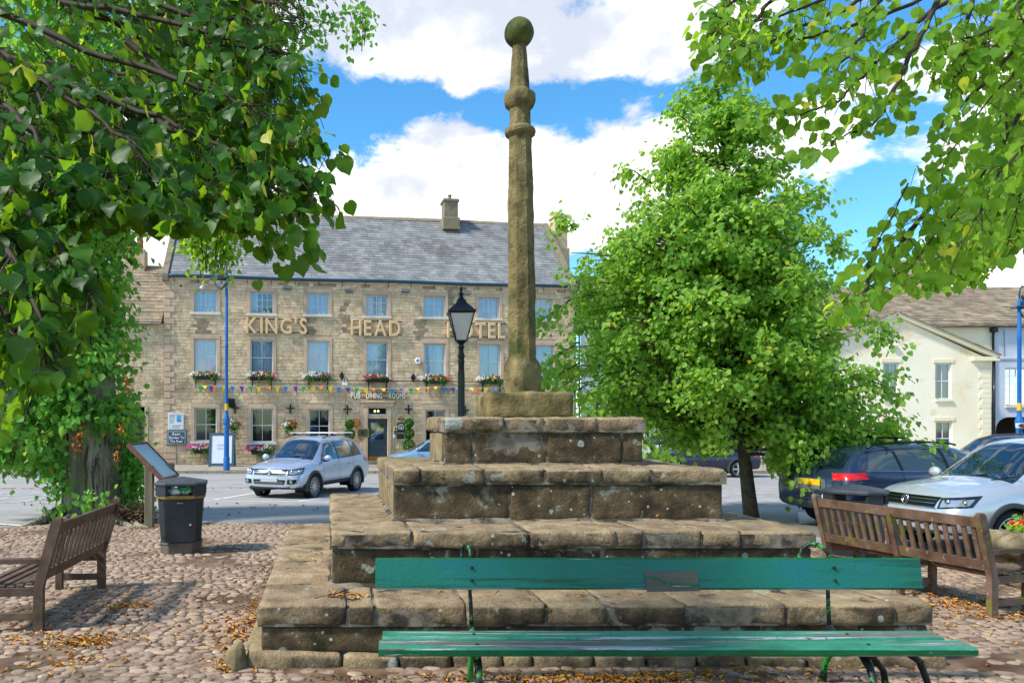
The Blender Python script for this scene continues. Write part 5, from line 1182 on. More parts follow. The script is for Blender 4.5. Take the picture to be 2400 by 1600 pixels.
for i, (px, c, sh_) in enumerate(PN):
    u, z = U(px), Zf(px, by(px)); l = .36 if not sh_ else .17; tw = random.uniform(-.12, .12)
    m = MB(); m.add([(u-.13, -.45, z), (u+.13, -.45, z), (u+tw*.6, -.45-(.0 if not sh_ else .22), z-l), (u-.13, -.456, z), (u+.13, -.456, z), (u+tw*.6, -.456-(.0 if not sh_ else .22), z-l)], [(0, 1, 2), (3, 5, 4), (0, 2, 5, 3), (1, 4, 5, 2), (0, 3, 4, 1)]); m.build('pennant', pm[c], bt)
# A board, topiary
t = thing('a_board', 'slate blue A board with white poster on the pavement behind the blue lamp post', 'sign board', (at(521, 1090, 37.0).x, 37.0, PZ), .1)
for s_ in (-1, 1):
    m = MB(); L_ = 1.62; k = .2
    def ap(x, z, o): return (x, s_*(-.30+z*k)+(-s_*.0)-o*(1 if s_ > 0 else -1), z)
    def sl2(x0, x1, z0, z1, o0, o1, nm, mat): 
        m = MB(); m.add([(x, (.34-.2*z+o)*(-s_), z) for x in (x0, x1) for z in (z0, z1) for o in (o0, o1)], [(0,1,3,2),(4,6,7,5),(0,4,5,1),(2,3,7,6),(0,2,6,4),(1,5,7,3)]); m.build(nm, mat, t)
    if s_ > 0:
        sl2(-.60, .60, .05, .17, 0, .05, 'frame_rail', m_slateb2 if 'm_slateb2' in globals() else m_slateb); sl2(-.60, .60, 1.50, 1.62, 0, .05, 'frame_rail', m_slateb); sl2(-.60, -.48, .0, 1.5, .001, .052, 'frame_stile', m_slateb); sl2(.48, .60, .0, 1.5, .001, .052, 'frame_stile', m_slateb); sl2(-.48, .48, .17, 1.5, .0, .03, 'poster', flat('poster_white', '#d7dbe8', .3))
        for s2, z in (("KING'S", .98), ('HEAD', .82)):
            m = MB(); q = MB(); write(q, s2, -.2, 0, 0, .4, .10, depth=.002, gap=.35)
            m.v = [(v[0], -(.34-.2*(z+v[2])+.034)+v[1], z+v[2]) for v in q.v]; m.t = [0]*len(m.v); m.f = q.f; m.m = q.m; m.build('poster_words', m_pk, t)
    else: sl2(-.60, .60, .0, 1.6, 0, .05, 'rear_board', m_slateb)
m_top = leafmat('box_leaf', srgb('#1c4a1c'), srgb('#3c7a2c'), srgb('#7cb83c'), .4, .3)
for (px, ys, lab) in ((817, (992, 1016), 'short topiary of two clipped balls left of the hotel door'), (954, (990, 1014, 1042), 'tall topiary of three clipped balls right of the hotel door')):
    p = hloc(px, 1050, .75); t = thing('topiary', lab, 'topiary', (p[0], p[1], PZ), HTH, 'clipped box topiaries beside the door')
    m = MB(); m.lathe([(.2, 0), (.26, .4), (.28, .42), (.24, .43)], 14); m.build('pot', m_iron, t, sm='auto'); m = MB(); m.tube([(0, 0, .4), (0, 0, Zf(px, ys[0])-.0)], .025, 6); m.build('stem', m_twig, t)
    ctr = []
    for i, y in enumerate(ys):
        z = Zf(px, y)*.985; r = .21+.04*i; n = 420; rs = np.random.RandomState(i+int(px)); q = unit(rs.normal(size=(n, 3))); P_ = q*(r*(.8+.25*rs.rand(n, 1)))+np.array([0, 0, z])
        me = leaf_cloud('leaf_ball', P_, q+rs.normal(size=(n, 3))*.6, q+rs.normal(size=(n, 3))*.5, rs.uniform(.06, .09, n), m_top, LLO, rs.rand(n)); lb = link('leaf_ball', me, t)
# ------------------------------------------------------------------ neighbouring houses
m_render_w = surf('white_render', [srgb('#d3d6d4'), srgb('#e4e6e3')], .8, 5, .85, .2, 20)
m_render_c = surf('cream_render', [srgb('#ebdcbd'), srgb('#f2e7cc'), srgb('#f6eeda')], .45, 6, .85, .2, 20, layers=[(srgb('#e6d3ac'), 1.2, .54, .66, 'n'), (srgb('#d2c7ac'), 2.5, .64, .78, 'streak')])
m_render_g = surf('grey_render', [srgb('#b7bcca'), srgb('#cdd2dd')], .6, 5, .85, .2, 20)
m_cstone = surf('cream_quoin', [srgb('#e2d5b0'), srgb('#efe5c8')], 1, 4, .8)
def flagroof(par, u0, u1, y0, z0, y1, z1, ex=.34, sl=(.4, .8), nind=120, mat=m_flagroof, name='stone_slate', th=.035, eav=.25):
    L = math.hypot(y1-y0, z1-z0); an = math.atan2(z1-z0, y1-y0)
    def rp(u, s, off=0): return (u, y0+s*math.cos(an)-off*math.sin(an), z0+s*math.sin(an)+off*math.cos(an))
    m = MB(); m.add([rp(u0, -eav*.8, -.02), rp(u1, -eav*.8, -.02), rp(u1, L, -.02), rp(u0, L, -.02)], [(0, 1, 2, 3)]); m.add([rp(u0, L, -.02), rp(u1, L, -.02), (u1, 2*y1-y0, z0), (u0, 2*y1-y0, z0)], [(0, 1, 2, 3)])
    m.add([(u0+.01, y0, z0), (u0+.01, 2*y1-y0, z0), (u0+.01, y1, z1-.03)], [(0, 1, 2)]); m.add([(u1-.01, y0, z0), (u1-.01, 2*y1-y0, z0), (u1-.01, y1, z1-.03)], [(0, 1, 2)])
    roof = m.build('roof', mat, par, fix=False); q = MB(); q.b2((0, 0, 0), (1, 1, 1)); sm_ = q.mesh(name, mat); mb = MB(); s = -eav; cnt = 0
    while s < L-.05:
        x = u0-random.random()*.2; e = ex*(1-.25*max(s, 0)/L)
        while x < u1:
            w_ = random.uniform(*sl); a, b = max(x, u0), min(x+w_-.012, u1); x += w_
            if b-a < .06: continue
            o = random.uniform(.02, .04); l = e*1.12
            if cnt < nind: link(name, sm_, roof, loc=rp(a, s, o), rot=(an-.07, random.uniform(-.012, .012), 0), scale=(b-a, l, th)); cnt += 1
            else:
                mb.tint = random.random()+.001; vs = [rp(u_, s+q_, o_+(o if q_ == 0 else .006)) for u_ in (a, b) for q_ in (0, l) for o_ in (0, th)]
                mb.add(vs, [(0,1,3,2),(4,6,7,5),(0,4,5,1),(2,3,7,6),(0,2,6,4),(1,5,7,3)])
        s += e
    mb.build(name+'s', mat, roof, kind='stuff', fix=False)
    for i in range(int((u1-u0)/.6)):
        a = u0+i*.6; m = MB(); m.prism([(y1-.16, z1-.08), (y1, z1+.09), (y1+.16, z1-.08)], a+.01, a+.59, 'x'); m.build('ridge_tile', mat, roof)
    return roof
# left neighbour: lower sandstone house running on from the hotel's left corner
hl = thing('stone_house', 'lower sandstone house with stone slate roof left of the hotel', 'building', (HX, HY, HB), HTH)
zt = Zf(330, 757); lo = -16
hs = [(-1.95, -.75, .2, 2.9), (-3.8, -2.7, 3.9, 5.4), (-7, -5.9, 3.9, 5.4), (-7.4, -5.7, .9, 2.5), (-12, -10.6, .9, 2.5), (-11.6, -10.5, 3.9, 5.4)]
backing(hl, lo, -.0, -.15, zt, hs, m_point); wall_stones(hl, lo, 0, -.05, zt, hs, unit_stone, nind=60)
for h in hs[1:]: window(hl, *h, 'sash', m_white, (m_net, [(0, .25), (.75, 1)]), pane=m_pane2)
m = MB(); m.b2((-1.78, .1, .0), (-.92, .16, 2.7)); m.build('door', flat('brown_door', '#3a2a20', .5), hl)
for x in (-1.95, -.92): m = MB(); m.cbox((x, -.08, 0), (x+.17, .2, 2.9), .01); m.build('door_jamb', m_dress, hl)
m = MB(); m.b2((lo, .0, -.1), (lo+.1, 7, zt)); m.b2((lo, .9, -.1), (-.01, 1.0, zt)); m.build('interior', m_inside, hl)
m = MB(); m.tube([(lo, -.2, zt), (-.1, -.2, zt)], .07, 8); m.build('gutter', m_teal, hl, sm=True)
flagroof(hl, lo, -.1, -.1, zt+.08, 3.6, Zf(340, 627, 3.6))
for px in (292, 130): 
    u = U(px)-.4; zc = Zf(px, 600, 3.7); m = MB(); m.cbox((u-.8, 3.2, zc-1.5), (u+.8, 4.1, zc+.3), .03); ch = m.build('chimney', m_wallst, hl)
    for k in (-.5, 0, .5): m = MB(); m.lathe([(.15, zc+.3), (.12, zc+1.0), (.16, zc+1.05), (.16, zc+1.15)], 12, (u+k, 3.65, 0)); m.build('chimney_pot', flat('terracotta', '#b4553b', .8), ch, sm='auto')
# white house right of the hotel
WX = HX+(UL+.45)*CT; WY = HY+(UL+.45)*ST
hw = thing('white_house', 'white rendered house with stone slate roof half hidden by the tree right of the hotel', 'building', (WX, WY+.2, HB-.1), .04)
zt = (PY-745)/F*WY+EYE-HB+.1; W_ = 14.2
hs = [(u-.7, u+.7, z, z+1.7) for u in (1.6, 4.6, 7.6, 10.6, 13.2) for z in (.9, 3.7)]
hs = [h for h in hs if h[1] < W_-.1]
backing(hw, 0, W_, -.15, zt, hs, m_render_w)
for i, h in enumerate(hs): window(hw, *h, 'sash', m_frame if i % 2 else m_white, (m_net, [(0, .3), (.7, 1)]), surr=False, pane=m_pane, sillm=m_sill)
m = MB(); m.b2((.3, 1, -.1), (W_-.3, 1.1, zt)); m.build('interior', m_inside, hw)
m = MB(); m.tube([(0, -.2, zt), (W_, -.2, zt)], .06, 8); m.build('gutter', m_iron, hw, sm=True)
flagroof(hw, 0, W_, -.1, zt+.06, 3.8, zt+3.0, nind=60)
stack(hw, W_-1.2, 3.8, 1.3, .8, zt+2.4, zt+4.6, m_wallst, True)
# cream house with pediment gable
CY = 38.0; CZ = -.35; cx0 = at(1872, 0, CY).x; cx1 = at(2322, 0, CY).x
hc = thing('cream_house', 'cream rendered house with a low pediment gable and white sash windows', 'building', (cx0, CY, CZ), 0); W_ = cx1-cx0
def cz(py, D=CY): return EYE+(PY-py)*D/F-CZ
def cu(px, D=CY): return (px-PX)*D/F-cx0
hs = []
for (x0, x1, y0, y1) in ((2070, 2107, 849, 934), (2192, 2230, 850, 935), (2071, 2109, 984, 1066), (2193, 2232, 986, 1068), (1935, 1972, 850, 934), (1935, 1972, 985, 1066)): hs.append((cu(x0), cu(x1), cz(y1), cz(y0)))
ze = cz(836)
backing(hc, 0, W_, -.2, ze-.15, hs, m_render_c)
ax = cu(2097); az = cz(741)
m = MB(); m.add([(0, 0, ze-.15), (W_, 0, ze-.15), (ax, 0, az)], [(0, 1, 2)]); m.b2((W_-.02, 0, -.2), (W_, 3, ze)); m.build('gable_wall', m_render_c, hc, fix=False)
for h in hs:
    window(hc, *h, 'sash', m_white, (m_cream, [(0, .3), (.7, 1)]), surr=False, pane=paneglass('cream_pane', .2), sillm=m_cstone, rev=.1)
    m = MB(); m.cbox((h[0]-.12, -.035, h[3]), (h[1]+.12, .0, h[3]+.2), .01); m.build('window_head', m_cstone, hc)
m = MB(); m.b2((.2, .9, -.1), (W_-.2, 1.0, ze-.2)); m.build('interior', m_inside, hc)
for (p, q) in (((-.35, ze-.0), (ax, az+.12)), ((W_+.3, ze-.0), (ax, az+.12))):
    m = MB(); d = Vector((q[0]-p[0], 0, q[1]-p[1])); n = Vector((-d.z, 0, d.x)).normalized(); n = n if n.z > 0 else -n
    A = Vector((p[0], 0, p[1])); vs = [A+d*a+n*b+Vector((0, y, 0)) for a in (0, 1) for y in (-.22, .1) for b in (-.12, .06)]
    m.add(vs, [(0,1,3,2),(4,6,7,5),(0,4,5,1),(2,3,7,6),(0,2,6,4),(1,5,7,3)]); m.build('verge_board', m_cstone, hc)
    m = MB(); vs = [A+d*a+n*b+Vector((0, y, 0)) for a in (0, 1) for y in (-.3, 5.5) for b in (.06, .11)]
    m.add(vs, [(0,1,3,2),(4,6,7,5),(0,4,5,1),(2,3,7,6),(0,2,6,4),(1,5,7,3)]); m.build('gable_roof', m_flagroof, hc)
m = MB(); m.cbox((W_-1.0, -.22, ze-.22), (W_+.3, .1, ze-.02), .02); m.build('cornice_return', m_cstone, hc)
z = -.1; i = 0
while z < ze-.3: m = MB(); l = .45 if i % 2 else .6; m.cbox((W_-l, -.03, z), (W_+.01, .0, z+.235), .01); m.build('quoin', m_cstone, hc); z += .25; i += 1
m = MB(); m.tube([(W_+.1, -.1, ze-.2), (W_+.1, -.1, 0)], .05, 8); m.build('downpipe', m_iron, hc, sm=True)
m = MB(); m.cbox((cu(2094)-.16, -.15, cz(815)), (cu(2094)+.16, 0, cz(808)), .02); m.build('alarm_box', flat('alarm_green', '#b9c9a8', .5), hc)
# main range behind with the long mossy roof, running on over the grey house
RY = 41.0
hb = thing('long_house', 'long mossy stone slate roofed range behind the cream gable', 'building', (at(1990, 0, RY).x, RY, CZ), 0)
bx = at(1990, 0, RY).x; zt = EYE+(PY-764)*RY/F-CZ; xe = at(2326, 0, RY).x-bx; L_ = 22
m = MB(); m.add([(0, 0, -.2), (xe, 0, -.2), (xe, 0, zt), (0, 0, zt)], [(0, 1, 2, 3)]); m.b2((0, 0, -.2), (.1, 7, zt)); m.build('wall', m_render_c, hb)
flagroof(hb, -.2, L_, -.15, zt+.05, 4.4, zt+.05+2.7, nind=300)
m = MB(); m.tube([(0, -.25, zt), (L_, -.25, zt)], .07, 8); m.build('gutter', m_iron, hb, sm=True)
m = MB(); m.tube([(xe-.05, -.2, zt-.1), (xe-.05, -.12, zt-.5), (xe-.05, -.12, 0)], .06, 8); m.cbox((xe-.2, -.3, zt-.35), (xe+.1, -.05, zt-.1), .02); m.build('downpipe', m_iron, hb, sm='auto')
uc = at(2150, 0, RY+4).x-bx; stack(hb, uc, 4.4, 1.9, .8, zt+2.6, EYE+(PY-610)*(RY+4.4)/F-CZ, m_dress, True)
# grey house with archway
gx = at(2329, 0, RY).x; hg = thing('grey_house', 'pale grey rendered house with an arched passage at the right edge', 'building', (gx, RY-.02, CZ), 0)
def gu(px): return at(px, 0, RY).x-gx
def gzz(py): return EYE+(PY-py)*RY/F-CZ
hs = [(gu(2355), gu(2415), gzz(950), gzz(862))]; W_ = 16
ar = (gu(2333), gu(2333)+4.6, -.2, gzz(977))
backing(hg, 0, W_, -.2, zt-.05, hs+[ar], m_render_g, thick=.4)
window(hg, *hs[0], (4, 5), m_white, (m_inside, [(0, .1)]), surr=False, pane=m_pane2)
m = MB(); m.cbox((0, -.06, gzz(842)), (W_, 0, gzz(836)), .01); m.build('string_course', m_render_g, hg)
m = MB(); r = .7; n = 8
for s_ in (0, 1):
    x = ar[0] if s_ == 0 else ar[1]; d = 1 if s_ == 0 else -1
    poly = [(x, ar[3])]+[(x+d*(r-r*math.cos(i/n*math.pi/2)), ar[3]-r+r*math.sin(i/n*math.pi/2)) for i in range(n+1)]
    m.prism(poly, .0, .4, 'y')
m.build('arch_spandrel', m_render_g, hg)
m = MB(); m.b2((ar[0], 6, -.2), (ar[1], 6.1, ar[3])); m.b2((ar[0]-.1, .4, -.2), (ar[0], 6, ar[3])); m.b2((ar[1], .4, -.2), (ar[1]+.1, 6, ar[3])); m.b2((ar[0], .4, ar[3]), (ar[1], 6, ar[3]+.1)); m.build('passage', flat('passage_stone', '#8d8578', .9), hg)
m = MB(); m.tube([(gu(2352), -.03, zt-.2), (gu(2352), -.03, gzz(845))], .01, 4); m.build('wire', m_iron, hg)
# a teal bin beyond the big tree
p = at(120, 1096, 35.2); t = thing('street_bin', 'dark bin with bright turquoise liner far left beyond the big tree', 'bin', (p.x, 35.2, PZ)); m = MB(); m.cbox((-.28, -.25, 0), (.28, .25, .72), .03); m.build('body', flat('bin_navy', '#1f2640', .5), t); m = MB(); m.cbox((-.36, -.3, .70), (.36, .3, 1.0), .08); m.build('liner', flat('turquoise', '#139bc9', .4), t)
# ------------------------------------------------------------------ lamp posts
m_blue = surf('blue_post_paint', [srgb('#165a9c'), srgb('#1f69ad')], 1.5, 4, .5, spec=.3); m_blued = flat('navy_lamp_hood', '#14304a', .35, coat=.3)
m_lglass = paneglass('lamp_bowl', .25, (.92, .93, .93))
def bluepost(label, loc, H, sign=False, lean=0.0):
    t = thing('street_lamp', label, 'street lamp', loc, 0, 'blue street lamps')
    m = MB(); m.lathe([(.14, 0), (.14, .55), (.115, .60)], 20); m.lathe([(.115, .6), (.105, 2.05)], 20, cap=False); m.build('base', m_blue, t, sm='auto')
    m = MB(); m.lathe([(.12, 2.05), (.155, 2.10), (.14, 2.16), (.15, 2.22), (.135, 2.3), (.09, 2.42), (.075, 2.55)], 20); m.build('collar', m_blue, t, sm='auto')
    m = MB(); m.lathe([(.075, 2.55), (.07, 5.4), (.085, 5.45), (.07, 5.5), (.085, 5.55), (.07, 5.6), (.062, H-.55), (.05, H-.5), (.01, H-.45)], 16); m.build('pole', m_blue, t, sm='auto')
    m = MB(); m.lathe([(.081, 2.66), (.079, 2.95)], 16, cap=False); m.build('yellow_band', flat('yellow_notice', '#d9b21f', .5), t, sm='auto')
    s = 1 if sign else -1; m = MB(); m.tube([(0, 0, H-.9), (.0, 0, H-.3), (-.03*s*-1, 0, H-.1), (.11*s, 0, H+.03), (.24*s, 0, H-.03), (.27*s, 0, H-.3)], .03, 8); m.build('swan_neck', m_blued, t, sm=True)
    m = MB(); m.lathe([(.05, H-.30), (.17, H-.34), (.17, H-.46), (.13, H-.5), (.19, H-.62), (.26, H-.7), (.5, H-.78), (.5, H-.81), (.3, H-.80)], 20, (.27*s, 0, 0)); m.build('lamp_hood', m_blued, t, sm='auto')
    m = MB(); m.lathe([(.29, H-.80), (.28, H-.95), (.22, H-1.12), (.1, H-1.24), (.01, H-1.27)], 16, (.27*s, 0, 0)); m.build('lamp_bowl', m_lglass, t, sm=True)
    return t
p = at(531, 1100, 34.0); bluepost('tall blue street lamp in front of the hotel', (p.x, 34.0, PZ), EYE+(PY-612)*34/F-PZ)
p = at(2389, 1000, 30); tl = bluepost('tall blue street lamp at the right edge carrying a brown arrow sign', (p.x, 30.0, gz(30)), EYE+(PY-672)*30/F-gz(30), sign=True)
fs_ = thing('finger_sign', 'small brown and white direction sign on the right blue lamp post', 'sign', (p.x-.25, 29.85, 1.75)); m = MB(); m.cbox((-.02, -.03, -.1), (1.0, .0, .1), .01); m.build('plate', m_white, fs_); m = MB(); m.prism([(.06, 0), (.16, .075), (.96, .075), (.96, -.075), (.16, -.075)], -.036, -.031, 'y'); m.build('brown_arrow', flat('sign_brown', '#6b2d24', .5), fs_)
m = MB(); write(m, 'Toilets', .25, -.038, -.03, .6, .07, depth=.002); m.build('sign_words', m_white, fs_)
# Victorian lantern post
vl = thing('lantern_post', 'black Victorian lantern post in front of the hotel letters', 'street lamp', (at(1081, 0, 14.3).x, 14.3, 0), 0)
k = 14.3/F
def vz(py): return EYE+(PY-py)*k
m = MB(); m.lathe([(.17, 0), (.17, .5), (.12, .6), (.07, .7), (.062, vz(900)), (.055, vz(855)), (.062, vz(850)), (.062, vz(846)), (.056, vz(840)), (.068, vz(836)), (.068, vz(832)), (.05, vz(828)), (.045, vz(818)), (.062, vz(814)), (.045, vz(808)), (.055, vz(803)), (.06, vz(796))], 16)
for i in range(8): a = i*math.pi/4; m.tube([(.064*math.cos(a), .064*math.sin(a), .75), (.056*math.cos(a), .056*math.sin(a), vz(872))], .009, 5)
m.build('post', m_iron, vl, sm='auto')
zb_, zt_ = vz(800), vz(735); wb_, wt_ = .095, .225
m = MB(); m.lathe([(.05, vz(808)), (.12, zb_-.01), (.135, zb_+.02)], 4, rot0=math.pi/4)
for (sx, sy) in ((1, 1), (1, -1), (-1, 1), (-1, -1)): m.tube([(sx*wb_, sy*wb_, zb_), (sx*wt_, sy*wt_, zt_)], .014, 4)
for (z, w_) in ((zb_+.01, wb_), (zt_, wt_)):
    for (a, b) in (((-1, -1), (1, -1)), ((1, -1), (1, 1)), ((1, 1), (-1, 1)), ((-1, 1), (-1, -1))): m.tube([(a[0]*w_, a[1]*w_, z), (b[0]*w_, b[1]*w_, z)], .014, 4)
m.build('lantern_frame', m_iron, vl)
m = MB(); h = math.sqrt(2); m.lathe([(wt_*h+.03, zt_), (wt_*h+.045, zt_+.02), (wt_*h-.05, vz(722)), (.15, vz(712)), (.09, vz(702))], 4, rot0=math.pi/4); m.lathe([(.06, vz(705)), (.085, vz(703)), (.05, vz(698)), (.035, vz(692)), (.07, vz(690)), (.03, vz(686)), (.02, vz(682)), (.035, vz(678)), (.004, vz(670))], 12)
for (sx, sy) in ((1, 1), (1, -1), (-1, 1), (-1, -1)): m.tube([(sx*wt_*1.06, sy*wt_*1.06, zt_), (sx*wt_*1.12, sy*wt_*1.12, zt_+.06)], [.02, .006], 5)
m.build('lantern_roof', m_iron, vl)
m = MB(); m.lathe([(wb_*h*.96, zb_+.02), (wt_*h*.96, zt_)], 4, rot0=math.pi/4, cap=False); m.build('lantern_glass', surf('frosted_glass', [srgb('#c7c3ba'), srgb('#dad5cb')], 3, 3, .25, spec=.5), vl)
# ------------------------------------------------------------------ cars
def pchip(xs, ys, x):
    xs, ys = np.array(xs, float), np.array(ys, float); h = np.diff(xs); d = np.diff(ys)/h; m = np.zeros(len(xs))
    for i in range(1, len(xs)-1):
        if d[i-1]*d[i] > 0: w1, w2 = 2*h[i]+h[i-1], h[i]+2*h[i-1]; m[i] = (w1+w2)/(w1/d[i-1]+w2/d[i])
    m[0], m[-1] = d[0], d[-1]
    i = np.clip(np.searchsorted(xs, x)-1, 0, len(xs)-2); t = (x-xs[i])/h[i]
    return ys[i]*(1+2*t)*(1-t)**2+m[i]*h[i]*t*(1-t)**2+ys[i+1]*t*t*(3-2*t)+m[i+1]*h[i]*t*t*(t-1)
SUV = [(0, .46, .86, 1.00, .66, .76, .70, .52), (.05, .36, .96, 1.10, .80, .86, .80, .58), (.16, .33, 1.03, 1.32, .83, .895, .835, .60), (.40, .32, 1.06, 1.56, .84, .90, .85, .58), (.8, .31, 1.06, 1.655, .845, .905, .855, .60), (1.5, .31, 1.04, 1.685, .85, .905, .855, .62),
       (2.2, .31, 1.02, 1.672, .85, .905, .855, .62), (2.62, .31, 1.01, 1.60, .85, .905, .855, .60), (3.0, .31, 1.00, 1.36, .85, .905, .85, .60), (3.38, .31, .985, 1.09, .85, .90, .84, .64), (3.8, .31, .95, 1.02, .85, .90, .80, .62), (4.1, .31, .90, .965, .84, .89, .76, .58), (4.28, .32, .82, .90, .80, .85, .72, .52), (4.38, .34, .72, .82, .72, .78, .66, .46), (4.43, .42, .62, .72, .60, .66, .58, .40)]
def mpaint(name, cols, metal=.5, rough=.35):
    m = surf(name, cols, rough=rough, metal=metal, coat=1.0, spec=.5); return m
m_tyre = flat('tyre_rubber', '#17181a', .75); m_rim = flat('alloy', '#b9bcc0', .3, .8); m_clad = flat('dark_cladding', '#3d3f42', .6); m_glass = flat('car_glass', '#0d1d26', .03, spec=1.0)
m_glass.node_tree.nodes['Principled BSDF'].inputs['Coat Weight'].default_value = 1 if 'Principled BSDF' in m_glass.node_tree.nodes else 0
m_chrome = flat('chrome', '#a9adb2', .25, 1.0); m_lamp = flat('lamp_clear', '#aeb6c0', .08, .6, 1.0); m_lampd = flat('lamp_dark', '#1b1e24', .15, 0, 1.0); m_red = flat('tail_red', '#c4161c', .15, 0, 1.0); m_blackg = flat('grille_black', '#0b0c0e', .3); m_orange = flat('indicator', '#e09030', .2)
def car(name, label, loc, ang, prof, paint, wr=.35, wx=(.93, 3.53), W=1.81, kind='suv', silver_rails=True, group=None, plate=None, spokes=10):
    t = thing(name, label, 'car', loc, ang, group); L = prof[-1][0]; xs = [p[0] for p in prof]
    q = lambda k, x: pchip(xs, [p[k] for p in prof], x)
    X = np.unique(np.concatenate([np.linspace(0, L, 76), [xs[1]*.4, L-.02]])); sec = []; H = []
    for x in X:
        zb, ze_, zt, wb, wm, we, wt = [float(q(k, x)) for k in range(1, 8)]; g = max(zt-ze_, .02)
        pts = [(0, zb), (wb*.86, zb), (wb, zb+.07), (wm, zb+(ze_-zb)*.42), (wm*.99, zb+(ze_-zb)*.78), (we, ze_), (we-(we-wt)*.55, ze_+g*.52), (wt+.02, zt-g*.16-.02), (wt*.80, zt-.005), (0, zt+.02)]
        for _ in range(2):
            o = [pts[0]]
            for a, b in zip(pts, pts[1:]): o += [(a[0]*.75+b[0]*.25, a[1]*.75+b[1]*.25), (a[0]*.25+b[0]*.75, a[1]*.25+b[1]*.75)]
            pts = o+[pts[-1]]
        sec.append(pts)
    n = len(sec[0]); V = []; Fc = []; cen = L/2
    for x, pts in zip(X, sec): V += [(x-cen, y, z) for (y, z) in pts]+[(x-cen, -y, z) for (y, z) in pts[1:-1]]
    k = 2*n-2; ringi = list(range(n))+list(range(2*n-3, n-1, -1))
    mats = []
    for i in range(len(X)-1):
        for j in range(k):
            a, b = ringi[j], ringi[(j+1) % k]; f = (i*k+a, i*k+b, (i+1)*k+b, (i+1)*k+a)
            cx = (X[i]+X[i+1])/2; cy = sum(V[v][1] for v in f)/4; cz_ = sum(V[v][2] for v in f)/4
            if abs(cy) > W/2-.32 and any((cx-w_)**2+(cz_-wr)**2 < (wr+.055)**2 for w_ in wx): continue
            if cz_ < .30 and abs(cy) > .1 and any(abs(cx-w_) < wr for w_ in wx) and abs(cy) > W/2-.32: continue
            Fc.append(f); mats.append(1 if cz_ < .45-.07*(abs(cx-L/2) > L*.42) else 0)
    Fc.append(tuple(reversed([ringi[j] for j in range(k)]))); mats.append(0); Fc.append(tuple((len(X)-1)*k+ringi[j] for j in range(k))); mats.append(0)
    B = MB(); B.v = V; B.f = Fc; B.m = mats; B.t = [0]*len(V); body = B.build('body', [paint, m_clad], t, sm='auto', fix=True)
    full = MB(); full.v = V; full.f = [tuple(f) for f in Fc]; bvh = BVHTree.FromPolygons([Vector(v) for v in V], Fc)
    def patch(nm, c4, dr, mat, par=t, nx=10, nz=6, off=.006, both=False, thick=0.0):
        for s in ((1, -1) if both else (1,)):
            c = [Vector((p[0]-cen, p[1]*s, p[2])) for p in c4]; d = Vector((dr[0], dr[1]*s, dr[2])).normalized(); vs = []; ok = True
            for j in range(nz+1):
                for i in range(nx+1):
                    a, b = i/nx, j/nz; p = (c[0]*(1-a)+c[1]*a)*(1-b)+(c[3]*(1-a)+c[2]*a)*b
                    h = bvh.ray_cast(p-d*2.5, d)
                    hh = h[0] if h[0] is not None else p
                    vs.append(hh-d*off)
            m = MB(); m.add(vs, [(j*(nx+1)+i, j*(nx+1)+i+1, (j+1)*(nx+1)+i+1, (j+1)*(nx+1)+i) for j in range(nz) for i in range(nx)]); o = m.build(nm, mat, par, sm=True, fix=False)
        return o
    side = (0, -1, 0); h_ = prof[5][3] if len(prof) > 5 else 1.6
    return t, patch, bvh, cen, L
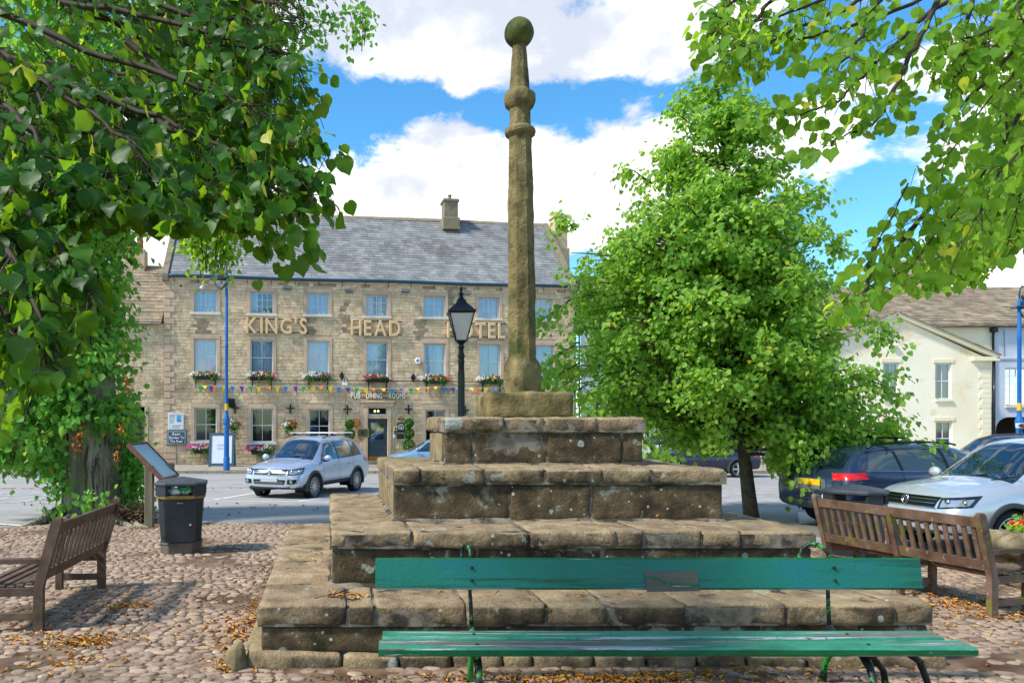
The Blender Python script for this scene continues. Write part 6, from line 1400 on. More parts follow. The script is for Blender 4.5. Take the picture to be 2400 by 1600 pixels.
def wheels(t, cen, wr, wx, W, spokes=10, five=False):
    wm = None
    for x in wx:
        for s in (1, -1):
            yo = s*(W/2-.115); w_ = .215
            m = MB(); m.lathe([(wr-.10, -w_/2+.01), (wr-.03, -w_/2), (wr, -w_/2+.035), (wr+.002, 0), (wr, w_/2-.035), (wr-.03, w_/2), (wr-.10, w_/2-.01)], 40, (0, 0, 0), 'y', cap=False); o = m.build('wheel', m_tyre, t, sm='auto', loc=(x-cen, yo, wr))
            m = MB(); f = s*(w_/2-.02); R_ = wr-.095
            m.lathe([(R_+.012, f+.008*s), (R_-.012, f+.012*s), (R_-.02, f-.03*s), (R_-.03, f-.10*s)], 40, (0, 0, 0), 'y', cap=False); m.lathe([(.055, f-.01*s), (.05, f+.0*s), (.03, f+.006*s)], 16, (0, 0, 0), 'y')
            for i in range(spokes):
                a = 2*math.pi*i/spokes; hw = (.013 if spokes > 7 else .028)
                def P(r, o_, y): return (r*math.cos(a)-o_*math.sin(a), y, r*math.sin(a)+o_*math.cos(a))
                m.add([P(.04, -hw*1.2, f), P(.04, hw*1.2, f), P(R_-.005, hw, f-.006*s), P(R_-.005, -hw, f-.006*s), P(.04, -hw, f-.04*s), P(.04, hw, f-.04*s), P(R_-.005, hw*.8, f-.05*s), P(R_-.005, -hw*.8, f-.05*s)], [(0, 1, 2, 3), (0, 4, 5, 1), (1, 5, 6, 2), (2, 6, 7, 3), (3, 7, 4, 0)])
            m.build('rim', m_rim, o, sm='auto')
            m = MB(); m.lathe([(R_-.03, f-.06*s), (.02, f-.07*s)], 20, (0, 0, 0), 'y'); m.build('brake_disc', m_blackg, o)
            # arch lip and inner well
            m = MB(); n = 22; vs = []
            for i in range(n+1):
                a = math.radians(-14)+math.radians(208)*i/n; c_, s2 = math.cos(a), math.sin(a)
                for (r, y) in ((wr+.02, s*(W/2-.16)), (wr+.03, s*(W/2+.010)), (wr+.055, s*(W/2+.018)), (wr+.10, s*(W/2+.004)), (wr+.11, s*(W/2-.05))): vs.append((x-cen+r*c_, y, wr+r*s2))
            m.add(vs, [(i*5+k, i*5+k+1, (i+1)*5+k+1, (i+1)*5+k) for i in range(n) for k in range(4)]); m.build('wheel_arch', m_clad, t, sm='auto')
            m = MB(); vs = []
            for i in range(n+1):
                a = math.radians(-20)+math.radians(220)*i/n
                for y in (s*(W/2-.03), s*(W/2-.42)): vs.append((x-cen+(wr+.05)*math.cos(a), y, wr+(wr+.05)*math.sin(a)))
            m.add(vs, [(2*i, 2*i+1, 2*i+3, 2*i+2) for i in range(n)]); m.add([(x-cen+(wr+.05)*math.cos(math.radians(-20+220*i/n)), s*(W/2-.42), wr+(wr+.05)*math.sin(math.radians(-20+220*i/n))) for i in range(n+1)], [tuple(range(n+1))]); m.build('wheel_well', m_blackg, t, fix=False)
def strokes(m, pts, r, O, ex, ez):
    m.tube([O+ex*a+ez*b for a, b in pts], r, 5)
def silver_suv(label, loc, ang, paint, bars, group='silver compact off roaders', spokes=10, plate=True):
    t, patch, bvh, cen, L = car('parked_car', label, loc, ang, SUV, paint, group=group)
    S = (0, -1, 0)
    for q_, nm in (([(2.10, .9, 1.06), (3.06, .9, 1.05), (2.60, .9, 1.50), (2.10, .9, 1.55)], 'side_window'), ([(1.12, .9, 1.085), (2.03, .9, 1.06), (2.03, .9, 1.55), (1.12, .9, 1.555)], 'side_window'), ([(.52, .9, 1.13), (1.05, .9, 1.09), (1.05, .9, 1.55), (.66, .9, 1.50)], 'quarter_window')):
        patch(nm, q_, S, m_glass, both=True)
    patch('windscreen', [(3.36, -.70, 0), (3.36, .70, 0), (2.66, .57, 0), (2.66, -.57, 0)], (0, 0, -1), m_glass, nx=16, nz=10)
    patch('rear_window', [(0, -.62, 1.12), (0, .62, 1.12), (0, .52, 1.48), (0, -.52, 1.48)], (1, 0, 0), m_glass, nx=12)
    patch('pillar_trim', [(2.035, .9, 1.06), (2.095, .9, 1.06), (2.095, .9, 1.55), (2.035, .9, 1.55)], S, m_blackg, both=True, nx=2)
    patch('pillar_trim', [(1.055, .9, 1.09), (1.115, .9, 1.085), (1.115, .9, 1.555), (1.055, .9, 1.55)], S, m_blackg, both=True, nx=2)
    patch('window_trim', [(.50, .9, 1.115), (3.08, .9, 1.035), (3.08, .9, 1.05), (.50, .9, 1.13)], S, m_blackg, both=True, nx=30, nz=1)
    for x in (2.07, 3.05): patch('door_seam', [(x, .9, .50), (x+.010, .9, .50), (x+.01, .9, 1.05), (x, .9, 1.05)], S, m_blackg, both=True, nx=1, nz=12, off=.003)
    patch('door_seam', [(1.20, .9, .80), (1.21, .9, .80), (1.10, .9, 1.06), (1.09, .9, 1.06)], S, m_blackg, both=True, nx=1, nz=8, off=.003)
    Fd = (-1, 0, 0)
    g = patch('grille', [(5, -.50, .715), (5, .50, .715), (5, .52, .86), (5, -.52, .86)], Fd, m_blackg, nx=16, off=.012)
    for z in (.765, .815): patch('grille_bar', [(5, -.50, z), (5, .50, z), (5, .50, z+.010), (5, -.50, z+.010)], Fd, m_chrome, par=g, nx=16, nz=1, off=.024)
    patch('grille_surround', [(5, -.53, .70), (5, .53, .70), (5, .53, .712), (5, -.53, .712)], Fd, m_chrome, nx=16, nz=1, off=.018)
    for s in (1, -1):
        dl = Vector((-.8, -.6, 0)).normalized()
        hl_ = patch('headlamp', [(4.36, .50*s, .70), (4.10, .83*s, .745), (4.0, .86*s, .90), (4.34, .54*s, .85)], (dl.x, dl.y*s, 0), m_lampd, nx=10, off=.010)
        patch('lamp_reflector', [(4.34, .53*s, .72), (4.12, .80*s, .765), (4.06, .82*s, .85), (4.33, .56*s, .82)], (dl.x, dl.y*s, 0), m_lamp, par=hl_, nx=8, off=.016)
        for (yy, xx, r_) in ((.60, 4.28, .052), (.755, 4.16, .045)):
            h = bvh.ray_cast(Vector((xx-cen-dl.x*2, (yy-dl.y*2)*s, .79)), Vector((dl.x, dl.y*s, 0)))
            if h[0] is not None: m = MB(); m.blob(h[0]+Vector((.0, 0, 0)), r_, 0, 0, 12, (.5, 1, 1)); m.build('lens', m_chrome, hl_, sm=True)
        patch('fog_recess', [(5, .55*s, .47), (5, .80*s, .48), (5, .80*s, .60), (5, .56*s, .59)], Fd, m_blackg, nx=5, off=.008)
        h = bvh.ray_cast(Vector((3, .68*s, .535)), Vector(Fd)); 
        if h[0] is not None: m = MB(); m.lathe([(.045, -.02), (.045, .016), (.035, .02)], 14, tuple(h[0]), 'x'); m.build('fog_lamp', m_chrome, t, sm='auto')
        mo = MB(); mo.blob((3.02-cen, (.905+.11)*s, 1.11), .12, 1, 0, 14, (.55, .95, .72)); mi = mo.build('wing_mirror', paint, t, sm=True)
        m = MB(); m.cbox((2.98-cen, .86*s if s > 0 else -1.0, 1.01), (3.06-cen, 1.0 if s > 0 else -.86, 1.05), .01); m.build('mirror_foot', m_blackg, mi)
        for x in (1.42, 2.32): m = MB(); y = .905*s; m.tube([(x-.10-cen, y*.985, .885), (x-.08-cen, y*1.015, .89), (x+.08-cen, y*1.015, .89), (x+.10-cen, y*.985, .885)], .016, 6); m.build('door_handle', paint, t, sm=True)
        m = MB(); m.tube([(.55-cen, .60*s, 1.62), (.75-cen, .61*s, 1.69), (1.5-cen, .635*s, 1.735), (2.3-cen, .63*s, 1.715), (2.6-cen, .61*s, 1.65)], .018, 6); m.build('roof_rail', m_clad, t, sm=True)
        patch('tail_lamp', [(.0, .60*s, .86), (.42, .9*s, .92), (.42, .9*s, 1.04), (.0, .60*s, 1.02)], (.6, -.8*s, 0), m_red, nx=8, off=.010)
    patch('lower_grille', [(5, -.46, .46), (5, .46, .46), (5, .50, .585), (5, -.50, .585)], Fd, m_blackg, nx=12, off=.008)
    for z in (.49, .53): patch('grille_bar', [(5, -.44, z), (5, .44, z), (5, .44, z+.012), (5, -.44, z+.012)], Fd, m_chrome, nx=12, nz=1, off=.018)
    if plate: m = MB(); m.cbox((L-cen+.0, -.26, .52), (L-cen+.025, .26, .63), .006); m.build('number_plate', flat('blank_plate', '#b4b3b8', .5), t)
    O = Vector((L-cen+.012, 0, .79)); m = MB(); ex, ez = Vector((0, -1, 0)), Vector((-.12, 0, 1))
    m.tube([O+ex*.065*math.cos(i*.3142)+ez*.065*math.sin(i*.3142) for i in range(21)], .008, 6)
    strokes(m, [(-.026, .058), (0, .008), (.026, .058)], .006, O, -ex, ez); strokes(m, [(-.05, .036), (-.025, -.052), (0, .004), (.025, -.052), (.05, .036)], .006, O, -ex, ez); m.build('round_badge', m_chrome, t, sm=True)
    wheels(t, cen, .35, (.93, 3.53), 1.81, spokes)
    for s in (1, -1): m = MB(); m.tube([(3.40-cen, .15+s*.25, 1.085), (3.30-cen, .15+s*.25+.35, 1.16)], .01, 5); m.build('wiper', m_blackg, t)
    if bars:
        for x in (1.05, 2.05): m = MB(); m.cbox((x-.035-cen, -.80, 1.775), (x+.035-cen, .80, 1.80), .01); m.build('roof_bar', flat('silver_bar', '#c9cbcd', .4), t); m = MB(); m.cbox((x-.04-cen, -.66, 1.72), (x+.04-cen, -.58, 1.775), .01); m.cbox((x-.04-cen, .58, 1.72), (x+.04-cen, .66, 1.775), .01); m.build('bar_foot', m_blackg, t)
    return t
m_silver = mpaint('silver_blue_paint', [srgb('#b7c3d6')], .55, .32); m_silver2 = mpaint('pale_silver_paint', [srgb('#c3cbd2')], .5, .3)
ax_ = (Vector((-2.71, 21.0, 0))+Vector((-1.59, 23.5, 0))+Vector((-4.15, 21.5, 0))+Vector((-3.05, 24.1, 0)))/4
silver_suv('silver off roader with roof bars parked facing left in front of the hotel', (ax_.x-.03, ax_.y, gz(ax_.y)-.035), math.atan2(-.925, -.38), m_silver, True, spokes=14)
hd = Vector((-.99, -.139, 0)); nose = Vector((7.40, 11.45, 0)); c_ = nose-hd*2.215
silver_suv('pale silver off roader nosing in from the right behind the mossy bench', (c_.x, c_.y, .0), math.atan2(hd.y, hd.x), m_silver2, False, spokes=14, plate=True)
# dark blue estate, seen from behind
EST = [(0, .46, .86, 1.00, .68, .78, .72, .55), (.06, .36, .95, 1.08, .82, .87, .80, .60), (.2, .33, 1.00, 1.22, .84, .895, .83, .60), (.5, .31, 1.02, 1.42, .85, .905, .85, .57), (1.0, .30, 1.01, 1.50, .85, .91, .855, .58), (1.8, .30, .99, 1.53, .85, .91, .855, .60), (2.5, .30, .97, 1.51, .85, .91, .855, .60), (2.95, .30, .96, 1.42, .85, .91, .855, .59), (3.35, .30, .95, 1.20, .85, .905, .85, .60), (3.68, .30, .93, 1.00, .85, .90, .83, .64), (4.2, .30, .86, .93, .85, .89, .78, .6), (4.55, .31, .78, .84, .8, .84, .7, .5), (4.72, .34, .68, .76, .7, .76, .62, .44), (4.79, .42, .6, .68, .58, .64, .54, .38)]
m_navy_p = mpaint('navy_paint', [srgb('#24344f')], .4, .3)
hd = Vector((.965, .262, 0)).normalized(); rear = Vector((7.32, 14.05, 0)); c_ = rear+hd*2.395
t, patch, bvh, cen, L = car('parked_car', 'dark blue estate car seen from behind with yellow number plate, right of the tree', (c_.x, c_.y, 0), math.atan2(hd.y, hd.x), EST, m_navy_p, wx=(1.0, 3.75))
S = (0, -1, 0)
for q_, nm in (([(2.32, .9, 1.02), (3.25, .9, 1.00), (2.80, .9, 1.36), (2.32, .9, 1.43)], 'side_window'), ([(1.25, .9, 1.05), (2.24, .9, 1.025), (2.24, .9, 1.43), (1.25, .9, 1.43)], 'side_window'), ([(.48, .9, 1.10), (1.18, .9, 1.05), (1.18, .9, 1.42), (.70, .9, 1.36)], 'quarter_window')): patch(nm, q_, S, flat('tinted_glass', '#3b4a4c', .04, spec=1.0), both=True)
patch('window_trim', [(.45, .9, 1.07), (3.3, .9, .985), (3.3, .9, 1.0), (.45, .9, 1.085)], S, m_chrome, both=True, nx=30, nz=1); patch('window_trim', [(.66, .9, 1.375), (2.3, .9, 1.455), (2.3, .9, 1.47), (.66, .9, 1.39)], S, m_chrome, both=True, nx=20, nz=1)
patch('pillar_trim', [(2.24, .9, 1.025), (2.32, .9, 1.02), (2.32, .9, 1.43), (2.24, .9, 1.43)], S, m_blackg, both=True, nx=2); patch('pillar_trim', [(1.18, .9, 1.05), (1.25, .9, 1.05), (1.25, .9, 1.43), (1.18, .9, 1.42)], S, m_blackg, both=True, nx=2)
for x in (2.28, 1.2): patch('door_seam', [(x, .9, .42), (x+.012, .9, .42), (x+.012, .9, 1.0), (x, .9, 1.0)], S, m_blackg, both=True, nx=1, nz=12, off=.003)
patch('rear_window', [(0, -.62, 1.10), (0, .62, 1.10), (0, .52, 1.36), (0, -.52, 1.36)], (1, 0, 0), m_glass, nx=12)
for s in (1, -1):
    patch('tail_lamp', [(.0, .52*s, .90), (.42, .9*s, .93), (.34, .9*s, 1.04), (.0, .52*s, 1.02)], (.55, -.83*s, 0), m_red, nx=10, off=.012)
    for x in (1.55, 2.65): m = MB(); y = .91*s; m.tube([(x-.12-cen, y*.98, .86), (x-.09-cen, y*1.02, .87), (x+.09-cen, y*1.02, .87), (x+.12-cen, y*.98, .86)], .018, 6); m.build('door_handle', m_navy_p, t, sm=True)
    m = MB(); m.tube([(.7-cen, .57*s, 1.46), (.9-cen, .585*s, 1.53), (1.8-cen, .61*s, 1.565), (2.5-cen, .60*s, 1.54), (2.7-cen, .59*s, 1.50)], .02, 6); m.build('roof_rail', m_blackg, t, sm=True)
    m = MB(); m.blob((3.15-cen, 1.01*s, 1.06), .11, 1, 0, 12, (.55, .95, .7)); m.build('wing_mirror', m_navy_p, t, sm=True)
m = MB(); m.cbox((1.3-cen, -.75, 1.62), (1.36-cen, .75, 1.65), .01); m.cbox((1.3-cen, -.62, 1.55), (1.36-cen, -.57, 1.62), .01); m.cbox((1.3-cen, .57, 1.55), (1.36-cen, .62, 1.62), .01); m.build('roof_bar', m_blackg, t)
patch('plate_recess', [(0, -.40, .70), (0, .40, .70), (0, .36, .90), (0, -.36, .90)], (1, 0, 0), m_chrome, nx=6, off=.008)
m = MB(); m.cbox((-cen-.03, -.26, .78), (-cen-.012, .26, .89), .004); m.build('number_plate', flat('yellow_plate', '#e3b414', .4), t); m = MB(); m.cbox((-cen-.03, -.26, .72), (-cen-.012, .26, .775), .004); m.build('plate_lower', flat('plate_grey', '#6b6c70', .5), t)
patch('rear_bumper', [(0, -.80, .38), (0, .80, .38), (0, .80, .50), (0, -.80, .50)], (1, 0, 0), m_clad, nx=10, off=.02)
m = MB(); m.lathe([(.05, -.01), (.05, .0)], 14, (-cen-.022, -.36, .60), 'x'); m.build('sticker', m_white, t)
m = MB(); m.tube([(.25-cen, -.5, .30), (-.02-cen, -.5, .31)], .035, 8); m.build('exhaust', m_clad, t)
wheels(t, cen, .345, (1.0, 3.75), 1.82, 10)
# three more cars by the far kerb
def simple_car(label, loc, ang, prof, paint, wx, wr, sw, ws, group='cars parked along the far kerb', spokes=5, nm='parked_car', clad=True):
    t, patch, bvh, cen, L = car(nm, label, loc, ang, prof, paint, wx=wx, wr=wr, group=group)
    for q_ in sw: patch('side_window', q_, (0, -1, 0), m_glass, both=True)
    patch('windscreen', ws, (0, 0, -1), m_glass, nx=12, nz=8)
    for x in (sw[0][0][0]-.04, sw[0][1][0]-.1): patch('door_seam', [(x, .9, .45), (x+.014, .9, .45), (x+.014, .9, 1.0), (x, .9, 1.0)], (0, -1, 0), m_blackg, both=True, nx=1, nz=8, off=.003)
    for s in (1, -1):
        patch('headlamp', [(L-.06, .45*s, .64), (L-.45, .85*s, .68), (L-.50, .87*s, .80), (L-.10, .48*s, .76)], (-.7, -.7*s, 0), m_lamp, nx=8, off=.012); patch('tail_lamp', [(.0, .6*s, .82), (.35, .9*s, .85), (.35, .9*s, 1.0), (0, .6*s, 1.0)], (.6, -.8*s, 0), m_red, nx=6, off=.012)
        mx_ = sw[0][1][0]-.02; m = MB(); m.blob((mx_-cen, 1.01*s, 1.06), .12, 1, 0, 12, (.55, .95, .7)); m.build('wing_mirror', paint, t, sm=True)
        for x in (sw[0][0][0]+.18, sw[1][0][0]+.18): m = MB(); y = .905*s; m.tube([(x-.10-cen, y*.985, .87), (x-cen, y*1.02, .875), (x+.10-cen, y*.985, .87)], .017, 5); m.build('door_handle', paint, t)
    patch('grille', [(9, -.42, .5), (9, .42, .5), (9, .42, .66), (9, -.42, .66)], (-1, 0, 0), m_blackg, nx=8, off=.01)
    wheels(t, cen, wr, wx, 1.81, spokes); return t
m_dblue = mpaint('deep_blue_paint', [srgb('#16243f')], .4, .28); m_disc = mpaint('midnight_paint', [srgb('#232e4d')], .3, .35); m_lblue = mpaint('pale_blue_paint', [srgb('#7da4b8')], .4, .3)
sw = [[(2.10, .9, 1.06), (3.06, .9, 1.05), (2.60, .9, 1.50), (2.10, .9, 1.55)], [(1.12, .9, 1.085), (2.03, .9, 1.06), (2.03, .9, 1.55), (1.12, .9, 1.555)], [(.52, .9, 1.13), (1.05, .9, 1.09), (1.05, .9, 1.55), (.66, .9, 1.50)]]
wsq = [(3.36, -.70, 0), (3.36, .70, 0), (2.66, .57, 0), (2.66, -.57, 0)]
xr = at(1713, 0, 31.6).x; simple_car('dark blue crossover parked by the far kerb left of the tree trunk', (xr-1.28, 31.7, gz(31.7)), math.pi, SUV, m_dblue, (.93, 3.53), .355, sw, wsq)
xn = at(2212, 0, 28.5).x; simple_car('midnight blue off roader parked behind the dark estate in front of the cream house', (xn+2.1, 28.6, gz(28.6)), math.radians(184), SUV, m_disc, (.93, 3.53), .36, sw, wsq)
HAT = [(0, .42, .82, .95, .66, .74, .68, .5), (.06, .34, .92, 1.10, .78, .83, .78, .56), (.25, .3, .97, 1.30, .81, .87, .82, .56), (.7, .28, .98, 1.44, .82, .88, .83, .56), (1.4, .28, .96, 1.49, .82, .885, .83, .58), (2.0, .28, .94, 1.47, .82, .885, .83, .58), (2.45, .28, .93, 1.33, .82, .88, .83, .57), (2.9, .28, .92, 1.08, .82, .88, .82, .6), (3.15, .28, .90, .98, .82, .87, .80, .62), (3.55, .28, .83, .90, .81, .86, .75, .56), (3.85, .30, .73, .80, .74, .80, .66, .46), (3.98, .34, .62, .70, .62, .68, .56, .38)]
swh = [[(1.75, .9, .98), (2.75, .9, .97), (2.3, .9, 1.33), (1.75, .9, 1.39)], [(.9, .9, 1.0), (1.68, .9, .98), (1.68, .9, 1.39), (.9, .9, 1.39)]]; wsh = [(3.08, -.68, 0), (3.08, .68, 0), (2.42, .55, 0), (2.42, -.55, 0)]
xn = at(904, 0, 31.0).x; simple_car('pale blue hatchback parked facing left beyond the stone steps', (xn+2.0, 31.4, gz(31)+.08), math.pi, HAT, m_lblue, (.8, 3.2), .31, swh, wsh)
# ------------------------------------------------------------------ trees
def PP(p): return PX+F*p[:, 0]/p[:, 1], PY-F*(p[:, 2]-EYE)/p[:, 1]
def limb_tree(root, trunk_pts, trunk_r, env, D, nl, per, lsz, leafm, barkm, zy=.85, tw=.5, seed=1, droop=.5, tpl=LLO, zlo=None, twigmat=m_twig, nrad=10, crown='crown', filt=None):
    """env: [(py, px_left, px_right)] outline of the crown at distance D"""
    rs = np.random.RandomState(seed); rnd = random.Random(seed)
    m = MB(); m.tube(trunk_pts, trunk_r, nrad); 
    Z_ = [EYE+(PY-e[0])*D/F for e in env]; XL = [(e[1]-PX)*D/F for e in env]; XR = [(e[2]-PX)*D/F for e in env]
    zmin, zmax = min(Z_), max(Z_)
    zs = np.array(Z_)[::-1]; xl = np.array(XL)[::-1]; xr = np.array(XR)[::-1]
    tp = np.array([list(p) for p in trunk_pts]); pos = []; dr = []; limbs = MB()
    wz = np.interp(np.linspace(zmin, zmax, 60), zs, xr-xl); cw = np.cumsum(wz**1.55); cw /= cw[-1]
    for i in range(nl):
        z = np.interp(rs.rand(), cw, np.linspace(zmin, zmax, 60)); l, r = np.interp(z, zs, xl), np.interp(z, zs, xr)
        a = rs.rand()*6.283; rad = rs.uniform(.35, 1)**.6*rs.uniform(.86, 1.04)
        cx = (l+r)/2; hw = (r-l)/2
        tip = Vector((cx+hw*rad*math.cos(a), D+hw*zy*rad*math.sin(a), z))
        zt = z-rs.uniform(.15, .5)*hw*rad-.1; zt = max(zt, tp[0][2]+rs.uniform(1.3, 2.6)) if zlo is None else max(zt, zlo); zt = min(zt, tp[-1][2])
        st = Vector((np.interp(zt, tp[:, 2], tp[:, 0]), np.interp(zt, tp[:, 2], tp[:, 1]), zt))
        mid = st.lerp(tip, .55)+Vector((0, 0, .14*hw+.1)); 
        pts = []
        for k in range(7):
            q = k/6; p = st*(1-q)**2+mid*2*q*(1-q)+tip*q*q; p = p+Vector((rs.normal(), rs.normal(), rs.normal()))*.03*(k > 0); pts.append(p)
        ln = (tip-st).length; r0 = .012+.012*ln
        limbs.tube(pts, [r0*(1-.85*k/6) for k in range(7)], 5, False)
        for k in range(tw if isinstance(tw, int) else 6):
            q = rs.uniform(.35, 1.0); p = st*(1-q)**2+mid*2*q*(1-q)+tip*q*q
            d = Vector((rs.normal(), rs.normal(), rs.normal()*.5-.15)).normalized(); d = (d+(tip-st).normalized()*.6).normalized(); L = rs.uniform(.35, .75)*min(1.0, .4+hw*.25)
            e = p+d*L-Vector((0, 0, droop*L*.4)); limbs.tube([p, p.lerp(e, .5)+Vector((0, 0, .04)), e], [.006, .004, .002], 3, False)
            n = per; qq = rs.rand(n, 1); P_ = np.array(p)*(1-qq)+np.array(e)*qq+rs.normal(size=(n, 3))*np.array([.10, .10, .08]); P_[:, 2] -= .02
            pos.append(P_); dd = np.tile(np.array(d), (n, 1))*.5+rs.normal(size=(n, 3))*.55+np.array([0, 0, -.55]); dr.append(dd)
    pos = np.vstack(pos); dr = np.vstack(dr)
    if filt is not None: k_ = filt(pos); pos = pos[k_]; dr = dr[k_]
    n = len(pos); c = np.array([0, D, 0.0]); c = np.array([(XL[0]+XR[0])/2, D, (zmin+zmax)/2])
    nr = rs.normal(size=(n, 3))*.55+unit(pos-c)*.5+np.array([0, 0, .75])
    me = leaf_cloud(crown, pos, dr, nr, rs.uniform(.7, 1.2, n)*lsz, leafm, tpl, rs.rand(n))
    link(crown, me, root, True)
    m.build('trunk', barkm, root, sm=True, world=True); limbs.build('limbs', barkm, root, sm=True, world=True, fix=False)
    return n
class _R: pass
def bush(root, env, D, n_shoots, per, lsz, mat, seed, fy=.9, hole=None, nm='shoot_foliage', filt=None):
    rs = np.random.RandomState(seed); Z_ = np.array([EYE+(PY-e[0])*D/F for e in env])[::-1]; XL = np.array([(e[1]-PX)*D/F for e in env])[::-1]; XR = np.array([(e[2]-PX)*D/F for e in env])[::-1]
    pos = []; dr = []; tw = MB()
    for i in range(n_shoots):
        z = rs.uniform(Z_[0], Z_[-1]); l, r = np.interp(z, Z_, XL), np.interp(z, Z_, XR); a = rs.rand()*6.283; rad = rs.uniform(.25, 1)**.5; hw = (r-l)/2; cx = (l+r)/2
        y = D+hw*fy*.75*rad*math.sin(a); x = cx+hw*rad*math.cos(a)
        if hole and hole(x, y, z): continue
        e = Vector((x, y, z)); s = Vector((cx+(x-cx)*.55, D+(y-D)*.55, z-rs.uniform(.2, .7))); tw.tube([s, s.lerp(e, .5)+Vector((0, 0, .08)), e], [.01, .006, .003], 3, False)
        q = rs.rand(per, 1)**.7; P_ = np.array(s)*(1-q)+np.array(e)*q+rs.normal(size=(per, 3))*np.array([.13, .13, .12]); pos.append(P_); dr.append(rs.normal(size=(per, 3))*.5+np.array([(x-cx)*.15, (y-D)*.15, -.7]))
    pos = np.vstack(pos); dr = np.vstack(dr)
    if filt is not None: k_ = filt(pos); pos = pos[k_]; dr = dr[k_]
    n = len(pos); c = np.array([at((env[0][1]+env[0][2])/2, 0, D).x, D, (Z_[0]+Z_[-1])/2])
    if filt is not None:
        kk = filt(np.array(tw.v)); tw.f = [f for f in tw.f if all(kk[i] for i in f)]; tw.m = [0]*len(tw.f)
    me = leaf_cloud(nm, pos, dr, rs.normal(size=(n, 3))*.5+unit(pos-c)*.5+np.array([0, -.2, .7]), rs.uniform(.7, 1.25, n)*lsz, mat, LLO, rs.rand(n)); link(nm, me, root, True); tw.build('shoots', m_twig, root, world=True, fix=False, kind='stuff')
# the young lime tree right of the cross
D = 15.6
lt = thing('lime_tree', 'full leafy young lime tree with slim leaning trunk right of the stone cross', 'tree', (at(1760, 1210, D).x, D, gz(D)))
tpts = [at(1762, 1218, D), at(1759, 1195, D), at(1748, 1100, D), at(1737, 1010, D), at(1726, 900, D), at(1722, 800, D), at(1716, 650, D), at(1706, 450, D), at(1690, 280, D), at(1680, 190, D)]
def f_lime(p):
    x, y = PP(p); n = np.random.normal(size=len(p))*10
    bad = (y+n > 1035) & (np.abs(x-1752) < 48); bad |= (x < 1500) & (y+n > 985); bad |= (x >= 1500) & (x < 1725) & (y+n > 1060); bad |= (x > 1780) & (y+n > 1118)
    # open pockets where the sky and the branches show
    g = np.array([noise.noise(Vector((q[0]*1.1, q[1]*.8, q[2]*1.1))) for q in p]); bad |= (g > .42) & (np.random.rand(len(p)) < .85)
    return ~bad
env = [(165, 1655, 1690), (200, 1625, 1715), (250, 1575, 1760), (300, 1555, 1800), (400, 1490, 1850), (480, 1430, 1925), (540, 1330, 1960), (600, 1300, 1960), (700, 1300, 1965), (800, 1310, 2000), (860, 1275, 2015), (920, 1285, 2030), (960, 1340, 2045), (1000, 1480, 2070), (1060, 1530, 2080), (1100, 1760, 2040)]
limb_tree(lt, tpts, [.16, .146, .125, .112, .105, .095, .08, .05, .03, .012], env, D, 420, 27, .10, m_leafM, m_bark2, .8, 6, 3, filt=f_lime)
# sprays that reach out of the crown: a few leafy tips
def spray(root, ctrl, D, n, lsz, leafm, seed, name='spray', r=.02, wid=.12, indiv=0, tpl=LLO, droop=.3, bract=0, twig=m_twig, dy=.0, leafname='leaf', berries=0):
    """a leafy shoot along image-space controls at distances D (list), real 3D curve"""
    rs = np.random.RandomState(seed); P = [at(px, py, d) for (px, py), d in zip(ctrl, D)]
    m = MB(); pts = []
    for i in range(len(P)-1):
        for k in range(5): pts.append(P[i].lerp(P[i+1], k/5)+Vector((rs.normal(), rs.normal(), rs.normal()))*r*.4)
    pts.append(P[-1]); m.tube(pts, [max(r*(1-.9*i/len(pts)), .0025) for i in range(len(pts))], 6, False)
    pos = []; dr = []
    for i in range(n):
        q = rs.rand()**.85; f = q*(len(pts)-1); j = min(int(f), len(pts)-2); p = pts[j].lerp(pts[j+1], f-j)
        dv = (pts[j+1]-pts[j]).normalized(); s = Vector((rs.normal(), rs.normal()*.9, rs.normal()*.8)); s = (s-dv*s.dot(dv)).normalized()
        L = abs(rs.normal())*wid+.02; e = p+s*L*.9+dv*L*.6-Vector((0, 0, droop*L))
        if rs.rand() < .35: m.tube([p, p.lerp(e, .5)+Vector((0, 0, .01)), e], [.003, .002, .0015], 3, False)
        pos.append(np.array(e)); dr.append(np.array(s*.5+dv*.5+Vector((rs.normal()*.25, rs.normal()*.25, -.75))))
    return m, np.array(pos), np.array(dr)
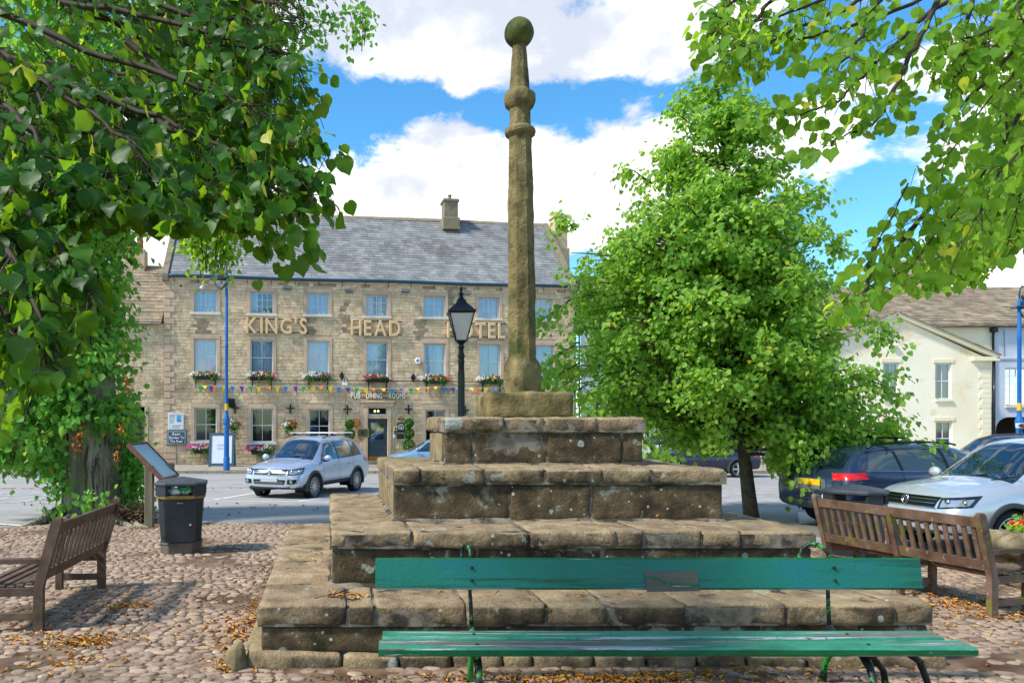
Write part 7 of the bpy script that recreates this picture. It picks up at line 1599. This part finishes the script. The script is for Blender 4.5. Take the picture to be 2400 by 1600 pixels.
def leafset(root, sets, lsz, leafm, nind, seed, tpl=LHI, brm=m_twig, bracts=0, berries=0):
    rs = np.random.RandomState(seed); tw = MB()
    for (m, p, d) in sets: o = len(tw.v); tw.v += m.v; tw.t += m.t; tw.f += [tuple(i+o for i in f) for f in m.f]; tw.m += m.m
    tw.build('twigs', brm, root, sm=True, world=True, fix=False, kind='stuff')
    pos = np.vstack([s[1] for s in sets]); dr = np.vstack([s[2] for s in sets]); n = len(pos)
    nr = rs.normal(size=(n, 3))*1.0+np.array([.1, -.25, .7]); sz = rs.uniform(.62, 1.18, n)*lsz
    ndc = np.abs((PX+F*pos[:, 0]/pos[:, 1])-1200) < 1190
    ndc &= np.abs((PY-F*(pos[:, 2]-EYE)/pos[:, 1])-800) < 790
    score = np.where(ndc, sz/pos[:, 1], 0); order = np.argsort(-score); big = set(order[:nind].tolist()); rest = np.array([i for i in range(n) if i not in big])
    if len(rest): me = leaf_cloud('foliage', pos[rest], dr[rest], nr[rest], sz[rest], leafm, tpl, rs.rand(len(rest))); o = link('foliage', me, root, True); o['kind'] = 'stuff'
    me1 = []
    P_, Fc = tpl
    for k in range(5):
        Q = P_.copy(); Q[:, 2] += .10*np.sin(Q[:, 0]*(3+k)+k)*(.5+np.abs(Q[:, 1]))-.12*(k-2)*Q[:, 0]**2; Q[:, 1] *= .88+.06*k; mb = MB(); mb.add([tuple(v) for v in Q], [tuple(f) for f in Fc]); q_ = mb.mesh('leaf', leafm, True, False)
        a_ = q_.attributes.new('lat', 'FLOAT', 'POINT'); a_.data.foreach_set('value', np.abs(P_[:, 1]).astype(np.float32)); a_ = q_.attributes.new('lon', 'FLOAT', 'POINT'); a_.data.foreach_set('value', P_[:, 0].astype(np.float32)); me1.append(q_)
    for i in order[:nind]:
        d = Vector(dr[i]).normalized(); b = Vector(nr[i]).cross(d).normalized(); z = d.cross(b); M_ = Matrix((d, b, z)).transposed()
        link('leaf', me1[int(i) % 5], root, loc=tuple(Vector(pos[i])-root.location), rot=M_.to_euler(), scale=(sz[i],)*3)
    if bracts:
        idx = rs.choice(n, bracts, replace=False); P2 = (LLO[0]*np.array([1, .36, .8]), LLO[1]); dd = rs.normal(size=(bracts, 3))*.25+np.array([.1, 0, -1])
        me = leaf_cloud('bracts', pos[idx]-np.array([0, .01, .02]), dd, rs.normal(size=(bracts, 3))+np.array([0, -1, 0]), rs.uniform(.7, 1.2, bracts)*lsz*.95, m_bract, P2); o = link('bracts', me, root, True); o['kind'] = 'stuff'
    if berries:
        bb = MB(); idx = rs.choice(n, berries, replace=False)
        for i in idx:
            for k in range(4): c = Vector(pos[i])+Vector((rs.normal(), rs.normal(), rs.normal()*.5-1.2))*.03; bb.blob(c, .0045, 0, 0, 5); bb.tube([Vector(pos[i]), c], .0012, 3, False)
        o = bb.build('berries', flat('dark_berry', '#2c2030', .5), root, world=True, fix=False); o['kind'] = 'stuff'
lt_sets = [([(1340, 700), (1300, 730), (1262, 752)], [15.6]*3), ([(1360, 850), (1300, 880), (1255, 895)], [15]*3), ([(1380, 900), (1320, 930), (1275, 925)], [15]*3), ([(1360, 800), (1310, 830), (1270, 870)], [15.2]*3), ([(1450, 980), (1400, 1000), (1370, 960)], [14.6]*3), ([(1960, 950), (2060, 970), (2120, 985)], [15]*3), ([(1990, 870), (2060, 900), (2110, 930)], [14.6]*3), ([(2000, 1010), (2100, 1040), (2160, 1058)], [14.6]*3), ([(2020, 730), (2060, 760), (2090, 790)], [15]*3), ([(1900, 1080), (1960, 1120), (1985, 1135)], [14.4]*3), ([(1860, 1050), (1890, 1100), (1900, 1130)], [14.2]*3), ([(1500, 1020), (1530, 1055), (1560, 1075)], [14.4]*3), ([(1350, 540), (1330, 520), (1315, 515)], [15.6]*3), ([(1530, 430), (1485, 400), (1465, 395)], [15.6]*3), ([(1688, 290), (1680, 210), (1668, 150)], [15.6]*3), ([(1690, 300), (1650, 230), (1612, 190)], [15.5]*3), ([(1690, 330), (1620, 290), (1570, 255)], [15.5]*3), ([(1700, 320), (1740, 270), (1745, 235)], [15.6]*3), ([(1700, 380), (1790, 330), (1810, 300)], [15.6]*3), ([(1870, 480), (1900, 450), (1925, 440)], [15.6]*3), ([(1400, 940), (1400, 980), (1390, 990)], [14]*3), ([(1950, 560), (1975, 590), (1960, 560)], [15.5]*3), ([(2050, 1060), (2120, 1030), (2185, 1050)], [14.2]*3)]
S_ = [spray(lt, c, d, 110, .1, m_leafM, 50+i, wid=.22, r=.018) for i, (c, d) in enumerate(lt_sets)]
pos = np.vstack([s[1] for s in S_]); dr = np.vstack([s[2] for s in S_]); me = leaf_cloud('outer_leaves', pos, dr, np.random.normal(size=pos.shape)*.5+np.array([0, -.3, .8]), np.random.uniform(.08, .13, len(pos)), m_leafM, LLO); link('outer_leaves', me, lt, True)
mm = MB()
for (m, p, d) in S_: o = len(mm.v); mm.v += m.v; mm.t += m.t; mm.f += [tuple(i+o for i in f) for f in m.f]; mm.m += m.m
mm.build('shoots', m_twig, lt, world=True, fix=False, kind='stuff')
bush(lt, [(990, 1790, 2110), (1040, 1790, 2120), (1075, 1800, 2060), (1098, 1850, 2000)], 14.6, 60, 26, .115, m_leafM, 44, fy=.5, nm='low_foliage')
# the old lime on the left
bt_ = thing('old_lime_tree', 'broad fluted old lime trunk sprouting leafy shoots beside the information board', 'tree', (at(215, 1210, 15.4).x, 15.4, 0))
D = 15.4; m = MB(); NS = 40; rows = []; TX = at(212, 0, D).x
prof = [(1222, 100, 226), (1205, 84, 218), (1185, 74, 214), (1150, 70, 212), (1090, 72, 206), (1030, 66, 200), (960, 66, 192), (860, 62, 185), (700, 56, 180), (500, 46, 172), (250, 36, 160), (0, 26, 150)]
vs = []
for (p, q) in zip(prof, prof[1:]+[prof[-1]]):
    for k in range(6):
        f = k/6; py, r, cx = [p[i]+(q[i]-p[i])*f for i in range(3)]; z = EYE+(PY-py)*D/F; R_ = r*D/F; X0 = (cx-PX)*D/F
        for j in range(NS):
            a = 2*math.pi*j/NS; fl = 1+.07*math.sin(5*a+1.0+z*.15)+.05*math.sin(9*a+z*.5)+.10*max(0, (py-1150)/70)*math.sin(6*a)+.035*noise.noise(Vector((math.cos(a)*3, math.sin(a)*3, z*1.5)))
            g = abs(((a-4.62+.02*z) % 6.283)); fl -= .14*math.exp(-(min(g, 6.283-g)/.10)**2)
            vs.append((X0+R_*fl*math.cos(a), D+.25+R_*fl*math.sin(a)*.9, z))
nr_ = len(vs)//NS; m.add(vs, [(i*NS+k, i*NS+(k+1) % NS, (i+1)*NS+(k+1) % NS, (i+1)*NS+k) for i in range(nr_-1) for k in range(NS)]); m.build('trunk', m_bark, bt_, sm=True, world=True, fix=False)
for (a, b) in (((230, 1205), (330, 1235)), ((200, 1210), (100, 1240)), ((140, 1205), (40, 1235)), ((260, 1200), (350, 1212))):
    P0, P1 = at(a[0], a[1], 15.2), at(b[0], b[1], 13.9); P1.z = .0; P0.z = .12
    m = MB(); m.tube([P0, P0.lerp(P1, .4)+Vector((0, .1, .0)), P0.lerp(P1, .75)+Vector((0, -.05, -.03)), P1], [.16, .10, .06, .03], 7); m.build('root', m_bark, bt_, sm=True, world=True)
env = [(470, -90, 300), (560, -110, 330), (640, -120, 330), (720, -120, 340), (800, -130, 345), (870, -130, 345), (930, -130, 355), (980, -140, 350), (1030, -120, 335), (1060, 10, 320)]
def f_old(p):
    x, y = PP(p); n = np.random.normal(size=len(p))*14
    bad = (y+n > 1000) & (x > 150) & (x < 280) & (p[:, 1] < 15.9); bad |= (x > 305+ n*.4) & (y > 1040)
    return ~bad
bush(bt_, env, 15.4, 520, 34, .135, m_leafB, 11, filt=f_old)
bush(bt_, [(1000, 285, 340), (1060, 275, 330), (1100, 268, 325), (1160, 262, 335), (1215, 270, 345)], 15.7, 60, 26, .11, m_leafB, 12)
bush(bt_, [(1090, 125, 165), (1130, 105, 170), (1170, 95, 160), (1200, 120, 160)], 14.7, 14, 12, .10, m_leafB, 13)
bush(bt_, [(1140, 195, 240), (1170, 190, 250), (1195, 195, 255)], 14.3, 10, 12, .12, m_leafB, 14)
for i, (px, py) in enumerate([(176, 1040), (188, 1030), (283, 1000), (275, 1060), (300, 900)]):
    pos = np.array(at(px, py, 14.3))+np.random.normal(size=(14, 3))*np.array([.03, .03, .11]); me = leaf_cloud('dead_leaves', pos, np.random.normal(size=(14, 3))*.3+np.array([0, 0, -1]), np.random.normal(size=(14, 3)), np.full(14, .06), m_rust, LLO); link('dead_leaves', me, bt_, True)
# brushwood at the foot
bw = MB(); rs = np.random.RandomState(3)
for i in range(90):
    c = at(rs.uniform(275, 345), 1215, 14.6); c.z = rs.uniform(.02, .25); d = Vector((rs.normal(), rs.normal(), rs.normal()*.35)).normalized()*rs.uniform(.2, .5); bw.tube([c-d, c+Vector((0, 0, rs.normal()*.03)), c+d], rs.uniform(.006, .018), 4)
tag(bw.build('brushwood', surf('brushwood', [srgb('#4c3626'), srgb('#7d6049')], 8, 4, .8), fix=False), 'tangle of dry brown sticks between the old tree and the board post', 'brushwood')['kind'] = 'stuff'
# higher crown of the old lime: small leaves seen past the near branches
env2 = [(-330, 0, 700), (-200, -50, 830), (-60, -80, 860), (20, -80, 825), (100, -80, 790), (200, -80, 745), (300, -80, 700), (400, -80, 600), (500, -60, 330), (560, -60, 300)]
bush(bt_, env2, 13.2, 900, 26, .115, m_leafB, 21, fy=.5, nm='upper_foliage')
bush(bt_, [(430, 420, 620), (480, 400, 620), (530, 430, 570), (590, 440, 545)], 12.4, 46, 30, .08, m_leafR, 22, fy=1.0, nm='hanging_foliage')
bush(bt_, [(0, 820, 880), (40, 800, 870), (60, 790, 850)], 12.8, 10, 14, .09, m_leafB, 23, nm='tip_foliage')
# near branches, left: dark big leaves hanging in from the upper left
nl = thing('overhanging_branches', 'dark large leaved lime branches hanging into the upper left', 'branches', (-2.0, 3.4, 4.0))
rs = np.random.RandomState(77); sets = []
heads = [([(-200, -160), (150, 0), (420, 60), (600, 110), (640, 130)], 3.9), ([(-200, -60), (150, 100), (400, 180), (560, 240), (660, 300)], 3.6), ([(-200, 40), (120, 180), (380, 280), (560, 360), (720, 430)], 3.5), ([(-200, 120), (100, 260), (330, 370), (470, 440), (600, 500)], 3.3),
         ([(-250, 200), (40, 300), (200, 380), (330, 470), (420, 520)], 3.1), ([(-250, -240), (100, -150), (420, -60), (650, 10), (720, 60)], 4.2), ([(-200, -120), (250, -40), (500, 60), (700, 150), (755, 210)], 4.0), ([(-200, 300), (0, 420), (110, 540), (180, 640), (230, 720)], 2.7), ([(-250, 380), (-60, 500), (40, 620), (90, 740), (120, 860)], 2.5),
         ([(-220, 250), (60, 340), (150, 430), (220, 520), (260, 610)], 2.9), ([(300, 100), (450, 220), (600, 290), (700, 340), (752, 345)], 3.7), ([(300, 260), (480, 340), (620, 400), (700, 440), (735, 470)], 3.4), ([(200, 200), (380, 320), (520, 440), (600, 500), (640, 560)], 3.4), ([(-220, -20), (0, 120), (160, 230), (300, 330), (360, 420)], 3.2), ([(-220, 60), (-40, 200), (80, 300), (120, 420), (160, 480)], 3.0), ([(0, -120), (260, 20), (520, 140), (640, 200), (700, 250)], 4.1), ([(-200, 480), (-80, 600), (0, 720), (40, 800), (60, 880)], 2.6), ([(100, -200), (400, -100), (600, -40), (680, 0), (740, 60)], 4.3), ([(250, 330), (380, 400), (450, 450), (480, 500), (480, 540)], 3.2)]
for i, (c, d) in enumerate(heads):
    dd = [d+.5, d+.35, d+.15, d, d-.05]; sets.append(spray(nl, c, dd, 185, .1, m_leafL, 200+i, r=.022, wid=.17, droop=.5))
    for k in range(2):
        c2 = [(x+rs.normal()*45, y+rs.normal()*40) for x, y in c[1:]]; sets.append(spray(nl, c2, [v+rs.uniform(.0, .8) for v in dd[1:]], 110, .1, m_leafL, 300+i*3+k, r=.012, wid=.15, droop=.5))
# keep the sky and hotel clear: leaves only where the branches really hang
def inside(px, py):
    lim = np.interp(py, [-400, 0, 60, 130, 250, 330, 400, 480, 515, 540, 620, 700, 800, 880, 960], [760, 700, 720, 690, 735, 770, 765, 745, 690, 300, 265, 250, 225, 150, 60])
    return px < lim-150*min(1, max(0, .30+1.5*noise.noise(Vector((px/75, py/60, 3)))))*(1 if py < 520 else .4)-18*rs.rand()
new = []
for (m, p, d) in sets:
    px = PX+F*p[:, 0]/p[:, 1]; py = PY-F*(p[:, 2]-EYE)/p[:, 1]; keep = np.array([inside(a, b) for a, b in zip(px, py)])
    gap = (px > 205) & (px < 400) & (py > 520) & (py < 640); keep &= ~gap
    V_ = np.array(m.v); vx = PX+F*V_[:, 0]/V_[:, 1]; vy = PY-F*(V_[:, 2]-EYE)/V_[:, 1]
    L_ = np.interp(vy, [-400, 0, 60, 130, 250, 330, 400, 480, 515, 540, 620, 700, 800, 880, 960], [760, 700, 720, 690, 735, 770, 765, 745, 690, 300, 265, 250, 225, 150, 60])
    okv = (vx < L_+4) & ~((vx > 205) & (vx < 400) & (vy > 520) & (vy < 640)); m.f = [f for f in m.f if all(okv[i] for i in f)]; m.m = [0]*len(m.f)
    new.append((m, p[keep], d[keep]))
for i, (c, d) in enumerate([([(620, 330), (700, 345), (768, 338)], 3.7), ([(640, 400), (700, 420), (775, 440)], 3.5), ([(650, 440), (700, 480), (700, 540)], 3.4), ([(640, 120), (700, 170), (725, 240)], 3.9), ([(560, 500), (600, 530), (650, 575)], 3.4)]):
    new.append(spray(nl, c, [d]*3, 26, .1, m_leafL, 900+i, r=.007, wid=.09, droop=.5))
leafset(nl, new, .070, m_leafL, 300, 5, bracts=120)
# near branches, right
def f_right(p):
    x, y = PP(p); n = np.random.normal(size=len(p))*9; y = y+n; x = x+n[::-1]
    A_ = y < np.interp(x, [1600, 1640, 1700, 1760, 1850, 1920, 1980, 2050, 2120, 2180, 2260, 2300, 2400], [-50, 175, 165, 185, 165, 150, 190, 200, 220, 180, 190, 300, 420])
    B_ = (x > 1735) & (x < 2150) & (y > np.interp(x, [1740, 1850, 1950, 2050, 2150], [245, 215, 180, 150, 100])) & (y < np.interp(x, [1740, 1800, 1880, 1950, 2050, 2110, 2150], [305, 320, 390, 345, 300, 315, 310]))
    C_ = (x > np.interp(y, [100, 250, 330, 400, 480, 540, 600, 650, 700, 750], [2250, 2230, 2180, 2140, 2080, 2040, 2000, 1960, 1940, 1960])) & (y < np.interp(x, [1900, 2000, 2060, 2120, 2200, 2280, 2320, 2400, 2600], [735, 740, 700, 685, 670, 655, 620, 560, 500]))
    return (A_ | B_ | C_) & (x > 1625)
def cliptw(m, f):
    k = f(np.array(m.v)+1e-9); m.f = [q for q in m.f if all(k[i] for i in q)]; m.m = [0]*len(m.f)
nr2 = thing('lime_branches', 'bright green lime branches with dark berries hanging into the upper right', 'branches', (4.0, 4.6, 4.4))
heads = [([(2560, -240), (2200, -100), (1980, -20), (1820, 40), (1700, 60), (1660, 95)], 4.9), ([(2560, -150), (2250, -40), (2060, 40), (1900, 90), (1780, 100), (1720, 120)], 4.7), ([(2100, -60), (1990, 20), (1880, 60), (1800, 100), (1740, 110)], 4.5), ([(2420, -120), (2190, 20), (2090, 110), (2020, 180), (1960, 240), (1880, 270), (1790, 272)], 4.5),
         ([(2560, -60), (2420, 60), (2340, 160), (2240, 260), (2170, 330), (2130, 430), (2060, 560)], 4.6), ([(2200, 0), (2160, 80), (2120, 160), (2080, 240), (2050, 290), (1960, 330), (1880, 380)], 4.3), ([(2600, 40), (2440, 160), (2380, 280), (2330, 380), (2250, 480), (2150, 600), (2060, 680)], 4.9), ([(2600, 0), (2450, 40), (2350, 60), (2260, 90), (2200, 140)], 4.6),
         ([(2600, 150), (2470, 240), (2400, 340), (2330, 430), (2280, 520)], 4.4), ([(2100, -60), (2040, 40), (2000, 110), (1960, 160), (1930, 190)], 4.3), ([(2300, -60), (2260, 60), (2260, 160), (2200, 220), (2150, 280)], 4.6), ([(1900, -60), (1820, 0), (1760, 60), (1720, 110), (1700, 150)], 4.8), ([(1800, -80), (1740, -30), (1700, 20), (1680, 60), (1660, 110)], 4.8), ([(2500, 260), (2400, 400), (2300, 520), (2200, 620), (2120, 690)], 6.5), ([(2560, 330), (2440, 420), (2360, 520), (2320, 600), (2290, 660)], 6.8), ([(2200, 450), (2120, 560), (2060, 640), (2010, 690), (1990, 740)], 4.8), ([(2060, 560), (2040, 620), (2030, 680), (2020, 720), (1990, 745)], 4.4)]
sets = []
for i, (c, d) in enumerate(heads):
    dd = [d+.4-.5*k/len(c) for k in range(len(c))]; sets.append(spray(nr2, c, dd, 100 if d < 6 else 220, .1, m_leafR, 500+i, r=.017, wid=.15 if d < 6 else .3, droop=.4))
    if i in (4, 6, 7, 8, 10): c2 = [(x+60+rs.normal()*30, y+rs.normal()*30) for x, y in c]; sets.append(spray(nr2, c2, [v+rs.uniform(.1, .7) for v in dd], 130, .1, m_leafR, 600+i, r=.010, wid=.19))
new = []
for (m, p, d) in sets: k_ = f_right(p); cliptw(m, lambda v: f_right(v)); new.append((m, p[k_], d[k_]))
leafset(nr2, new, .073, m_leafR, 300, 6, bracts=110, berries=70)
rt = thing('far_lime_foliage', 'paler smaller leaved lime crown behind the near branches at the right edge', 'tree', (11.5, 10.5, 0))
m = MB(); m.tube([(11.6, 11.6, -.1), (11.4, 11.6, 2), (11.2, 11.5, 5), (11, 11.4, 9)], [.35, .28, .22, .1], 12); m.build('trunk', m_bark2, rt, sm=True, world=True)
bush(rt, [(-200, 2350, 2700), (0, 2350, 2700), (120, 2350, 2700), (250, 2320, 2700), (350, 2270, 2660), (450, 2220, 2600), (550, 2170, 2500), (630, 2130, 2420), (680, 2120, 2330)], 9.5, 420, 24, .10, m_leafR, 31, fy=.7, nm='foliage', filt=f_right)
